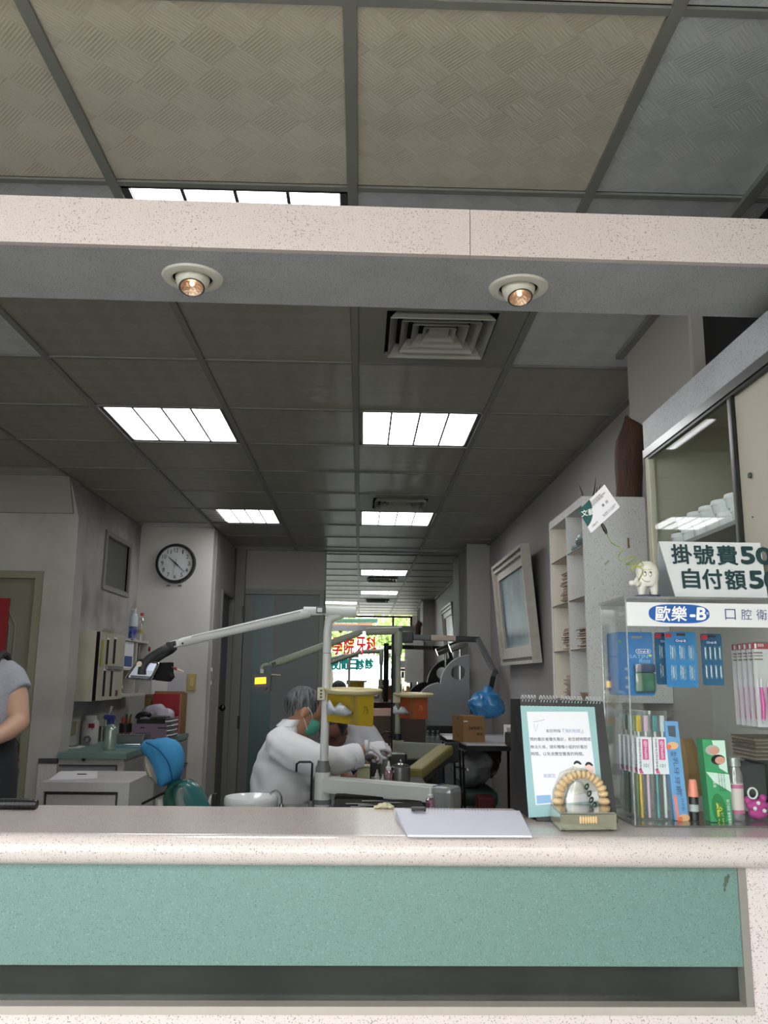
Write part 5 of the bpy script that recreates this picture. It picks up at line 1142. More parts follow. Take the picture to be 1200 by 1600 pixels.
# ================================================================ FAR END: X-RAY UNIT, CLOUD PARTITION, CARTONS, TABLE
m_xb = M('xray_black', '#1d1e20', .4); m_xg = M('xray_grey', '#4c4f51', .4)
XY = 7.0
xr = thing('xray_machine', (F(615, 1100, XY).x, XY, 0), 'black floor standing dental x-ray with jointed arm and blue covered head', 'x-ray machine')
xb = F(617, 1000, XY).x
MB().tube([(xb, XY, .03), (xb, XY, F(617, 988, XY).z)], .028, 14).build('stand_post', m_xb, xr, smooth=True)
MB().lathe([(0, 0), (.17, 0), (.17, .02), (.04, .04), (0, .04)], (xb, XY, 0), n=20).build('stand_base', m_xb, xr, smooth=True)
def seg(p, q, w, h, name, mat, par):
    A, B = F(*p), F(*q); d = (B-A).normalized(); s = d.cross(UY).normalized(); return MB().obox((A+B)/2, ((B-A).length, w, h), [d, d.cross(s).normalized()*-1, s], bev=.006).build(name, mat, par)
seg((628, 996, XY), (645, 996, XY), .09, .09, 'arm_joint', m_xb, xr)
MB().box((xb-.01, XY-.03, F(620, 1001, XY).z), (F(630, 996, XY).x, XY+.03, F(620, 993, XY).z)).build('arm_root', m_xb, xr)
seg((645, 996, XY), (673, 996.5, XY), .05, .045, 'arm_segment', m_xg, xr)
seg((673, 996.5, XY), (712, 998, XY), .05, .045, 'beige_segment', M('xray_beige', '#a8988a', .4), xr)
seg((712, 998, XY), (749, 999.5, XY), .05, .045, 'arm_segment', m_xb, xr)
seg((746, 998, XY), (774, 1052, XY-.3), .04, .045, 'arm_segment', m_xg, xr)
seg((773, 1047, XY-.3), (769, 1062, XY-.35), .05, .04, 'arm_joint', m_xg, xr)
seg((770, 1058, XY-.35), (764, 1086, XY-.4), .05, .04, 'arm_segment', m_xb, xr)
c = F(760, 1101, XY-.45); 
mb = MB(); mb.ball(c, (.130, .12, .100), 48, None, 30).ball(c+Vector((.01, 0, .09)), (.045, .04, .05), 20).ball(c+Vector((.05, 0, -.02)), (.085, .1, .075), 30, None, 20)
for v in mb.b.verts:
    d = (v.co-c); n_ = noise.noise(v.co*14)*.022+abs(noise.noise(v.co*32))*.022; v.co += d.normalized()*n_
o = mb.build('blue_cover', M('blue_film', '#2a7cb8', .35, coat=.4, bump=(25, .9), mottle=(12, .5, '#4a9ad0')), xr); remesh(o, .007, 1)

CY = 7.42
m_part = M('partition_grey', '#86878a', .45, mottle=(7, .25, '#7b7c80')); m_pedge = M('white_edging', '#c9cac9', .4)
def fc(px, py): return F(px, py, CY)
outl = [fc(732, 1134)]+[fc(732, 1023)]
c1 = (735, 1071); 
for k in range(13):
    a = R_(92+88*k/12*.98); outl.append(fc(735+47*cos(a), 1070-47*sin(a)))
c2x, c2y = 688, 1110
for k in range(1, 13):
    a = R_(90+80*k/12); outl.append(fc(690+42*cos(a), 1108-42*sin(a)))
outl += [fc(648, 1134)]
outl = [Vector((min(p.x, .952), p.y, p.z)) for p in outl]; outl[0].x = outl[1].x = .952
lowz = fc(700, 1134).z
outl = [Vector((.952, CY, .02))]+outl[1:-1]+[Vector((outl[-1].x, CY, .02))]
pa = thing('cloud_partition', (.75, CY, .02), 'grey partition board with a cloud shaped top edge and a round hole', 'partition')
mb = MB(); hc = fc(716, 1051); hr = 11*CY/FPX
# board with a round hole: outline bridged to the hole
hole = [Vector((hc.x+hr*cos(a), CY, hc.z+hr*sin(a))) for a in [2*pi*k/24 for k in range(24)]]
bmf = bmesh.new(); ov = [bmf.verts.new(p) for p in outl]; hv = [bmf.verts.new(p) for p in hole]
es = [bmf.edges.new((ov[k], ov[(k+1) % len(ov)])) for k in range(len(ov))]+[bmf.edges.new((hv[k], hv[(k+1) % 24])) for k in range(24)]
r_ = bmesh.ops.triangle_fill(bmf, use_beauty=True, edges=es)
bad = [f for f in bmf.faces if (f.calc_center_median()-hc).length < hr*.98]; bmesh.ops.delete(bmf, geom=bad, context='FACES')
ex_ = bmesh.ops.extrude_face_region(bmf, geom=bmf.faces[:]); bmesh.ops.translate(bmf, verts=[v for v in ex_['geom'] if isinstance(v, bmesh.types.BMVert)], vec=(0, .03, 0))
mb.add(bmf); mb.build('board', m_part, pa)
mb = MB(); 
E_ = outl[1:-1]
mb.pts([p+Vector((-.001, -.001, .001)) for p in E_]+[p+Vector((-.001, .031, .001)) for p in E_]+[p+Vector((.004, -.001, -.004)) for p in E_]+[p+Vector((.004, .031, -.004)) for p in E_], [f for k in range(len(E_)-1) for n_ in [len(E_)] for f in ((k, k+1, n_+k+1, n_+k), (k, k+1, 2*n_+k+1, 2*n_+k), (n_+k, n_+k+1, 3*n_+k+1, 3*n_+k))])
mb.build('edging', m_pedge, pa)
MB().box((F(667, 1150, CY-.02).x, CY-.02, fc(700, 1150).z), (.95, CY, fc(700, 1134).z)).build('dark_rail', m_black, pa)
# silver tube lamp on a stem between partition and mirror
tl_ = thing('tube_lamp', (F(717, 1060, 7.62).x, 7.7, .02), 'silver cylindrical lamp on a thin stem behind the cloud partition', 'lamp')
x = .88; MB().tube([(x, 7.51, .02), (x, 7.51, F(717, 1011, 7.5).z)], .014, 10).build('stem', m_chrome, tl_, smooth=True)
A, B = F(703, 1013, 7.5), F(729, 1003, 7.5); MB().tube([A, B], .04, 20).build('tube', m_chrome, tl_, smooth=True); MB().lathe([(0, 0), (.1, 0), (.1, .015), (0, .015)], (x-.0, 7.55, .003), n=16).build('base', m_steel, tl_) if False else None
# dark low cabinet against the mirror
dk = thing('low_cabinet', (.3, 7.7, 0), 'low dark cabinet in front of the mirror carrying cartons', 'cabinet')
zt_ = F(600, 1160, 7.3).z
MB().box((.08, 7.2, 0), (F(665, 1160, 7.2).x+.02, 7.36, zt_)).build('cabinet_body', m_xb, dk)
bx1 = thing('large_carton', (.35, 7.28, zt_), 'large dark brown cardboard carton behind the farther dental unit', 'carton')
m_bc = M('carton_dark', '#4c3c31', .7, mottle=(5, .3, '#3d3028'))
A, B = F(580, 1160, 7.2), F(665, 1120, 7.2)
MB().box((A.x, 7.205, zt_), (B.x, 7.355, B.z-.0)).build('carton_body', m_bc, bx1); MB().box((A.x-.002, 7.26, B.z), (B.x+.002, 7.29, B.z+.001)).build('tape', M('tape_pale', '#8a7b5e', .4), bx1)
for k in range(2): MB().box((A.x+.02+.12*k, 7.203, zt_+.04), (A.x+.09+.12*k, 7.205, zt_+.06)).build('printed_mark', M('print_dark', '#2b211b', .7), bx1)
t = thing('pale_pink_box', (.25, 7.28, B.z+.001), 'flat pale pink box lying on the large carton', 'box')
A2, B2 = F(583, 1120, 7.2), F(641, 1108, 7.2); A2.z = B.z+.002
MB().box((A2.x, 7.21, A2.z), (B2.x, 7.34, B2.z), bev=.003).build('box_body', M('pale_pink_card', '#c9a493', .6), t); MB().box((A2.x+.09, 7.22, B2.z), (B2.x-.01, 7.33, B2.z+.003)).build('pink_sheet', M('pink_sheet', '#d97fb0', .6), t)

# side table with carton, papers and a frame of thin legs
tb = thing('side_table', (.9, 6.1, 0), 'black edged white side table on thin wire legs against the right wall', 'table')
tzt = F(725, 1162, 5.6).z; 
corn = [F(729, 1162, 5.6), Vector((1.16, 5.6, tzt)), Vector((1.16, 6.6, tzt)), F(687, 1144, 6.6)]
corn = [Vector((p.x, p.y, tzt)) for p in corn]
MB().prism([p+Z_(-.012) for p in corn], Z_(.012)).build('table_top', M('table_white', '#c9c9cb', .35), tb)
c_ = sum(corn, Vector())/4
MB().prism([c_+(p-c_)*.99+Z_(-.045) for p in corn], Z_(.033)).build('table_frame', m_black, tb)
for px_, py_, yy in ((713, 1262, 5.75), (727, 1262, 5.62), (722, 1262, 5.68), (695, 1240, 6.4)):
    x = F(px_, 1200, yy).x; MB().tube([(x-.015, yy, tzt-.045), (x, yy, .35), (x+.01, yy, .0)], .008, 8).build('leg', m_black, tb, smooth=True)
MB().tube([(F(713, 1180, 5.75).x, 5.75, tzt-.16), (F(727, 1180, 5.62).x, 5.62, tzt-.16)], .006, 6).build('leg_brace', m_black, tb)
MB().tube([(1.12, 6.5, tzt-.045), (1.12, 6.5, 0)], .01, 8).build('leg', m_black, tb)
cb = thing('small_carton', (F(735, 1150, 5.8).x, 5.85, tzt), 'small tan cardboard carton on the side table', 'carton')
m_car = M('carton_tan', '#8e6b45', .7, mottle=(6, .2, '#7d5d3b'))
A, B = F(724, 1152, 5.72), F(758, 1120, 5.72); L0 = F(708, 1150, 5.86)
q = [Vector((A.x, 5.72, tzt)), Vector((B.x, 5.74, tzt)), Vector((B.x-.06, 5.93, tzt)), Vector((L0.x, 5.90, tzt))]; hh_ = F(740, 1119, 5.72).z-tzt
MB().prism(q, Z_(hh_)).build('carton_body', m_car, cb)
txt('2.6.9-30 L', m_ink, cb, (q[0]+q[1])/2+Vector((.01, -.006, hh_*.55)), q[1]-q[0], UZ, .09, .016, fat=.0006); txt('24.6', m_ink, cb, (q[0]+q[1])/2+Vector((.035, -.005, hh_*.33)), q[1]-q[0], UZ, .036, .014, fat=.0006)
MB().box((q[0].x+.002, 5.7185, tzt+hh_*.78), (q[0].x+.03, 5.7195, tzt+hh_*.82)).build('label', m_paper, cb)
m_ = (q[0]+q[3])/2; MB().obox(m_+Vector((-.003, -.001, hh_*.9)), (.035, .002, .02), [(q[3]-q[0]).normalized(), (q[3]-q[0]).normalized().cross(UZ), UZ]).build('tape', M('tape_brown2', '#6d5030', .4), cb)
MB().obox(m_+Vector((-.003, -.001, hh_*.25)), (.035, .002, .02), [(q[3]-q[0]).normalized(), (q[3]-q[0]).normalized().cross(UZ), UZ]).build('tape', MATS['tape_brown2'], cb)
t = thing('paper_sheet', (F(712, 1158, 5.7).x, 5.7, tzt), 'white papers on the side table in front of the small carton', 'paper')
MB().box((F(695, 1150, 6.1).x, 5.95, tzt), (F(695, 1150, 6.1).x+.16, 6.3, tzt+.004)).build('sheet', m_paper, t)
simple('tape_measure_strip', MB().box((.92, 5.66, tzt), (1.02, 5.70, tzt+.008), bev=.002), M('putty', '#aaa69a', .5), 'flat grey slab on the front edge of the side table', 'slab')
fr_ = thing('film_mount_strip', (1.05, 6.0, tzt), 'white x-ray film mount with black windows leaning on the side table', 'film mount')
A, B = F(770, 1153, 5.95), F(790, 1135, 6.05); A.z = tzt+.001
MB().prism([Vector((1.0, 5.95, tzt+.001)), Vector((1.14, 5.85, tzt+.001)), Vector((1.155, 5.95, tzt+.10)), Vector((1.015, 6.05, tzt+.10))], Y_(.006)).build('mount', M('mount_white', '#c4c2b8', .5), fr_)
for k in range(3):
    u0 = .12+.3*k; P0 = lambda s_, t_: Vector((1.0, 5.95, tzt+.001))+Vector((.14, -.10, 0))*s_+Vector((.015, .10, .10))*t_+Y_(-.002)
    MB().prism([P0(u0, .2), P0(u0+.17, .2), P0(u0+.17, .8), P0(u0, .8)], Y_(-.002)).build('window', m_black, fr_)
# black wall shelf bracket to the right of the table
ws = thing('wall_bracket_shelf', (1.08, 5.0, F(800, 1180, 5.0).z), 'black wall bracket shelf right of the side table', 'shelf')
z1, z0 = F(790, 1145, 5.2).z, F(790, 1166, 5.2).z; xa = F(797, 1150, 5.1).x
MB().box((xa, 4.6, z0), (XR, 5.3, z1), bev=.01).build('shelf_body', m_black, ws); MB().box((xa+.04, 4.9, z0-.07), (XR, 5.25, z0)).build('bracket', m_black, ws)
# bags, stool beneath the table
def bag(c, r, mat, label, vox=.012, seed=0):
    c = Vector(c); mb = MB(); mb.ball(c, r, 26, None, 16).ball(c+Vector((r[0]*.1, 0, r[2]*.9)), (r[0]*.35, r[1]*.35, r[2]*.35), 12)
    for v in mb.b.verts:
        d = v.co-c; v.co += d.normalized()*(noise.noise(v.co*9+Vector((seed, 0, 0)))*.05+abs(noise.noise(v.co*22))*.03)
    o = mb.build('plastic_bag', mat); remesh(o, vox, 1); return tag(o, label, 'bag')
m_clr = M('translucent_bag', '#9a9b9f', .2, coat=.8, bump=(18, 1), mottle=(6, .6, '#74757a')); m_brn = M('brown_bag_film', '#4a3f3a', .3, coat=.6, bump=(18, .9))
gs = F(735, 1230, 6.0).z
sto = thing('green_stool', (.82, 6.0, 0), 'dark green padded stool under the side table', 'stool')
MB().box((F(690, 1230, 6).x, 5.75, gs-.09), (F(770, 1230, 6).x, 6.25, gs), bev=.03).build('seat', M('dark_green_vinyl', '#27423d', .35), sto, smooth=True)
for sx in (.62, .9):
    for sy in (5.8, 6.18): MB().tube([(sx, sy, gs-.09), (sx, sy, 0)], .012, 8).build('leg', m_black, sto)
bag((F(738, 1200, 6.0).x, 6.0, gs+.125), (.135, .12, .105), m_clr, 'clear plastic bag bundle on the green stool under the side table')
bag((F(762, 1190, 6.4).x, 6.42, gs+.14), (.10, .10, .13), m_brn, 'dark brown plastic bag behind the clear bag under the side table', seed=4)
bag((F(700, 1212, 6.45).x, 6.5, gs-.3+.14), (.09, .09, .09), M('blue_clear_bag', '#4f7fa8', .2, coat=.8, bump=(18, 1)), 'small bluish clear bag left of the stool', seed=9)
simple('grey_bin', MB().box((F(700, 1212, 6.45).x-.09, 6.40, 0), (F(700, 1212, 6.45).x+.09, 6.60, gs-.23)), m_dark, 'dark grey bin under the bluish bag beside the stool', 'bin')
simple('red_bag', MB().box((F(745, 1255, 5.55).x, 5.5, 0), (F(772, 1255, 5.55).x, 5.65, F(750, 1243, 5.55).z), bev=.02), M('dark_red_fabric', '#5a1b20', .7), 'dark red box on the floor below the stool', 'box')
for k, px_ in enumerate((668, 676, 684)):
    t = thing('glass_bottle', F(px_, 1160, 6.8), ('small clear bottle left of the side table, first of three', 'small clear bottle left of the side table, middle of three', 'small clear bottle left of the side table, closest to the table')[k], 'bottle', 'small bottles left of the side table')
    c = F(px_, 1162, 6.8); MB().lathe([(0, 0), (.018, 0), (.018, .06), (.007, .075), (.007, .09), (0, .09)], c, n=14).build('bottle_body', M('beaker_glass', '#c6cfd0', .08, alpha=.12), t, smooth=True); MB().lathe([(0, .09), (.009, .09), (.009, .1), (0, .1)], c, n=12).build('stopper', m_steel, t, smooth=True)
zz = F(676, 1162, 6.8).z
simple('bottle_ledge', MB().box((F(664, 1162, 6.8).x, 6.7, 0), (F(692, 1162, 6.8).x, 6.9, zz)), m_dark, 'dark narrow stand under the three small bottles', 'stand')

# big framed picture leaning from the right wall
pf = thing('framed_picture', (1.12, 6.3, F(840, 1040, 5.6).z), 'blue grey landscape in a wide pale carved frame on the right wall', 'picture')
py0_, py1_ = 5.38, 6.62
def pp_(yy, t):   # t 0 bottom, 1 top; the top leans off the wall
    return Vector((1.155-.066*t, yy, PB0+(PB1-PB0)*t))
PB0, PB1 = F(830, 1035, py0_).z, F(808, 848, py0_).z
tt = Vector((-.066, 0, PB1-PB0)).normalized(); nn = Vector((-tt.z, 0, tt.x)) 
nn = Vector((-(PB1-PB0), 0, -.066)).normalized()
H_ = Vector((-.066, 0, PB1-PB0)).length; W_ = py1_-py0_
O_ = Vector((1.155, py0_, PB0))
def pq(y, h, d): return O_+Y_(y)+tt*h+nn*d
m_frw = M('frame_pale', '#c2bbb0', .45, mottle=(25, .3, '#8f887c')); m_fro = M('frame_ornate', '#8c8070', .5, bump=(70, 1), mottle=(60, .7, '#51473c'))
def fbox(name, y0, y1, h0, h1, d0, d1, mat):
    P = [pq(y0, h0, d0), pq(y1, h0, d0), pq(y1, h1, d0), pq(y0, h1, d0)]; return MB().prism(P, nn*(d1-d0)).build(name, mat, pf)
wv = .075
for k, (o0, o1, d, mt) in enumerate(((0, .022, .06, m_frw), (.022, .045, .045, m_fro), (.045, .062, .055, m_frw), (.062, .125, .035, m_frw))):
    fbox('frame_rail', o0, W_-o0, o0, o1, 0, d, mt); fbox('frame_rail', o0, W_-o0, H_-o1, H_-o0, 0, d, mt)
    fbox('frame_stile', o0, o1, o1, H_-o1, 0, d, mt); fbox('frame_stile', W_-o1, W_-o0, o1, H_-o1, 0, d, mt)
fbox('canvas', .125, W_-.125, .125, H_-.125, 0, .02, M('landscape_canvas', '#3f5966', .4, mottle=(4, 1, '#6f8b93'), aniso=(1, 1.3, 1), specks=(45, .42, '#3a525c')))

# ================================================================ LEFT SIDE
WZ = .886
wc = thing('side_worktop_cabinet', (-1.6, 6.0, 0), 'grey drawer cabinet with speckled green worktop along the left wall', 'cabinet')
WX = -1.355; WF = 5.12
MB().prism([Vector(p+(WZ-.032,)) for p in ((-1.755, WF), (WX, WF), (WX, 6.935), (-1.838, 6.935), (-1.838, 5.315), (-1.755, 5.315))], Z_(.032)).build('worktop', m_green, wc)
MB().box((-1.755, WF+.03, .02), (WX-.02, 6.93, WZ-.032)).build('carcass', m_spl, wc)
MB().box((-1.86, WF+.0, WZ-.06), (-1.755, WF+.028, WZ-.034)).build('side_rail', m_dark, wc)
MB().box((-1.86, WF+.005, .02), (-1.755, WF+.028, WZ-.062)).build('filler_panel', m_spl, wc)
MB().box((-1.745, WF+.018, .05), (WX-.055, WF+.03, WZ-.075)).build('end_panel', M('panel_bluegrey', '#8f9299', .5), wc)
MB().box((-1.745, WF+.012, WZ-.075), (WX-.055, WF+.03, WZ-.068)).box((WX-.06, WF+.012, .05), (WX-.055, WF+.03, WZ-.075)).build('panel_groove', m_dark, wc)
MB().ball((F(130, 1185, WF).x, WF+.01, F(130, 1186, WF).z), (.012, .012, .014), 10).build('knob', m_black, wc, smooth=True)
for c_ in range(3):
    y0 = WF+.06+.6*c_
    for r_ in range(4):
        z1 = WZ-.05-.2*r_; d = MB().box((WX-.02, y0, z1-.19), (WX-.004, y0+.58, z1), bev=.002).build('drawer', M('drawer_grey', '#8a8a88', .45, mottle=(5, .3, '#7c7c7a')), wc)
        MB().box((WX-.004, y0+.06, z1-.185), (WX+.012, y0+.52, z1-.172)).build('drawer_pull', m_black, d)
# low speckled box cabinet in front
lb = thing('low_box_cabinet', (-1.4, 4.5, 0), 'waist-high pale speckled cabinet with framed front panel, on the left behind the counter', 'cabinet')
tz2 = .80
A, B = Fz(63, 1222, tz2), Fz(205, 1222, tz2); C2, D2 = Fz(224, 1205, tz2), Fz(88, 1205, tz2)
q = [Vector((A.x, A.y, 0)), Vector((B.x, A.y, 0)), Vector((B.x, C2.y, 0)), Vector((A.x, C2.y, 0))]
MB().prism([p+Z_(tz2-.02) for p in q], Z_(.02)).build('top_board', m_spl, lb)
MB().box((A.x, A.y, 0), (A.x+.02, C2.y, tz2-.02)).build('side_board', m_spl, lb); MB().box((B.x-.055, A.y, 0), (B.x, C2.y, tz2-.02)).build('side_board', m_spl, lb)
MB().box((A.x+.02, A.y, tz2-.045), (B.x-.055, A.y+.02, tz2-.02)).build('top_rail', m_spl, lb)
MB().box((A.x+.032, A.y+.012, 0), (B.x-.07, A.y+.03, tz2-.062)).build('front_panel', m_spl, lb)
MB().box((A.x+.02, A.y+.022, 0), (B.x-.055, A.y+.035, tz2-.045)).build('shadow_gap', m_dark, lb)
t = thing('paper_stack', Fz(112, 1214, tz2), 'white sheets of paper on the low speckled cabinet', 'paper')
A_, B_, C3, D3 = Fz(76, 1220, tz2), Fz(149, 1218, tz2), Fz(149, 1207, tz2), Fz(92, 1207, tz2)
for k in range(3): MB().prism([p+Vector((.004*k, .003*k, .0015+.002*k)) for p in (A_, B_, C3, D3)], Z_(.0015)).build('sheet', m_paper, t)
p = Fz(128, 1210, tz2+.008); t = thing('black_pen', p, 'black pen lying on the white sheets', 'pen')
MB().tube([p+X_(-.025), p+X_(.022)], .004, 8).build('barrel', m_black, t, smooth=True); MB().tube([p+X_(.022), p+X_(.03)], [.004, .001], 8).build('tip', m_steel, t)

def fw_(px, py): return Fz(px, py, WZ)
def wthing(name, px, py, label, cat, group=None):
    p = fw_(px, py); return thing(name, p, label, cat, group), p
# flat tray with tape
t, p = wthing('note_tray', 113, 1169, 'small white note tray at the left end of the green worktop', 'tray')
MB().box((p.x-.05, p.y-.03, WZ), (p.x+.05, p.y+.09, WZ+.008), bev=.003).build('tray', m_white, t); MB().box((p.x-.035, p.y-.01, WZ+.008), (p.x+.02, p.y+.05, WZ+.012)).build('note', M('grey_print', '#77787c', .6), t)
t, p = wthing('tape_dispenser', 124, 1166, 'small clear tape dispenser beside the note tray', 'dispenser')
MB().box((p.x+.03-.02, p.y+.02, WZ), (p.x+.06, p.y+.05, WZ+.015), bev=.003).build('base', m_ucollar, t); MB().lathe([(.012, 0), (.024, 0), (.024, .018), (.012, .018), (.012, 0)], (p.x+.035, p.y+.045, WZ+.038), (0, -1, 0), 20).build('tape_roll', m_steel, t, smooth=True)
# big jar
t, p = wthing('plastic_jar', 139, 1162, 'large translucent white jar with small red label on the worktop', 'jar')
r = .054; MB().lathe([(0, 0), (r, 0), (r*1.03, .01), (r*1.03, .14), (r*.75, .158), (0, .158)], (p.x, p.y, WZ), n=28).build('jar_body', M('jar_plastic', '#b4b3b2', .35), t, smooth=True)
MB().lathe([(0, .158), (r*.70, .158), (r*.72, .182), (0, .182)], (p.x, p.y, WZ), n=28).build('lid', m_white, t, smooth=True)
MB().box((p.x+.005, p.y-r*1.06, WZ+.105), (p.x+.04, p.y-r*.7, WZ+.132)).build('red_label', M('label_red', '#8d1f2c', .5), t)
# spray bottle
t, p = wthing('spray_bottle', 171, 1172, 'pale green spray bottle with dark blue trigger on the worktop', 'spray bottle')
r = .037; MB().lathe([(0, 0), (r, 0), (r*1.03, .008), (r, .115), (r*.8, .138), (r*.4, .15), (r*.4, .158), (0, .158)], (p.x, p.y, WZ), n=24).build('bottle_body', M('mint_plastic', '#8fb3a6', .2, alpha=.55), t, smooth=True)
MB().lathe([(0, .155), (.017, .155), (.017, .18), (0, .18)], (p.x, p.y, WZ), n=16).box((p.x-.045, p.y-.012, WZ+.18), (p.x+.022, p.y+.012, WZ+.208), bev=.006).box((p.x-.028, p.y-.007, WZ+.15), (p.x-.018, p.y+.007, WZ+.185), bev=.003).build('trigger', M('trigger_navy', '#1d2c6e', .35), t)
MB().tube([(p.x-.05, p.y, WZ+.194), (p.x-.044, p.y, WZ+.194)], .008, 10).build('nozzle', m_dark, t)
# brush in a steel cup
t, p = wthing('steel_cup', 158, 1158, 'steel cup with a white handled brush behind the spray bottle', 'cup')
MB().lathe([(0, 0), (.03, 0), (.032, .10), (.030, .10), (.028, .004), (0, .004)], (p.x, p.y, WZ), n=20).build('cup', m_steel, t, smooth=True)
MB().tube([(p.x, p.y, WZ+.02), (p.x+.045, p.y, WZ+.2)], .005, 8).build('brush_handle', m_white, t, smooth=True); MB().tube([(p.x+.045, p.y, WZ+.2), (p.x+.056, p.y, WZ+.235)], .009, 10).build('brush_end', m_white, t, smooth=True)
# pen pot
t, p = wthing('pen_pot', 195, 1152, 'dark pen pot full of red and black pens on the worktop', 'pen pot')
p = Vector((p.x, p.y, WZ)); r = .045
MB().lathe([(0, 0), (r, 0), (r, .10), (r*.93, .10), (r*.93, .004), (0, .004)], p, n=20).build('pot', M('pot_dark', '#2a2422', .4), t, smooth=True)
for k, (dx, dy, cc_) in enumerate(((-.03, .0, '#b23020'), (-.015, -.01, '#c9432c'), (0, .01, '#232323'), (.012, -.01, '#a32a24'), (.025, .0, '#7d7a35'), (.03, .012, '#232323'), (-.005, .015, '#8c8d90'))):
    MB().tube([(p.x+dx*.5, p.y+dy, WZ+.01), (p.x+dx, p.y+dy*1.3, WZ+.14+.012*(k % 3))], .0055, 8).build('pen', M('pen_'+cc_[1:], cc_, .4), t, smooth=True)
# steel tray box, blue sheet
t, p = wthing('steel_tray_box', 208, 1160, 'long low stainless steel box on the worktop', 'box')
A_, B_ = fw_(182, 1162), fw_(235, 1160); MB().box((A_.x, 5.80, WZ), (B_.x-.01, 5.98, WZ+.055), bev=.006).build('box_body', m_steel, t); MB().box((A_.x-.004, 5.795, WZ+.055), (B_.x-.006, 5.985, WZ+.064), bev=.003).build('lid', m_chrome, t)
t, p = wthing('blue_tray', 200, 1166, 'shallow bright blue tray with small tools in front of the steel box', 'tray')
MB().box((fw_(176, 1166).x, 5.52, WZ), (WX-.02, 5.72, WZ+.006), bev=.002).build('tray', M('tray_blue', '#5d8fa8', .3), t); MB().tube([(WX-.15, 5.6, WZ+.012), (WX-.05, 5.62, WZ+.012)], .005, 8).build('steel_tool', m_chrome, t)
# mauve box with phone, bag, papers
t, p = wthing('mauve_box', 237, 1154, 'mauve cardboard box under the black telephone', 'box')
A_, B_ = F(209, 1152, 6.25), F(265, 1150, 6.25); bh = F(237, 1131, 6.25).z-WZ
MB().box((A_.x, 6.22, WZ), (B_.x-.02, 6.46, WZ+bh)).build('box_body', M('mauve_card', '#8f7890', .6), t)
for px_, w_ in ((219, .03), (247, .06)): MB().box((F(px_, 1140, 6.22).x, 6.218, WZ+bh-.03), (F(px_, 1140, 6.22).x+w_, 6.2198, WZ+bh-.022)).build('printed_line', m_ink, t)
t = thing('telephone', ((A_.x+B_.x)/2, 6.3, WZ+bh), 'black desk telephone resting on the mauve box', 'telephone')
x0, x1 = A_.x+.015, B_.x-.02; z = WZ+bh+.001
MB().prism([(x0, 6.24, z), (x1, 6.24, z), (x1, 6.42, z), (x0, 6.42, z)], Z_(.03)).build('base', m_black, t)
MB().tube(smooth_path([Vector((x0-.005, 6.27, z+.035)), Vector((x0+.01, 6.27, z+.058)), Vector((x0+.06, 6.27, z+.066)), Vector((x0+.08, 6.29, z+.055))]), .018, 12).build('handset', m_black, t, smooth=True)
MB().box((x0+.09, 6.25, z+.03), (x1-.01, 6.38, z+.05), bev=.006).build('keypad', m_dark, t)
t = thing('tied_bag', (B_.x-.09, 6.52, WZ), 'translucent lilac plastic bag behind the telephone', 'bag')
mb = MB(); c = Vector((F(243, 1125, 6.56).x, 6.56, WZ+.125)); mb.ball(c, (.13, .07, .115), 24)
mb.ball(c+Vector((.09, 0, 0)), (.06, .06, .09), 14)
for v in mb.b.verts: v.co += (v.co-c).normalized()*(noise.noise(v.co*14)*.03); v.co.z = max(v.co.z, WZ)
o = mb.build('bag_body', M('lilac_film', '#bbb4c4', .25, coat=.7, bump=(20, 1), mottle=(8, .6, '#8a7f96')), t); remesh(o, .01, 1)
t = thing('magazine_stack', (F(271, 1140, 6.4).x, 6.4, WZ), 'leaning stack of papers right of the mauve box', 'papers')
xq = F(268, 1145, 6.4).x-.01
for k in range(9):
    MB().obox((xq+.02+.002*(k % 3), 6.33, WZ+.012+.0165*k), (.05, .20, .011), [Vector((cos(.12), 0, sin(.12))), UY, Vector((-sin(.12), 0, cos(.12)))]).build('magazine', m_paper if k % 2 else M('magazine_grey', '#6b6b72', .6), t)
t = thing('red_binder', (F(260, 1110, 6.8).x, 6.8, WZ), 'upright red binder behind the bag on the worktop', 'binder')
A_, B_ = F(237, 1135, 6.78), F(282, 1084, 6.78); MB().box((A_.x, 6.76, WZ), (B_.x, 6.80, B_.z), bev=.006).build('binder_cover', M('binder_red', '#a31d2b', .4), t); MB().box((A_.x+.006, 6.80, WZ), (B_.x-.004, 6.825, B_.z-.005)).build('pages', m_paper, t)
t = thing('brown_envelopes', (F(286, 1110, 6.86).x, 6.87, WZ), 'brown cardboard envelopes standing behind the red binder', 'envelopes')
for k, (xa, xb, yt) in enumerate(((241, 287, 1080), (247, 291, 1083), (262, 289, 1082))): MB().box((F(xa, 1110, 6.86).x, 6.84+.02*k, WZ), (F(xb, 1110, 6.86).x, 6.85+.02*k, F(260, yt, 6.86).z)).build('envelope', M('kraft_brown', '#8f6f46', .7, mottle=(6, .3, '#7a5c38')), t)
t = thing('picture_box', (F(232, 1110, 6.86).x, 6.87, WZ), 'narrow brown patterned box left of the red binder', 'box')
MB().box((F(227, 1110, 6.86).x, 6.82, WZ), (F(236.5, 1110, 6.86).x, 6.9, F(232, 1085, 6.86).z)).build('box_body', M('pattern_brown', '#5d4a34', .6, mottle=(30, .8, '#a08a4a')), t)
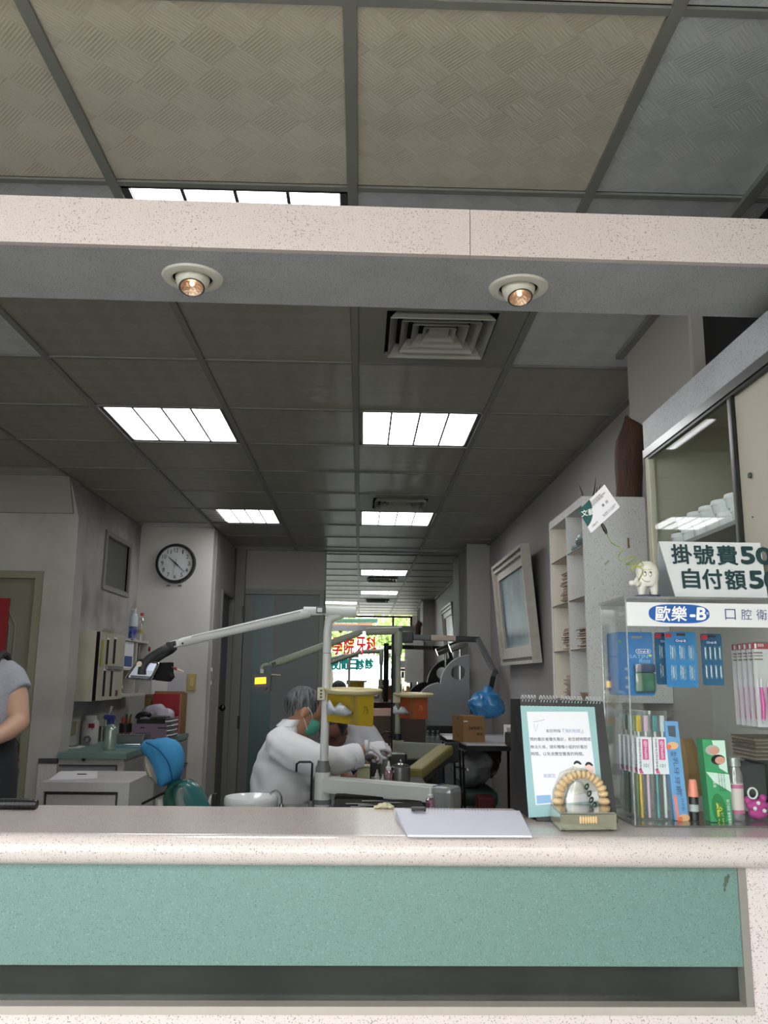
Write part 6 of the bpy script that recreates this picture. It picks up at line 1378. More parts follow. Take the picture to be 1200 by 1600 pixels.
# things on the walls
t = thing('wall_paper_sheet', F(262, 1062, 6.93), 'white paper sheets taped to the wall below the clock', 'paper')
MB().box((F(237, 1062, 6.93).x, 6.934, F(262, 1085, 6.93).z), (F(262, 1062, 6.93).x, 6.938, F(262, 1048, 6.93).z)).build('sheet', m_paper, t); MB().box((F(262, 1062, 6.93).x, 6.936, F(262, 1082, 6.93).z), (F(287, 1062, 6.93).x, 6.939, F(262, 1052, 6.93).z)).build('sheet', M('paper_lilac', '#c6c5cf', .7), t)
def plate_(px0, py0, px1, py1, Y, mat, label, ax='y'):
    A, B = F(px0, py1, Y), F(px1, py0, Y); t = thing('switch_plate', ((A.x+B.x)/2, Y-.005, A.z), label, 'switch')
    MB().box((A.x, Y-.009, A.z), (B.x, Y+.003, B.z), bev=.003).build('plate', mat, t); MB().box((A.x+(B.x-A.x)*.3, Y-.013, A.z+(B.z-A.z)*.25), (B.x-(B.x-A.x)*.3, Y-.008, B.z-(B.z-A.z)*.25), bev=.002).build('switch_rocker', M('rocker_gold', '#c6b77a', .35), t)
plate_(292, 1053, 307, 1079, 6.937, M('plate_gold', '#b0a063', .35, metal=.3), 'gold coloured light switch on the clock wall')
t = thing('socket_plate', (XL, F(112, 1138, 5.3).y, 1.0), 'beige wall socket above the left end of the worktop', 'socket')
A, B = Fx(107, 1150, XL), Fx(118, 1127, XL); MB().box((XL, min(A.y, B.y), min(A.z, B.z)), (XL+.008, max(A.y, B.y), max(A.z, B.z)), bev=.003).build('plate', M('plate_beige', '#908c72', .5), t)
t = thing('wall_intercom', Fx(329, 1055, -1.25), 'narrow grey switch panel at the right end of the clock wall', 'switch')
A, B = F(328, 1070, 6.937), F(333, 1043, 6.937); MB().box((A.x, 6.925, A.z), (B.x, 6.94, B.z), bev=.002).build('panel', m_steel, t); MB().box((A.x+.006, 6.922, A.z+.03), (B.x-.006, 6.926, B.z-.03)).build('slot', m_black, t)
# clock
CC = F(274, 880, 6.915); r = .166
ck = thing('wall_clock', (CC.x, 6.93, CC.z-r), 'round black rimmed wall clock with white dial', 'clock')
def ccp(a, rr, d=.0): return Vector((CC.x+rr*sin(a), 6.918-d, CC.z+rr*cos(a)))
MB().lathe([(r*.86, 0), (r*.84, .03), (r*.88, .042), (r*.95, .042), (r, .02), (r, 0)], (CC.x, 6.94, CC.z), (0, -1, 0), 56).build('rim', M('clock_black', '#121212', .25), ck, smooth=True)
MB().lathe([(0, .0), (r*.87, .0), (r*.87, .018), (0, .018)], (CC.x, 6.94, CC.z), (0, -1, 0), 48).build('dial', M('dial_white', '#d3d6da', .5), ck)
for k in range(1, 13): txt(str(k), m_ink, ck, ccp(R_(30*k), r*.66, -.0025+.001)+Y_(.0), UX, UZ, (.010 if k == 1 else .020) if k < 10 else .034, .034)
def hand(ang, L, w, back, name):
    a = R_(ang); d = Vector((sin(a), 0, cos(a))); s = Vector((cos(a), 0, -sin(a))); o = Vector((CC.x, 6.916, CC.z))
    MB().prism([o-d*back-s*w, o-d*back+s*w, o+d*L+s*w*.4, o+d*L-s*w*.4], Y_(-.002)).build(name, m_ink, ck)
hand(311, r*.46, .006, .03, 'hour_hand'); hand(132, r*.62, .0045, .03, 'minute_hand'); hand(190, r*.6, .0012, .04, 'second_hand')
MB().lathe([(0, 0), (.008, 0), (.008, .004), (0, .004)], (CC.x, 6.915, CC.z), (0, -1, 0), 16).build('hub', m_ink, ck)
for px_ in (263, 281):
    t = thing('wall_hook', F(px_, 915, 6.935), 'small black hook under the clock, '+('left one' if px_ < 270 else 'right one'), 'hook', 'hooks under the clock'); p = F(px_, 915, 6.935)
    MB().box((p.x-.015, 6.93, p.z-.003), (p.x+.015, 6.94, p.z+.003)).build('hook', m_black, t)

# wall cabinet (old cream steriliser) on the left wall
m_cc = M('old_cream_metal', '#bab5a4', .45, mottle=(5, .4, '#9d9884'))
wcb = thing('wall_cabinet', (-1.78, 5.8, 1.18), 'old cream wall cabinet with slotted doors and dark gap, on the left wall', 'cabinet')
E0 = F(121, 1096, 5.42); zB, zT = E0.z, F(130, 985, 5.42).z; fx = F(147, 1040, 5.42).x
MB().box((XL, 5.42, zB), (fx, 5.425, zT)).build('end_panel', m_cc, wcb)
gp = Fx(153.5, 1040, fx).y
MB().box((XL, 5.425, zB+.002), (fx-.05, gp-.004, zT-.004)).box((XL, gp-.004, zB+.002), (fx-.002, gp, zT-.002)).build('dark_gap', m_void, wcb)
yE = Fx(193, 1040, fx).y
MB().box((XL, gp, zB), (fx-.012, yE, zT)).build('cabinet_body', m_cc, wcb)
dm_ = (gp+.10+yE)/2
MB().box((fx-.012, gp, zB), (fx, gp+.12, zT), bev=.003).build('door_stile', m_cc, wcb)
doors = [MB().box((fx-.012, gp+.125, zB), (fx+.002, dm_, zT-.003), bev=.003).build('door', m_cc, wcb), MB().box((fx-.012, dm_+.004, zB), (fx+.002, yE, zT-.003), bev=.003).build('door', m_cc, wcb)]
for px_, pys, dr in ((168, (1000, 1038), 0), (179, (999, 1037), 1), (163, (1048, 1088), 0), (174, (1048, 1088), 1)):
    A, B = Fx(px_-3.2, pys[1], fx+.003), Fx(px_+2.6, pys[0], fx+.003)
    MB().box((fx+.001, A.y, A.z), (fx+.004, B.y, B.z)).build('door_slot', m_void, doors[dr])
    MB().box((fx+.001, A.y-.01, B.z), (fx+.006, B.y+.01, B.z+.014)).build('slot_rim', m_white, doors[dr])
A = Fx(168, 1043, fx+.004); MB().box((fx+.002, gp+.15, A.z-.012), (fx+.014, yE-.05, A.z+.012), bev=.003).build('door_latch', m_steel, wcb)
A, B = Fx(157, 1040, fx+.004), Fx(161, 1000, fx+.004); MB().box((fx+.001, A.y, A.z), (fx+.012, B.y, B.z), bev=.003).build('yellow_strap', M('strap_yellow', '#a3a04c', .6), wcb)
A = Fx(182, 1083, fx+.003); MB().box((fx+.0015, A.y-.03, A.z-.02), (fx+.003, A.y+.03, A.z+.02)).build('sticker', M('sticker_brown', '#6b4a40', .6), wcb)
# open shelf unit beyond it
su = thing('wall_shelf_unit', (-1.74, 6.5, zB), 'small white open shelf unit with bottles next to the wall cabinet', 'shelf')
sy0, sy1 = yE+.01, 6.80; sx = fx-.01; zb2, zt2 = zB+.01, F(215, 999, 6.4).z
m_shw = M('shelf_white', '#bdbcb6', .5)
MB().box((XL, sy0, zb2), (sx, sy0+.02, zt2)).build('side_board', m_shw, su); MB().box((XL, sy1-.02, zb2), (sx, sy1, zt2)).build('side_board', m_shw, su)
MB().box((XL, sy0+.02, zt2-.018), (sx, sy1-.02, zt2)).build('top_board', m_shw, su); MB().box((XL, sy0+.02, zb2), (sx, sy1-.02, zb2+.018)).build('shelf', m_shw, su)
mid = (sy0+sy1)/2+.02; MB().box((XL, mid-.01, zb2+.018), (sx-.004, mid+.01, zt2-.018)).build('divider', m_shw, su)
MB().box((XL, sy0+.02, zb2+.19), (sx, mid-.01, zb2+.205)).build('shelf', m_shw, su); MB().box((XL, mid+.01, zt2-.20), (sx, sy1-.02, zt2-.185)).build('shelf', m_shw, su)
MB().box((XL, sy0+.02, zb2+.018), (XL+.008, sy1-.02, zt2-.018)).build('back_board', M('shelf_back', '#77766f', .6), su)
t = thing('carton_pack', (sx-.05, sy0+.1, zb2+.205), 'white carton with blue print in the open shelf unit', 'box')
MB().box((sx-.06, sy0+.05, zb2+.205), (sx-.012, mid-.06, zb2+.205+.19)).build('carton', m_paper, t); MB().box((sx-.012, sy0+.08, zb2+.215), (sx-.010, mid-.09, zb2+.29)).build('blue_print', M('print_navy', '#3a5a8c', .6), t)
t = thing('small_bottle', (sx-.04, sy0+.12, zb2+.018), 'small white bottle on the bottom shelf of the open unit', 'bottle')
MB().lathe([(0, 0), (.02, 0), (.02, .06), (.012, .07), (.012, .09), (0, .09)], (sx-.04, sy0+.12, zb2+.018), n=16).build('bottle_body', m_white, t, smooth=True); MB().lathe([(.0202, 0), (.0202, .03)], (sx-.04, sy0+.12, zb2+.028), n=16).build('label', m_dark, t)
t = thing('glass_cup', (sx-.04, mid+.15, zb2+.018), 'clear cup at the right end of the bottom shelf', 'cup')
MB().lathe([(0, 0), (.028, 0), (.032, .07), (.030, .07), (.026, .004), (0, .004)], (sx-.04, mid+.15, zb2+.018), n=18).build('cup', M('beaker_glass', '#c6cfd0', .08, alpha=.12), t, smooth=True)
t = thing('steel_rack', (sx-.04, mid+.15, zt2-.185), 'dark framed bottle rack in the upper right cell of the open unit', 'rack')
for dy in (.05, .11, .17): MB().tube([(sx-.03, mid+dy, zt2-.184), (sx-.03, mid+dy, zt2-.03)], .009, 8).build('vial', m_chrome, t, smooth=True)
MB().box((sx-.06, mid+.03, zt2-.185), (sx-.01, mid+.2, zt2-.165)).build('rack_base', m_black, t)
tp = zt2
t = thing('aerosol_can', (0, 0, 0), 'tall white aerosol can with dark blue pattern on top of the open shelf unit', 'can'); p = F(207, 993, 6.30); p.z = tp; t.location = p
MB().lathe([(0, 0), (.030, 0), (.030, .165), (.022, .182), (.016, .186), (.016, .205), (0, .205)], p, n=24).build('can_body', M('can_bluewhite', '#c3cbd6', .3), t, smooth=True)
MB().lathe([(.0304, 0), (.0304, .085)], p+Z_(.004), n=24).build('blue_pattern', M('can_blue', '#2b3f94', .35, mottle=(30, .5, '#c3cbd6')), t, smooth=True)
MB().box((p.x-.02, p.y-.01, p.z+.205), (p.x+.014, p.y+.01, p.z+.222), bev=.004).build('spray_head', m_white, t)
t = thing('clear_bottle', (0, 0, 0), 'clear bottle with orange cap beside the aerosol can', 'bottle'); p = F(220, 993, 6.62); p.z = tp; t.location = p
MB().lathe([(0, 0), (.028, 0), (.028, .09), (.02, .13), (.028, .15), (.010, .18), (.010, .19), (0, .19)], p, n=22).build('bottle_body', M('clear_bottle_plastic', '#c2bfb4', .1, alpha=.35), t, smooth=True)
MB().lathe([(.0284, 0), (.0284, .03)], p+Z_(.055), n=20).build('label', M('label_tan', '#b9a987', .5), t); MB().lathe([(0, .19), (.013, .19), (.013, .212), (0, .212)], p, n=16).build('cap', M('cap_orange', '#d3502e', .4), t, smooth=True)
t = thing('flat_carton', (sx-.06, yE-.05, zT), 'flat white carton lying on top of the wall cabinet', 'box')
MB().box((sx-.09, yE-.22, zT+.001), (sx-.01, yE+.0, zT+.035)).build('carton', M('carton_print', '#aaa79c', .6, mottle=(40, .4, '#77746a')), t)
t = thing('red_clip', (sx+.006, sy1-.01, zt2-.07), 'small red clip hanging on the end of the open shelf unit', 'clip'); MB().ball((sx+.012, sy1-.01, zt2-.06), (.010, .012, .02), 10).build('clip', M('clip_red', '#8c1a24', .5), t, smooth=True)

# ================================================================ FIRST DENTAL CHAIR (teal) WITH COVERED HEADREST
DY = 4.15
def fd(px, py, dy=0): return F(px, py, DY+dy)
dc = thing('dental_chair', (fd(290, 1260).x, DY, 0), 'teal dental chair with blue covered headrest, left of the bowl', 'dental chair')
m_tealv = M('teal_vinyl', '#2c6f70', .3, coat=.4); m_gfilm = M('green_glossy_film', '#1d4f3f', .15, coat=1, mottle=(14, .6, '#2d7058'), bump=(35, .8))
# backrest: rounded slab seen from behind-left
def shell(cs, n=20):
    mb = MB(); mb.loft(cs, n); return mb
rows = [(1285, 255, 345), (1262, 258, 331), (1245, 258, 323), (1232, 262, 315), (1223, 268, 306), (1218, 276, 299)]
rings = []
for py, xa, xb in rows:
    A, B = fd(xa, py), fd(xb, py); c = (A+B)/2; h = (B.x-A.x)/2; rings.append((c, X_(h), Y_(.075 if py > 1220 else .05)))
o = shell(rings, 28).build('backrest', m_tealv, dc, smooth=True)
rings = []
for py, xa, xb in ((1285, 254, 300), (1262, 256, 290), (1245, 256, 280), (1232, 260, 279), (1222, 267, 290), (1217.5, 274, 297)):
    A, B = fd(xa, py), fd(xb, py); rings.append(((A+B)/2+Y_(-.014), X_((B.x-A.x)/2+.001), Y_(.07 if py > 1220 else .045)))
shell(rings, 20).build('plastic_cover', m_gfilm, dc, smooth=True)
rings = [((fd((xa+xb)/2, py)+Y_(-.03)), X_((xb-xa)/2*DY/FPX), Y_(.062)) for py, xa, xb in ((1285, 276, 312), (1262, 279, 299), (1245, 276, 294), (1232, 279, 295), (1228, 284, 295))]
shell(rings, 16).build('grey_panel', M('chair_grey', '#8f9a98', .3, coat=.4), dc, smooth=True)
mb = MB(); mb.loft([(fd(255, 1285), X_(.035), Y_(.05)), (fd(253, 1262), X_(.03), Y_(.05)), (fd(252, 1247), X_(.025), Y_(.045)), (fd(257, 1243), X_(.012), Y_(.03))], 14); mb.build('white_side_shell', m_white, dc, smooth=True)
MB().tube([fd(270, 1238, -.02), fd(262, 1215, 0), fd(262, 1200, 0)], .012, 10).build('headrest_stem', m_black, dc, smooth=True)
MB().tube(smooth_path([fd(326, 1266), fd(327, 1256), fd(330, 1246), fd(333, 1243)]), .009, 10).build('arm_tube', m_white, dc, smooth=True)
MB().box((fd(331, 1262).x, DY-.02, fd(331, 1268).z), (fd(338, 1262).x, DY+.02, fd(331, 1240).z)).build('hinge_block', m_black, dc)
MB().box((fd(262, 1285).x, DY-.05, .42), (fd(262, 1285).x+.32, DY+.4, .52), bev=.03).build('seat', m_tealv, dc, smooth=True)
MB().lathe([(0, 0), (.18, 0), (.18, .04), (.12, .07), (.12, .42), (0, .42)], (fd(262, 1285).x+.16, DY+.18, .0), n=28).build('base', m_ucol, dc, smooth=True)
MB().prism([fd(258, 1285)+Z_(0), fd(345, 1285), Vector((fd(345, 1285).x, DY, .47)), Vector((fd(270, 1285).x, DY, .47))], Y_(.05)).build('back_lower', m_tealv, dc)
# headrest: cream pad and gathered blue cover
mb = MB(); mb.loft([(fd(233, 1180), X_(.016), Y_(.07)), (fd(238, 1195), X_(.034), Y_(.10)), (fd(244, 1210), X_(.032), Y_(.10)), (fd(250, 1222), X_(.016), Y_(.07))], 18)
hp = mb.build('headrest_pad', M('pad_cream', '#a8a294', .4), dc, smooth=True)
def gather(c):
    mb = MB(); mb.ball(c, (.102, .10, .108), 72, None, 36)
    return mb
c = fd(256, 1190)
rings = []
for k, (py, xa, xb) in enumerate(((1154.5, 240, 262), (1157, 226, 272), (1163, 221, 279), (1172, 222, 284), (1182, 228, 286), (1194, 237, 286), (1206, 241, 284), (1216, 244, 279), (1224, 246, 272), (1226, 250, 266))):
    A, B = fd(xa, py), fd(xb, py); h = (B.x-A.x)/2; rings.append(((A+B)/2+Y_(.01), X_(h), Y_(.035+.075*math.sqrt(max(0, 1-((k-4.5)/5.2)**2)))))
mb = MB(); mb.loft(rings, 64)
for v in mb.b.verts:
    d = v.co-c; ang = math.atan2(d.z, d.x); v.co += d.normalized()*(.006*sin(ang*24+4*noise.noise(v.co*20))*min(1, max(0, (-(d.x)-.0)*14))+.012*noise.noise(Vector((v.co.x*30+v.co.z*18, v.co.y*8, v.co.z*6)))-.007*max(0, 1-abs(d.x*.7+d.z*.7-.01)*60))
o = mb.build('blue_cover', M('blue_cloth', '#4298cf', .8, mottle=(14, .35, '#2f80bd'), bump=(60, .3)), dc, smooth='full')
MB().tube(smooth_path([fd(228, 1160, -.09), fd(246, 1170, -.112), fd(262, 1190, -.115), fd(268, 1210, -.10), fd(270, 1222, -.06)]), .0035, 6).build('cover_seam', M('blue_seam', '#1f649c', .8), dc, smooth=True)
MB().tube([F(222, 1256, DY-.15), F(262, 1236, DY-.05)], .006, 8).build('dark_strut', m_black, dc)
# second dental chair: olive padded arm and seat beyond
c2 = thing('dental_chair', (F(640, 1230, 4.8).x, 4.9, 0), 'farther dental chair, only its olive padded armrest showing beside the bottles', 'dental chair')
A, B = F(648, 1209, 4.75), F(697, 1171, 5.15); d = (B-A).normalized(); s = d.cross(UZ).normalized(); n2 = s.cross(d)
MB().obox((A+B)/2, ((B-A).length, .095, .06), [d, s, n2], bev=.015).build('armrest', M('olive_vinyl', '#8e8450', .4), c2)
MB().obox((A+B)/2-n2*.045, ((B-A).length*.96, .08, .03), [d, s, n2], bev=.006).build('armrest_base', m_dark, c2)
MB().tube([(A+B)/2-n2*.05, Vector(((A.x+B.x)/2, 5.0, .45))], .03, 12).build('armrest_post', m_dark, c2)
MB().box((A.x+.06, 4.95, .38), (A.x+.42, 5.45, .47), bev=.03).build('seat', MATS['olive_vinyl'], c2, smooth=True); MB().lathe([(0, 0), (.25, 0), (.25, .03), (.08, .06), (.08, .38), (0, .38)], (A.x+.24, 5.2, 0), n=24).build('base', m_ugr, c2, smooth=True)

# ================================================================ PEOPLE
m_skin = M('skin_tan', '#a87c62', .55, mottle=(20, .2, '#96684f')); m_skin2 = M('skin_pale', '#c59c86', .55, mottle=(20, .15, '#b98d78'))
def limb(mb, P, rs, n=16, flat=1.0):
    P = [Vector(p) for p in P]; R = []; x = None
    for i, p in enumerate(P):
        d = (P[min(i+1, len(P)-1)]-P[max(i-1, 0)]).normalized()
        if x is None: x, y, _ = frame_from(d)
        else: x = (x-d*x.dot(d)).normalized()
        y = d.cross(x); R.append((p, x*rs[i], y*rs[i]*flat))
    return mb.loft(R, n)
def hand_(mb, w, d, nrm, s=1, curl=.5, side=1):
    """w wrist, d direction of the fingers, nrm back-of-hand normal"""
    d = Vector(d).normalized(); nrm = Vector(nrm); nrm = (nrm-d*nrm.dot(d)).normalized(); s_ = d.cross(nrm)*side; w = Vector(w)
    mb.loft([(w-d*.02*s, s_*.024*s, nrm*.018*s), (w+d*.02*s, s_*.034*s, nrm*.016*s), (w+d*.06*s, s_*.042*s, nrm*.015*s), (w+d*.085*s, s_*.040*s, nrm*.012*s)], 14)
    for k, L in enumerate((.072, .080, .075, .058)):
        o = w+d*.08*s+s_*(.030-.020*k)*s; a = 0; p = o; pts = [o-d*.015*s]
        for j in range(3):
            a += curl*(.5+.35*j); dd = d*cos(a)-nrm*sin(a); p = p+dd*L*s*(.45, .31, .24)[j]; pts.append(p)
        mb.tube(pts, [.0092*s, .0088*s, .0082*s, .0066*s], 10)
    o = w+d*.022*s+s_*.032*s; d2 = (d*.75+s_*.55-nrm*.35*(.4+curl)).normalized()
    mb.tube([o-d2*.012*s, o+d2*.03*s, o+d2*.05*s-nrm*.006*s, o+(d2*.75+d*.3).normalized()*.07*s-nrm*.012*s], [.013*s, .0115*s, .0095*s, .007*s], 10)
def head_(mb, c, f, u, s=1):
    """c head centre, f face direction, u up"""
    f = Vector(f).normalized(); u = Vector(u); u = (u-f*u.dot(f)).normalized(); l = u.cross(f); rot = Matrix((l, f, u)).transposed(); c = Vector(c)
    mb.ball(c+u*.02*s, (.074*s, .094*s, .088*s), 24, rot, 16); mb.ball(c+f*.022*s-u*.045*s, (.058*s, .066*s, .070*s), 20, rot, 14); mb.ball(c+f*.062*s-u*.088*s, (.027*s, .024*s, .022*s), 12, rot)
    mb.loft([(c+f*.078*s+u*.02*s, l*.008*s, u*.006*s), (c+f*.096*s-u*.004*s, l*.011*s, u*.010*s), (c+f*.108*s-u*.024*s, l*.014*s, u*.010*s), (c+f*.088*s-u*.034*s, l*.015*s, u*.006*s)], 10)
    for sx in (-1, 1):
        mb.ball(c+l*sx*.033*s+f*.078*s+u*.014*s, (.016*s, .010*s, .010*s), 10, rot); mb.ball(c+l*sx*.076*s-u*.012*s-f*.006*s, (.010*s, .019*s, .031*s), 12, rot)
    mb.ball(c+f*.083*s-u*.056*s, (.022*s, .010*s, .007*s), 10, rot); mb.ball(c+f*.081*s-u*.066*s, (.019*s, .010*s, .007*s), 10, rot)
    return c, f, u, l, rot

# --- dentist
GY = 4.4
def fg(px, py, dy=0): return F(px, py, GY+dy)
de = thing('person', (fg(425, 1262).x, GY, 0), 'seated person in white coat with grey hair and green face mask, working to the right', 'person')
hc_ = fg(474, 1110, .02); ff = Vector((.86, .22, -.42)); uu = Vector((.40, .1, .9))
pel = Vector((fg(440, 1262).x, GY+.02, .54)); up_ = fg(436, 1160, .02)
mb = MB(); head_(mb, hc_, ff, uu, 1.06)
limb(mb, [fg(467, 1125, .02), fg(462, 1142, .02), fg(450, 1155, .02)], [.056, .056, .075])
mb.loft([(pel, X_(.11), Y_(.16)), (fg(432, 1245, .02), X_(.10), Y_(.145)), (fg(432, 1205, .02), X_(.10), Y_(.15)), (fg(440, 1165, .02), X_(.085), Y_(.17)), (fg(450, 1150, .02), X_(.05), Y_(.07))], 20)
Rsh, Rel, Rwr = fg(443, 1164, -.15), fg(500, 1192, -.20), fg(568, 1171, -.12)
Lsh, Lel, Lwr = fg(448, 1166, .19), fg(500, 1200, .22), fg(560, 1180, .12)
limb(mb, [Rsh, Rel, Rwr], [.045, .040, .029]); limb(mb, [Lsh, Lel, Lwr], [.045, .040, .029])
hand_(mb, fg(576, 1166.5, -.115), Vector((.9, .15, .05)), Vector((-.1, -.45, .9)), .85, 1.15, 1); hand_(mb, Lwr+Vector((.012, 0, 0)), Vector((.9, -.2, 0)), Vector((0, .4, .9)), .85, 1.1, -1)
for sy in (-.10, .12):
    kn = pel+Vector((.38, sy*1.5, .0)); limb(mb, [pel+Y_(sy), pel+Vector((.22, sy*1.2, .01)), kn], [.085, .078, .058]); limb(mb, [kn, kn+Vector((.02, 0, -.24)), kn+Vector((0, 0, -.46))], [.056, .052, .036]); mb.loft([(kn+Vector((-.03, 0, -.50)), Y_(.04), Z_(.03)), (kn+Vector((.08, 0, -.505)), Y_(.045), Z_(.028)), (kn+Vector((.19, 0, -.515)), Y_(.04), Z_(.018))], 12)
o = mb.build('body', m_skin, de); remesh(o, .0085, 3)
m_coat = M('white_coat', '#e3e4e9', .8, bump=(9, .35)); 
mb = MB()
mb.loft([(pel+Z_(-.03), X_(.15), Y_(.20)), (fg(437, 1262, .02), X_(.155), Y_(.185)), (fg(438, 1235, .02), X_(.153), Y_(.178)), (fg(441, 1205, .02), X_(.150), Y_(.178)), (fg(444, 1175, .02), X_(.125), Y_(.195)), (fg(441, 1155, .02), X_(.085), Y_(.17)), (fg(450, 1140, .02), X_(.058), Y_(.10)), (fg(456, 1130, .02), X_(.05), Y_(.062))], 32)
cuffR = fg(559, 1180, -.12); cuffL = fg(552, 1184, .12)
limb(mb, [fg(440, 1166, -.12), fg(466, 1178, -.18), Rel, fg(528, 1188, -.175), cuffR], [.088, .085, .078, .068, .060]); limb(mb, [fg(446, 1168, .16), Lel, cuffL], [.078, .07, .055])
mb.ball(fg(438, 1160, -.11), (.08, .08, .075), 16); mb.ball(fg(446, 1160, .14), (.08, .08, .075), 16)
for v in mb.b.verts:
    v.co += Vector((1, .6, .4))*(noise.noise(v.co*11)*.012)
o = mb.build('coat', m_coat, de); remesh(o, .011, 3)
for v in o.data.vertices:   # folds pulled diagonally across the back and sleeve
    n_ = sin(v.co.x*38+v.co.z*62+5*noise.noise(v.co*5))*.0028+noise.noise(v.co*17)*.006; v.co += v.normal*n_
mb = MB(); mb.loft([(fg(449, 1134, .0), X_(.058), Y_(.075)), (fg(455, 1127, .0), X_(.052), Y_(.066)), (fg(457, 1124, .0), X_(.050), Y_(.062))], 24); mb.build('collar', m_coat, de, smooth=True)
mb = MB(); limb(mb, [fg(548, 1184, -.14), fg(560.5, 1181, -.12)], [.063, .062]); mb.build('cuff', m_coat, de, smooth=True)
m_glove = M('latex_glove', '#cfcdd2', .45, bump=(60, .3))
mb = MB(); w = fg(576, 1166.5, -.115); limb(mb, [w+Vector((-.022, 0, 0)), w], [.033, .032]); hand_(mb, w, Vector((.9, .15, .05)), Vector((-.1, -.45, .9)), .98, 1.15, 1); o = mb.build('glove', m_glove, de); remesh(o, .0045, 2)
mb = MB(); w = Lwr+Vector((.012, 0, 0)); limb(mb, [w+Vector((-.03, 0, 0)), w], [.033, .032]); hand_(mb, w, Vector((.9, -.2, 0)), Vector((0, .4, .9)), .98, 1.1, -1); o = mb.build('glove', m_glove, de); remesh(o, .0045, 2)
m_tr = M('dark_trousers', '#2c2e38', .8); mb = MB()
for sy in (-.10, .12):
    kn = pel+Vector((.38, sy*1.5, .0)); limb(mb, [pel+Y_(sy)+X_(-.05), pel+Vector((.22, sy*1.2, .01)), kn], [.10, .092, .072]); limb(mb, [kn, kn+Vector((.02, 0, -.24)), kn+Vector((0, 0, -.44))], [.07, .066, .056])
o = mb.build('trousers', m_tr, de); remesh(o, .014, 3)
# hair, mask and strap
f_, u_ = ff.normalized(), (uu-ff.normalized()*uu.dot(ff.normalized())).normalized(); l_ = u_.cross(f_); rot = Matrix((l_, f_, u_)).transposed()
mb = MB(); mb.ball(hc_+u_*.026-f_*.010, (.084, .102, .093), 40, rot, 28)
rm = [v for v in mb.b.verts if ((v.co-hc_).dot(f_) > .052 and (v.co-hc_).dot(u_) < .070) or ((v.co-hc_).dot(u_) < -.012 and (v.co-hc_).dot(f_) > -.038) or (v.co-hc_).dot(u_) < -.062]
bmesh.ops.delete(mb.b, geom=rm, context='VERTS')
for v in mb.b.verts:
    d = v.co-hc_; v.co += d.normalized()*(noise.noise(Vector((d.dot(l_)*70, d.dot(f_)*16, d.dot(u_)*30)))*.003)
mb.build('hair', M('grey_hair', '#6a6b6e', .6, mottle=(34, 1, '#151517'), aniso=(3, 1, .35), bump=(120, .8)), de, smooth='full')
mk_c = hc_+f_*.045-u_*.052
mb = MB(); mb.ball(mk_c, (.066, .072, .056), 28, rot, 18); bmesh.ops.delete(mb.b, geom=[v for v in mb.b.verts if (v.co-mk_c).dot(f_) < -.004], context='VERTS')
mb.build('face_mask', M('mask_green', '#4fa58f', .7, mottle=(30, .3, '#3f8f7b')), de, smooth='full')
mb = MB()
ear = hc_-l_*-.08-u_*.0
for sgn in (-1, 1):
    e = hc_+l_*sgn*.082-f_*.004; mb.tube(smooth_path([e+u_*.022, hc_+l_*sgn*.080+f_*.03+u_*.002, mk_c+l_*sgn*.064+f_*.006+u_*.03]), .0018, 6); mb.tube(smooth_path([e-u_*.03, hc_+l_*sgn*.074+f_*.02-u_*.05, mk_c+l_*sgn*.060+f_*.006-u_*.028]), .0018, 6)
mb.build('mask_strap', m_white, de, smooth=True)
for sgn in (-1, 1): MB().ball(hc_+l_*sgn*.034+f_*.090+u_*.012, (.011, .007, .006), 10, rot).build('eye', m_ink, de, smooth=True)
# instrument in the right hand
t = thing('hand_instrument', fg(594, 1174, -.1), 'steel instrument held in the gloved hand', 'instrument'); MB().tube([fg(584, 1176, -.1), fg(604, 1172, -.06)], [.003, .002], 8).build('handle', m_steel, t); MB().tube([fg(604, 1172, -.06), fg(607, 1174, -.05)], [.0015, .0008], 6).build('tip', m_chrome, t)
# stool under the dentist
st = thing('round_stool', (pel.x, pel.y, 0), 'round black stool under the seated person in white coat', 'stool')
MB().lathe([(0, 0), (.16, 0), (.18, .02), (.17, .05), (0, .055)], (pel.x-.02, pel.y, .40), n=28).build('seat', m_black, st, smooth=True); MB().lathe([(0, 0), (.2, 0), (.19, .03), (.03, .06), (.03, .40), (0, .40)], (pel.x-.02, pel.y, 0), n=24).build('base', m_steel, st, smooth=True)

# --- assistant behind the pole
AY = 5.05
def fa(px, py, dy=0): return F(px, py, AY+dy)
asn = thing('person', (fa(560, 1262).x, AY, 0), 'person with glasses bending forward, half hidden behind the white pole', 'person')
hc2 = fa(521, 1141); ff2 = Vector((-.35, -.75, -.55)); uu2 = Vector((-.25, -.45, .85))
mb = MB(); head_(mb, hc2, ff2, uu2, 1.0); limb(mb, [hc2+Vector((.03, .05, -.06)), fa(534, 1160, .07), fa(545, 1170, .08)], [.05, .052, .07])
pel2 = Vector((fa(580, 1262).x, AY+.35, .58))
mb.loft([(pel2, X_(.14), Y_(.11)), (fa(572, 1235, .22), X_(.13), Y_(.10)), (fa(560, 1190, .12), X_(.15), Y_(.10)), (fa(550, 1170, .08), X_(.10), Y_(.07))], 20)
limb(mb, [fa(525, 1170, .06), fa(520, 1210, -.05), fa(545, 1215, -.2)], [.045, .038, .028]); limb(mb, [fa(572, 1168, .12), fa(590, 1175, .02), fa(575, 1200, -.18)], [.045, .038, .028])
hand_(mb, fa(545, 1215, -.2), Vector((.5, -.8, 0)), UZ, .95, .5, 1); hand_(mb, fa(575, 1200, -.18), Vector((-.4, -.8, -.2)), UZ, .95, .5, -1)
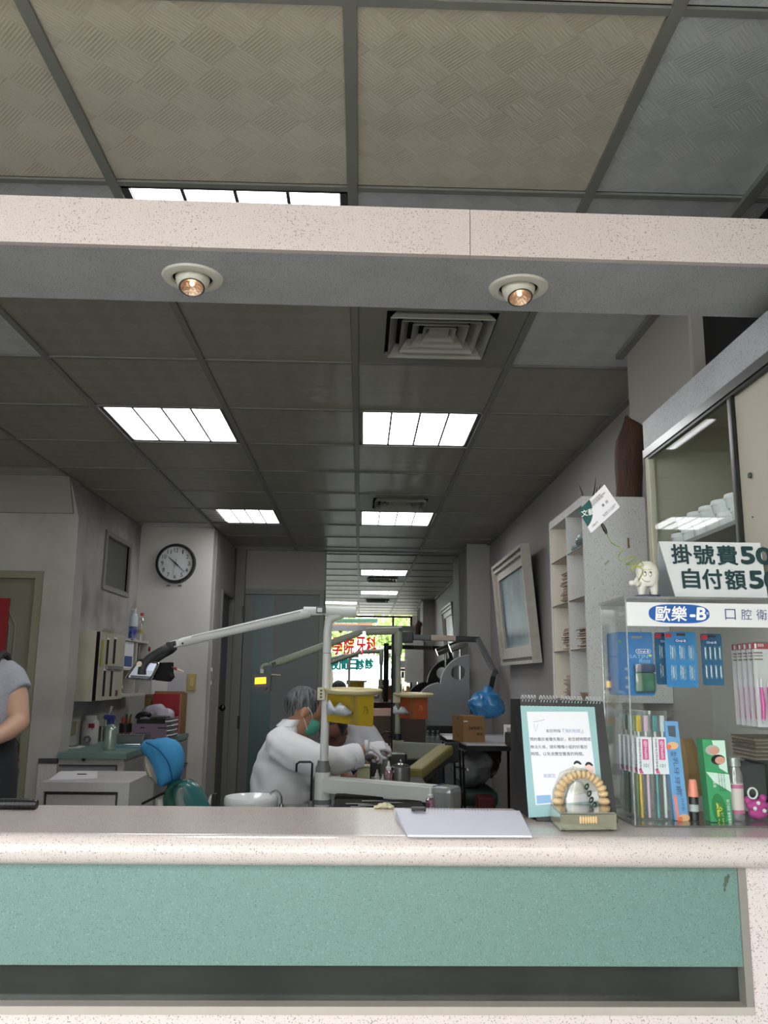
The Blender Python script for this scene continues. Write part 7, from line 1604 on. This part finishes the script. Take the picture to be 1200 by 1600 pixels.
for sx in (-.09, .1):
    kn = pel2+Vector((sx*1.3, -.36, .0)); limb(mb, [pel2+X_(sx), kn], [.08, .056]); limb(mb, [kn, kn+Z_(-.48)], [.052, .036]); mb.loft([(kn+Vector((0, .03, -.53)), X_(.04), Z_(.03)), (kn+Vector((0, -.18, -.55)), X_(.04), Z_(.02))], 12)
o = mb.build('body', M('skin_deep', '#7d5546', .55), asn); remesh(o, .010, 3)
m_coat2 = M('grey_white_coat', '#b5b5bb', .8, bump=(9, .4)); mb = MB()
mb.loft([(fa(575, 1245, .25), X_(.16), Y_(.13)), (fa(570, 1215, .19), X_(.155), Y_(.125)), (fa(562, 1185, .13), X_(.175), Y_(.12)), (fa(556, 1165, .10), X_(.15), Y_(.10)), (fa(548, 1152, .09), X_(.08), Y_(.07))], 28)
limb(mb, [fa(560, 1145, .12), fa(572, 1150, .11), fa(592, 1172, .02), fa(578, 1196, -.14)], [.062, .072, .062, .05]); limb(mb, [fa(530, 1168, .07), fa(520, 1208, -.04), fa(540, 1214, -.16)], [.07, .06, .05]); mb.ball(fa(553, 1148, .12), (.085, .08, .07), 16)
for v in mb.b.verts: v.co += Vector((1, .6, .4))*(noise.noise(v.co*10)*.014)
o = mb.build('coat', m_coat2, asn); remesh(o, .012, 3)
MB().loft([(fa(557, 1215, .02), X_(.11), Y_(.05)), (fa(548, 1190, -.0), X_(.10), Y_(.045)), (fa(540, 1176, -.0), X_(.065), Y_(.04)), (fa(534, 1168, .0), X_(.03), Y_(.03))], 20).build('navy_apron', M('navy_cloth', '#1c2740', .8), asn, smooth=True)
f_, u_ = ff2.normalized(), (uu2-ff2.normalized()*uu2.dot(ff2.normalized())).normalized(); l_ = u_.cross(f_); rot = Matrix((l_, f_, u_)).transposed()
mb = MB(); mb.ball(hc2+u_*.028-f_*.012, (.083, .100, .090), 30, rot, 20); bmesh.ops.delete(mb.b, geom=[v for v in mb.b.verts if ((v.co-hc2).dot(f_) > .045 and (v.co-hc2).dot(u_) < .072) or (v.co-hc2).dot(u_) < -.03], context='VERTS'); mb.build('hair', M('black_hair', '#17171a', .5, bump=(90, .8)), asn, smooth='full')
mb = MB()
for sgn in (-1, 1):
    g_ = hc2+l_*sgn*.032+f_*.098+u_*.012; mb.tube([g_+l_*.024*cos(a)+u_*.017*sin(a) for a in [2*pi*k/18 for k in range(19)]], .0016, 6); mb.tube([g_+l_*sgn*.024, hc2+l_*sgn*.078-f_*.0+u_*.012], .0014, 6)
    MB().ball(hc2+l_*sgn*.033+f_*.086+u_*.012, (.011, .007, .006), 10, rot).build('eye', m_ink, asn, smooth=True)
mb.build('glasses', m_black, asn, smooth=True)
simple('black_stool', MB().lathe([(0, 0), (.2, 0), (.19, .03), (.03, .06), (.03, .42), (.17, .43), (.18, .46), (0, .475)], (pel2.x, pel2.y, 0), n=24), m_black, 'black round stool of the half hidden person with glasses', 'stool', smooth=True)

# --- person at the left edge in grey t-shirt and dark apron
PY = 3.6
def fp_(px, py, dy=0): return F(px, py, PY+dy)
pe = thing('person', (fp_(-30, 1262).x, PY, 0), 'standing person in grey t-shirt and dark apron, cut by the left edge', 'person')
sh = fp_(20, 1046); cx_ = fp_(-36, 1100).x; zc_ = lambda py: fp_(-36, py).z
mb = MB(); hd = Vector((cx_-.09, PY+.0, sh.z+.245)); head_(mb, hd, Vector((-.75, -.5, -.15)), UZ, 1.0); limb(mb, [hd+Z_(-.06), Vector((cx_, PY+.01, sh.z+.08)), Vector((cx_, PY+.01, sh.z))], [.052, .054, .07])
mb.loft([(Vector((cx_, PY, .92)), X_(.15), Y_(.11)), (Vector((cx_, PY, 1.08)), X_(.125), Y_(.095)), (Vector((cx_, PY, 1.28)), X_(.15), Y_(.11)), (Vector((cx_, PY, sh.z-.02)), X_(.15), Y_(.09)), (Vector((cx_, PY, sh.z+.04)), X_(.07), Y_(.06))], 20)
el = fp_(29, 1128, -.02); wr = fp_(-16, 1158, -.22)
limb(mb, [fp_(16, 1052), fp_(26, 1090, -.01), el], [.052, .047, .043]); limb(mb, [el, (el+wr)/2+Vector((.01, .0, 0)), wr], [.043, .039, .027]); mb.ball(el, .044, 14)
lel = Vector((cx_-.24, PY-.02, el.z)); lwr = wr+Vector((-.10, -.02, 0)); limb(mb, [Vector((cx_-.16, PY, sh.z-.04)), lel], [.05, .042]); limb(mb, [lel, lwr], [.041, .027])
hand_(mb, wr, Vector((-.75, -.6, -.2)), UZ, .95, .5, 1); hand_(mb, lwr, Vector((.2, -.9, -.2)), UZ, .95, .5, -1)
for sx in (-.085, .085): limb(mb, [Vector((cx_+sx, PY, .92)), Vector((cx_+sx*1.1, PY-.01, .50)), Vector((cx_+sx*1.1, PY, .08))], [.09, .060, .040]); mb.loft([(Vector((cx_+sx*1.1, PY+.05, .045)), X_(.038), Z_(.035)), (Vector((cx_+sx*1.1, PY-.16, .028)), X_(.04), Z_(.02))], 12)
o = mb.build('body', m_skin2, pe); remesh(o, .0085, 3)
m_tee = M('grey_marl_tshirt', '#9fa3ad', .85, mottle=(120, .4, '#8b8f9a'), bump=(12, .3)); mb = MB()
mb.loft([(Vector((cx_, PY, .98)), X_(.165), Y_(.125)), (Vector((cx_, PY, 1.12)), X_(.15), Y_(.115)), (Vector((cx_, PY, 1.27)), X_(.168), Y_(.125)), (Vector((cx_, PY, sh.z-.015)), X_(.165), Y_(.105)), (Vector((cx_, PY, sh.z+.035)), X_(.10), Y_(.075)), (Vector((cx_, PY, sh.z+.055)), X_(.068), Y_(.062))], 28)
limb(mb, [fp_(2, 1052), fp_(18, 1062, -.0), fp_(30, 1082, -.01)], [.066, .066, .060]); limb(mb, [Vector((cx_-.12, PY, sh.z-.03)), Vector((cx_-.21, PY-.01, sh.z-.15))], [.066, .062])
for v in mb.b.verts: v.co += Vector((1, .5, .3))*(noise.noise(v.co*12)*.008)
o = mb.build('tshirt', m_tee, pe); remesh(o, .010, 3)
m_ap = M('apron_dark', '#25262a', .85, bump=(14, .4)); mb = MB()
mb.loft([(Vector((cx_+.005, PY-.01, .55)), X_(.20), Y_(.15)), (Vector((cx_+.005, PY-.01, .95)), X_(.185), Y_(.14)), (Vector((cx_, PY-.01, zc_(1158))), X_(.172), Y_(.135)), (Vector((cx_, PY-.01, zc_(1152))), X_(.168), Y_(.13))], 28); mb.build('apron_skirt', m_ap, pe, smooth=True)
mb = MB(); mb.loft([(Vector((cx_-.02, PY-.10, zc_(1156))), X_(.13), Y_(.03)), (Vector((cx_-.02, PY-.125, zc_(1100))), X_(.11), Y_(.016)), (Vector((cx_-.02, PY-.12, zc_(1070))), X_(.09), Y_(.012))], 16); mb.build('apron_bib', m_ap, pe, smooth=True)
for sx in (-1, 1):
    MB().tube(smooth_path([Vector((cx_+sx*.07, PY-.13, zc_(1075))), Vector((cx_+sx*.095, PY-.115, sh.z-.02)), Vector((cx_+sx*.09, PY-.04, sh.z+.055)), Vector((cx_+sx*.09, PY+.05, sh.z+.04)), Vector((cx_+sx*.06, PY+.13, 1.2))]), .014, 8).build('apron_strap', m_ap, pe, smooth=True)
mb = MB()
for sx in (-.085, .085): limb(mb, [Vector((cx_+sx, PY, .95)), Vector((cx_+sx*1.1, PY-.01, .50)), Vector((cx_+sx*1.1, PY, .10))], [.105, .08, .065])
mb.build('trousers', m_tr, pe, smooth=True)
mb = MB(); f_, u_ = Vector((-.75, -.5, 0)).normalized(), UZ; l_ = u_.cross(f_); rot = Matrix((l_, f_, u_)).transposed()
mb.ball(hd+u_*.026-f_*.014, (.086, .102, .096), 30, rot, 20); bmesh.ops.delete(mb.b, geom=[v for v in mb.b.verts if ((v.co-hd).dot(f_) > .05 and (v.co-hd).dot(u_) < .06) or (v.co-hd).dot(u_) < -.05], context='VERTS'); mb.build('hair', MATS['black_hair'], pe, smooth='full')
for sgn in (-1, 1): MB().ball(hd+l_*sgn*.034+f_*.086+u_*.012, (.011, .007, .006), 10, rot).build('eye', m_ink, pe, smooth=True)
# red ornament hanging on the door behind
t = thing('red_tassel', F(18, 1165, 5.12), 'small red hanging ornament beside the door knob at the left', 'ornament')
MB().ball(F(21, 1172, 5.11), (.03, .012, .02), 10).ball(F(22, 1188, 5.11), (.028, .012, .02), 10).build('knots', M('ornament_red', '#6d1420', .6), t, smooth=True); MB().tube([F(20, 1150, 5.13), F(20, 1210, 5.12)], .005, 6).build('cord', M('ornament_cord', '#7d2a30', .6), t)
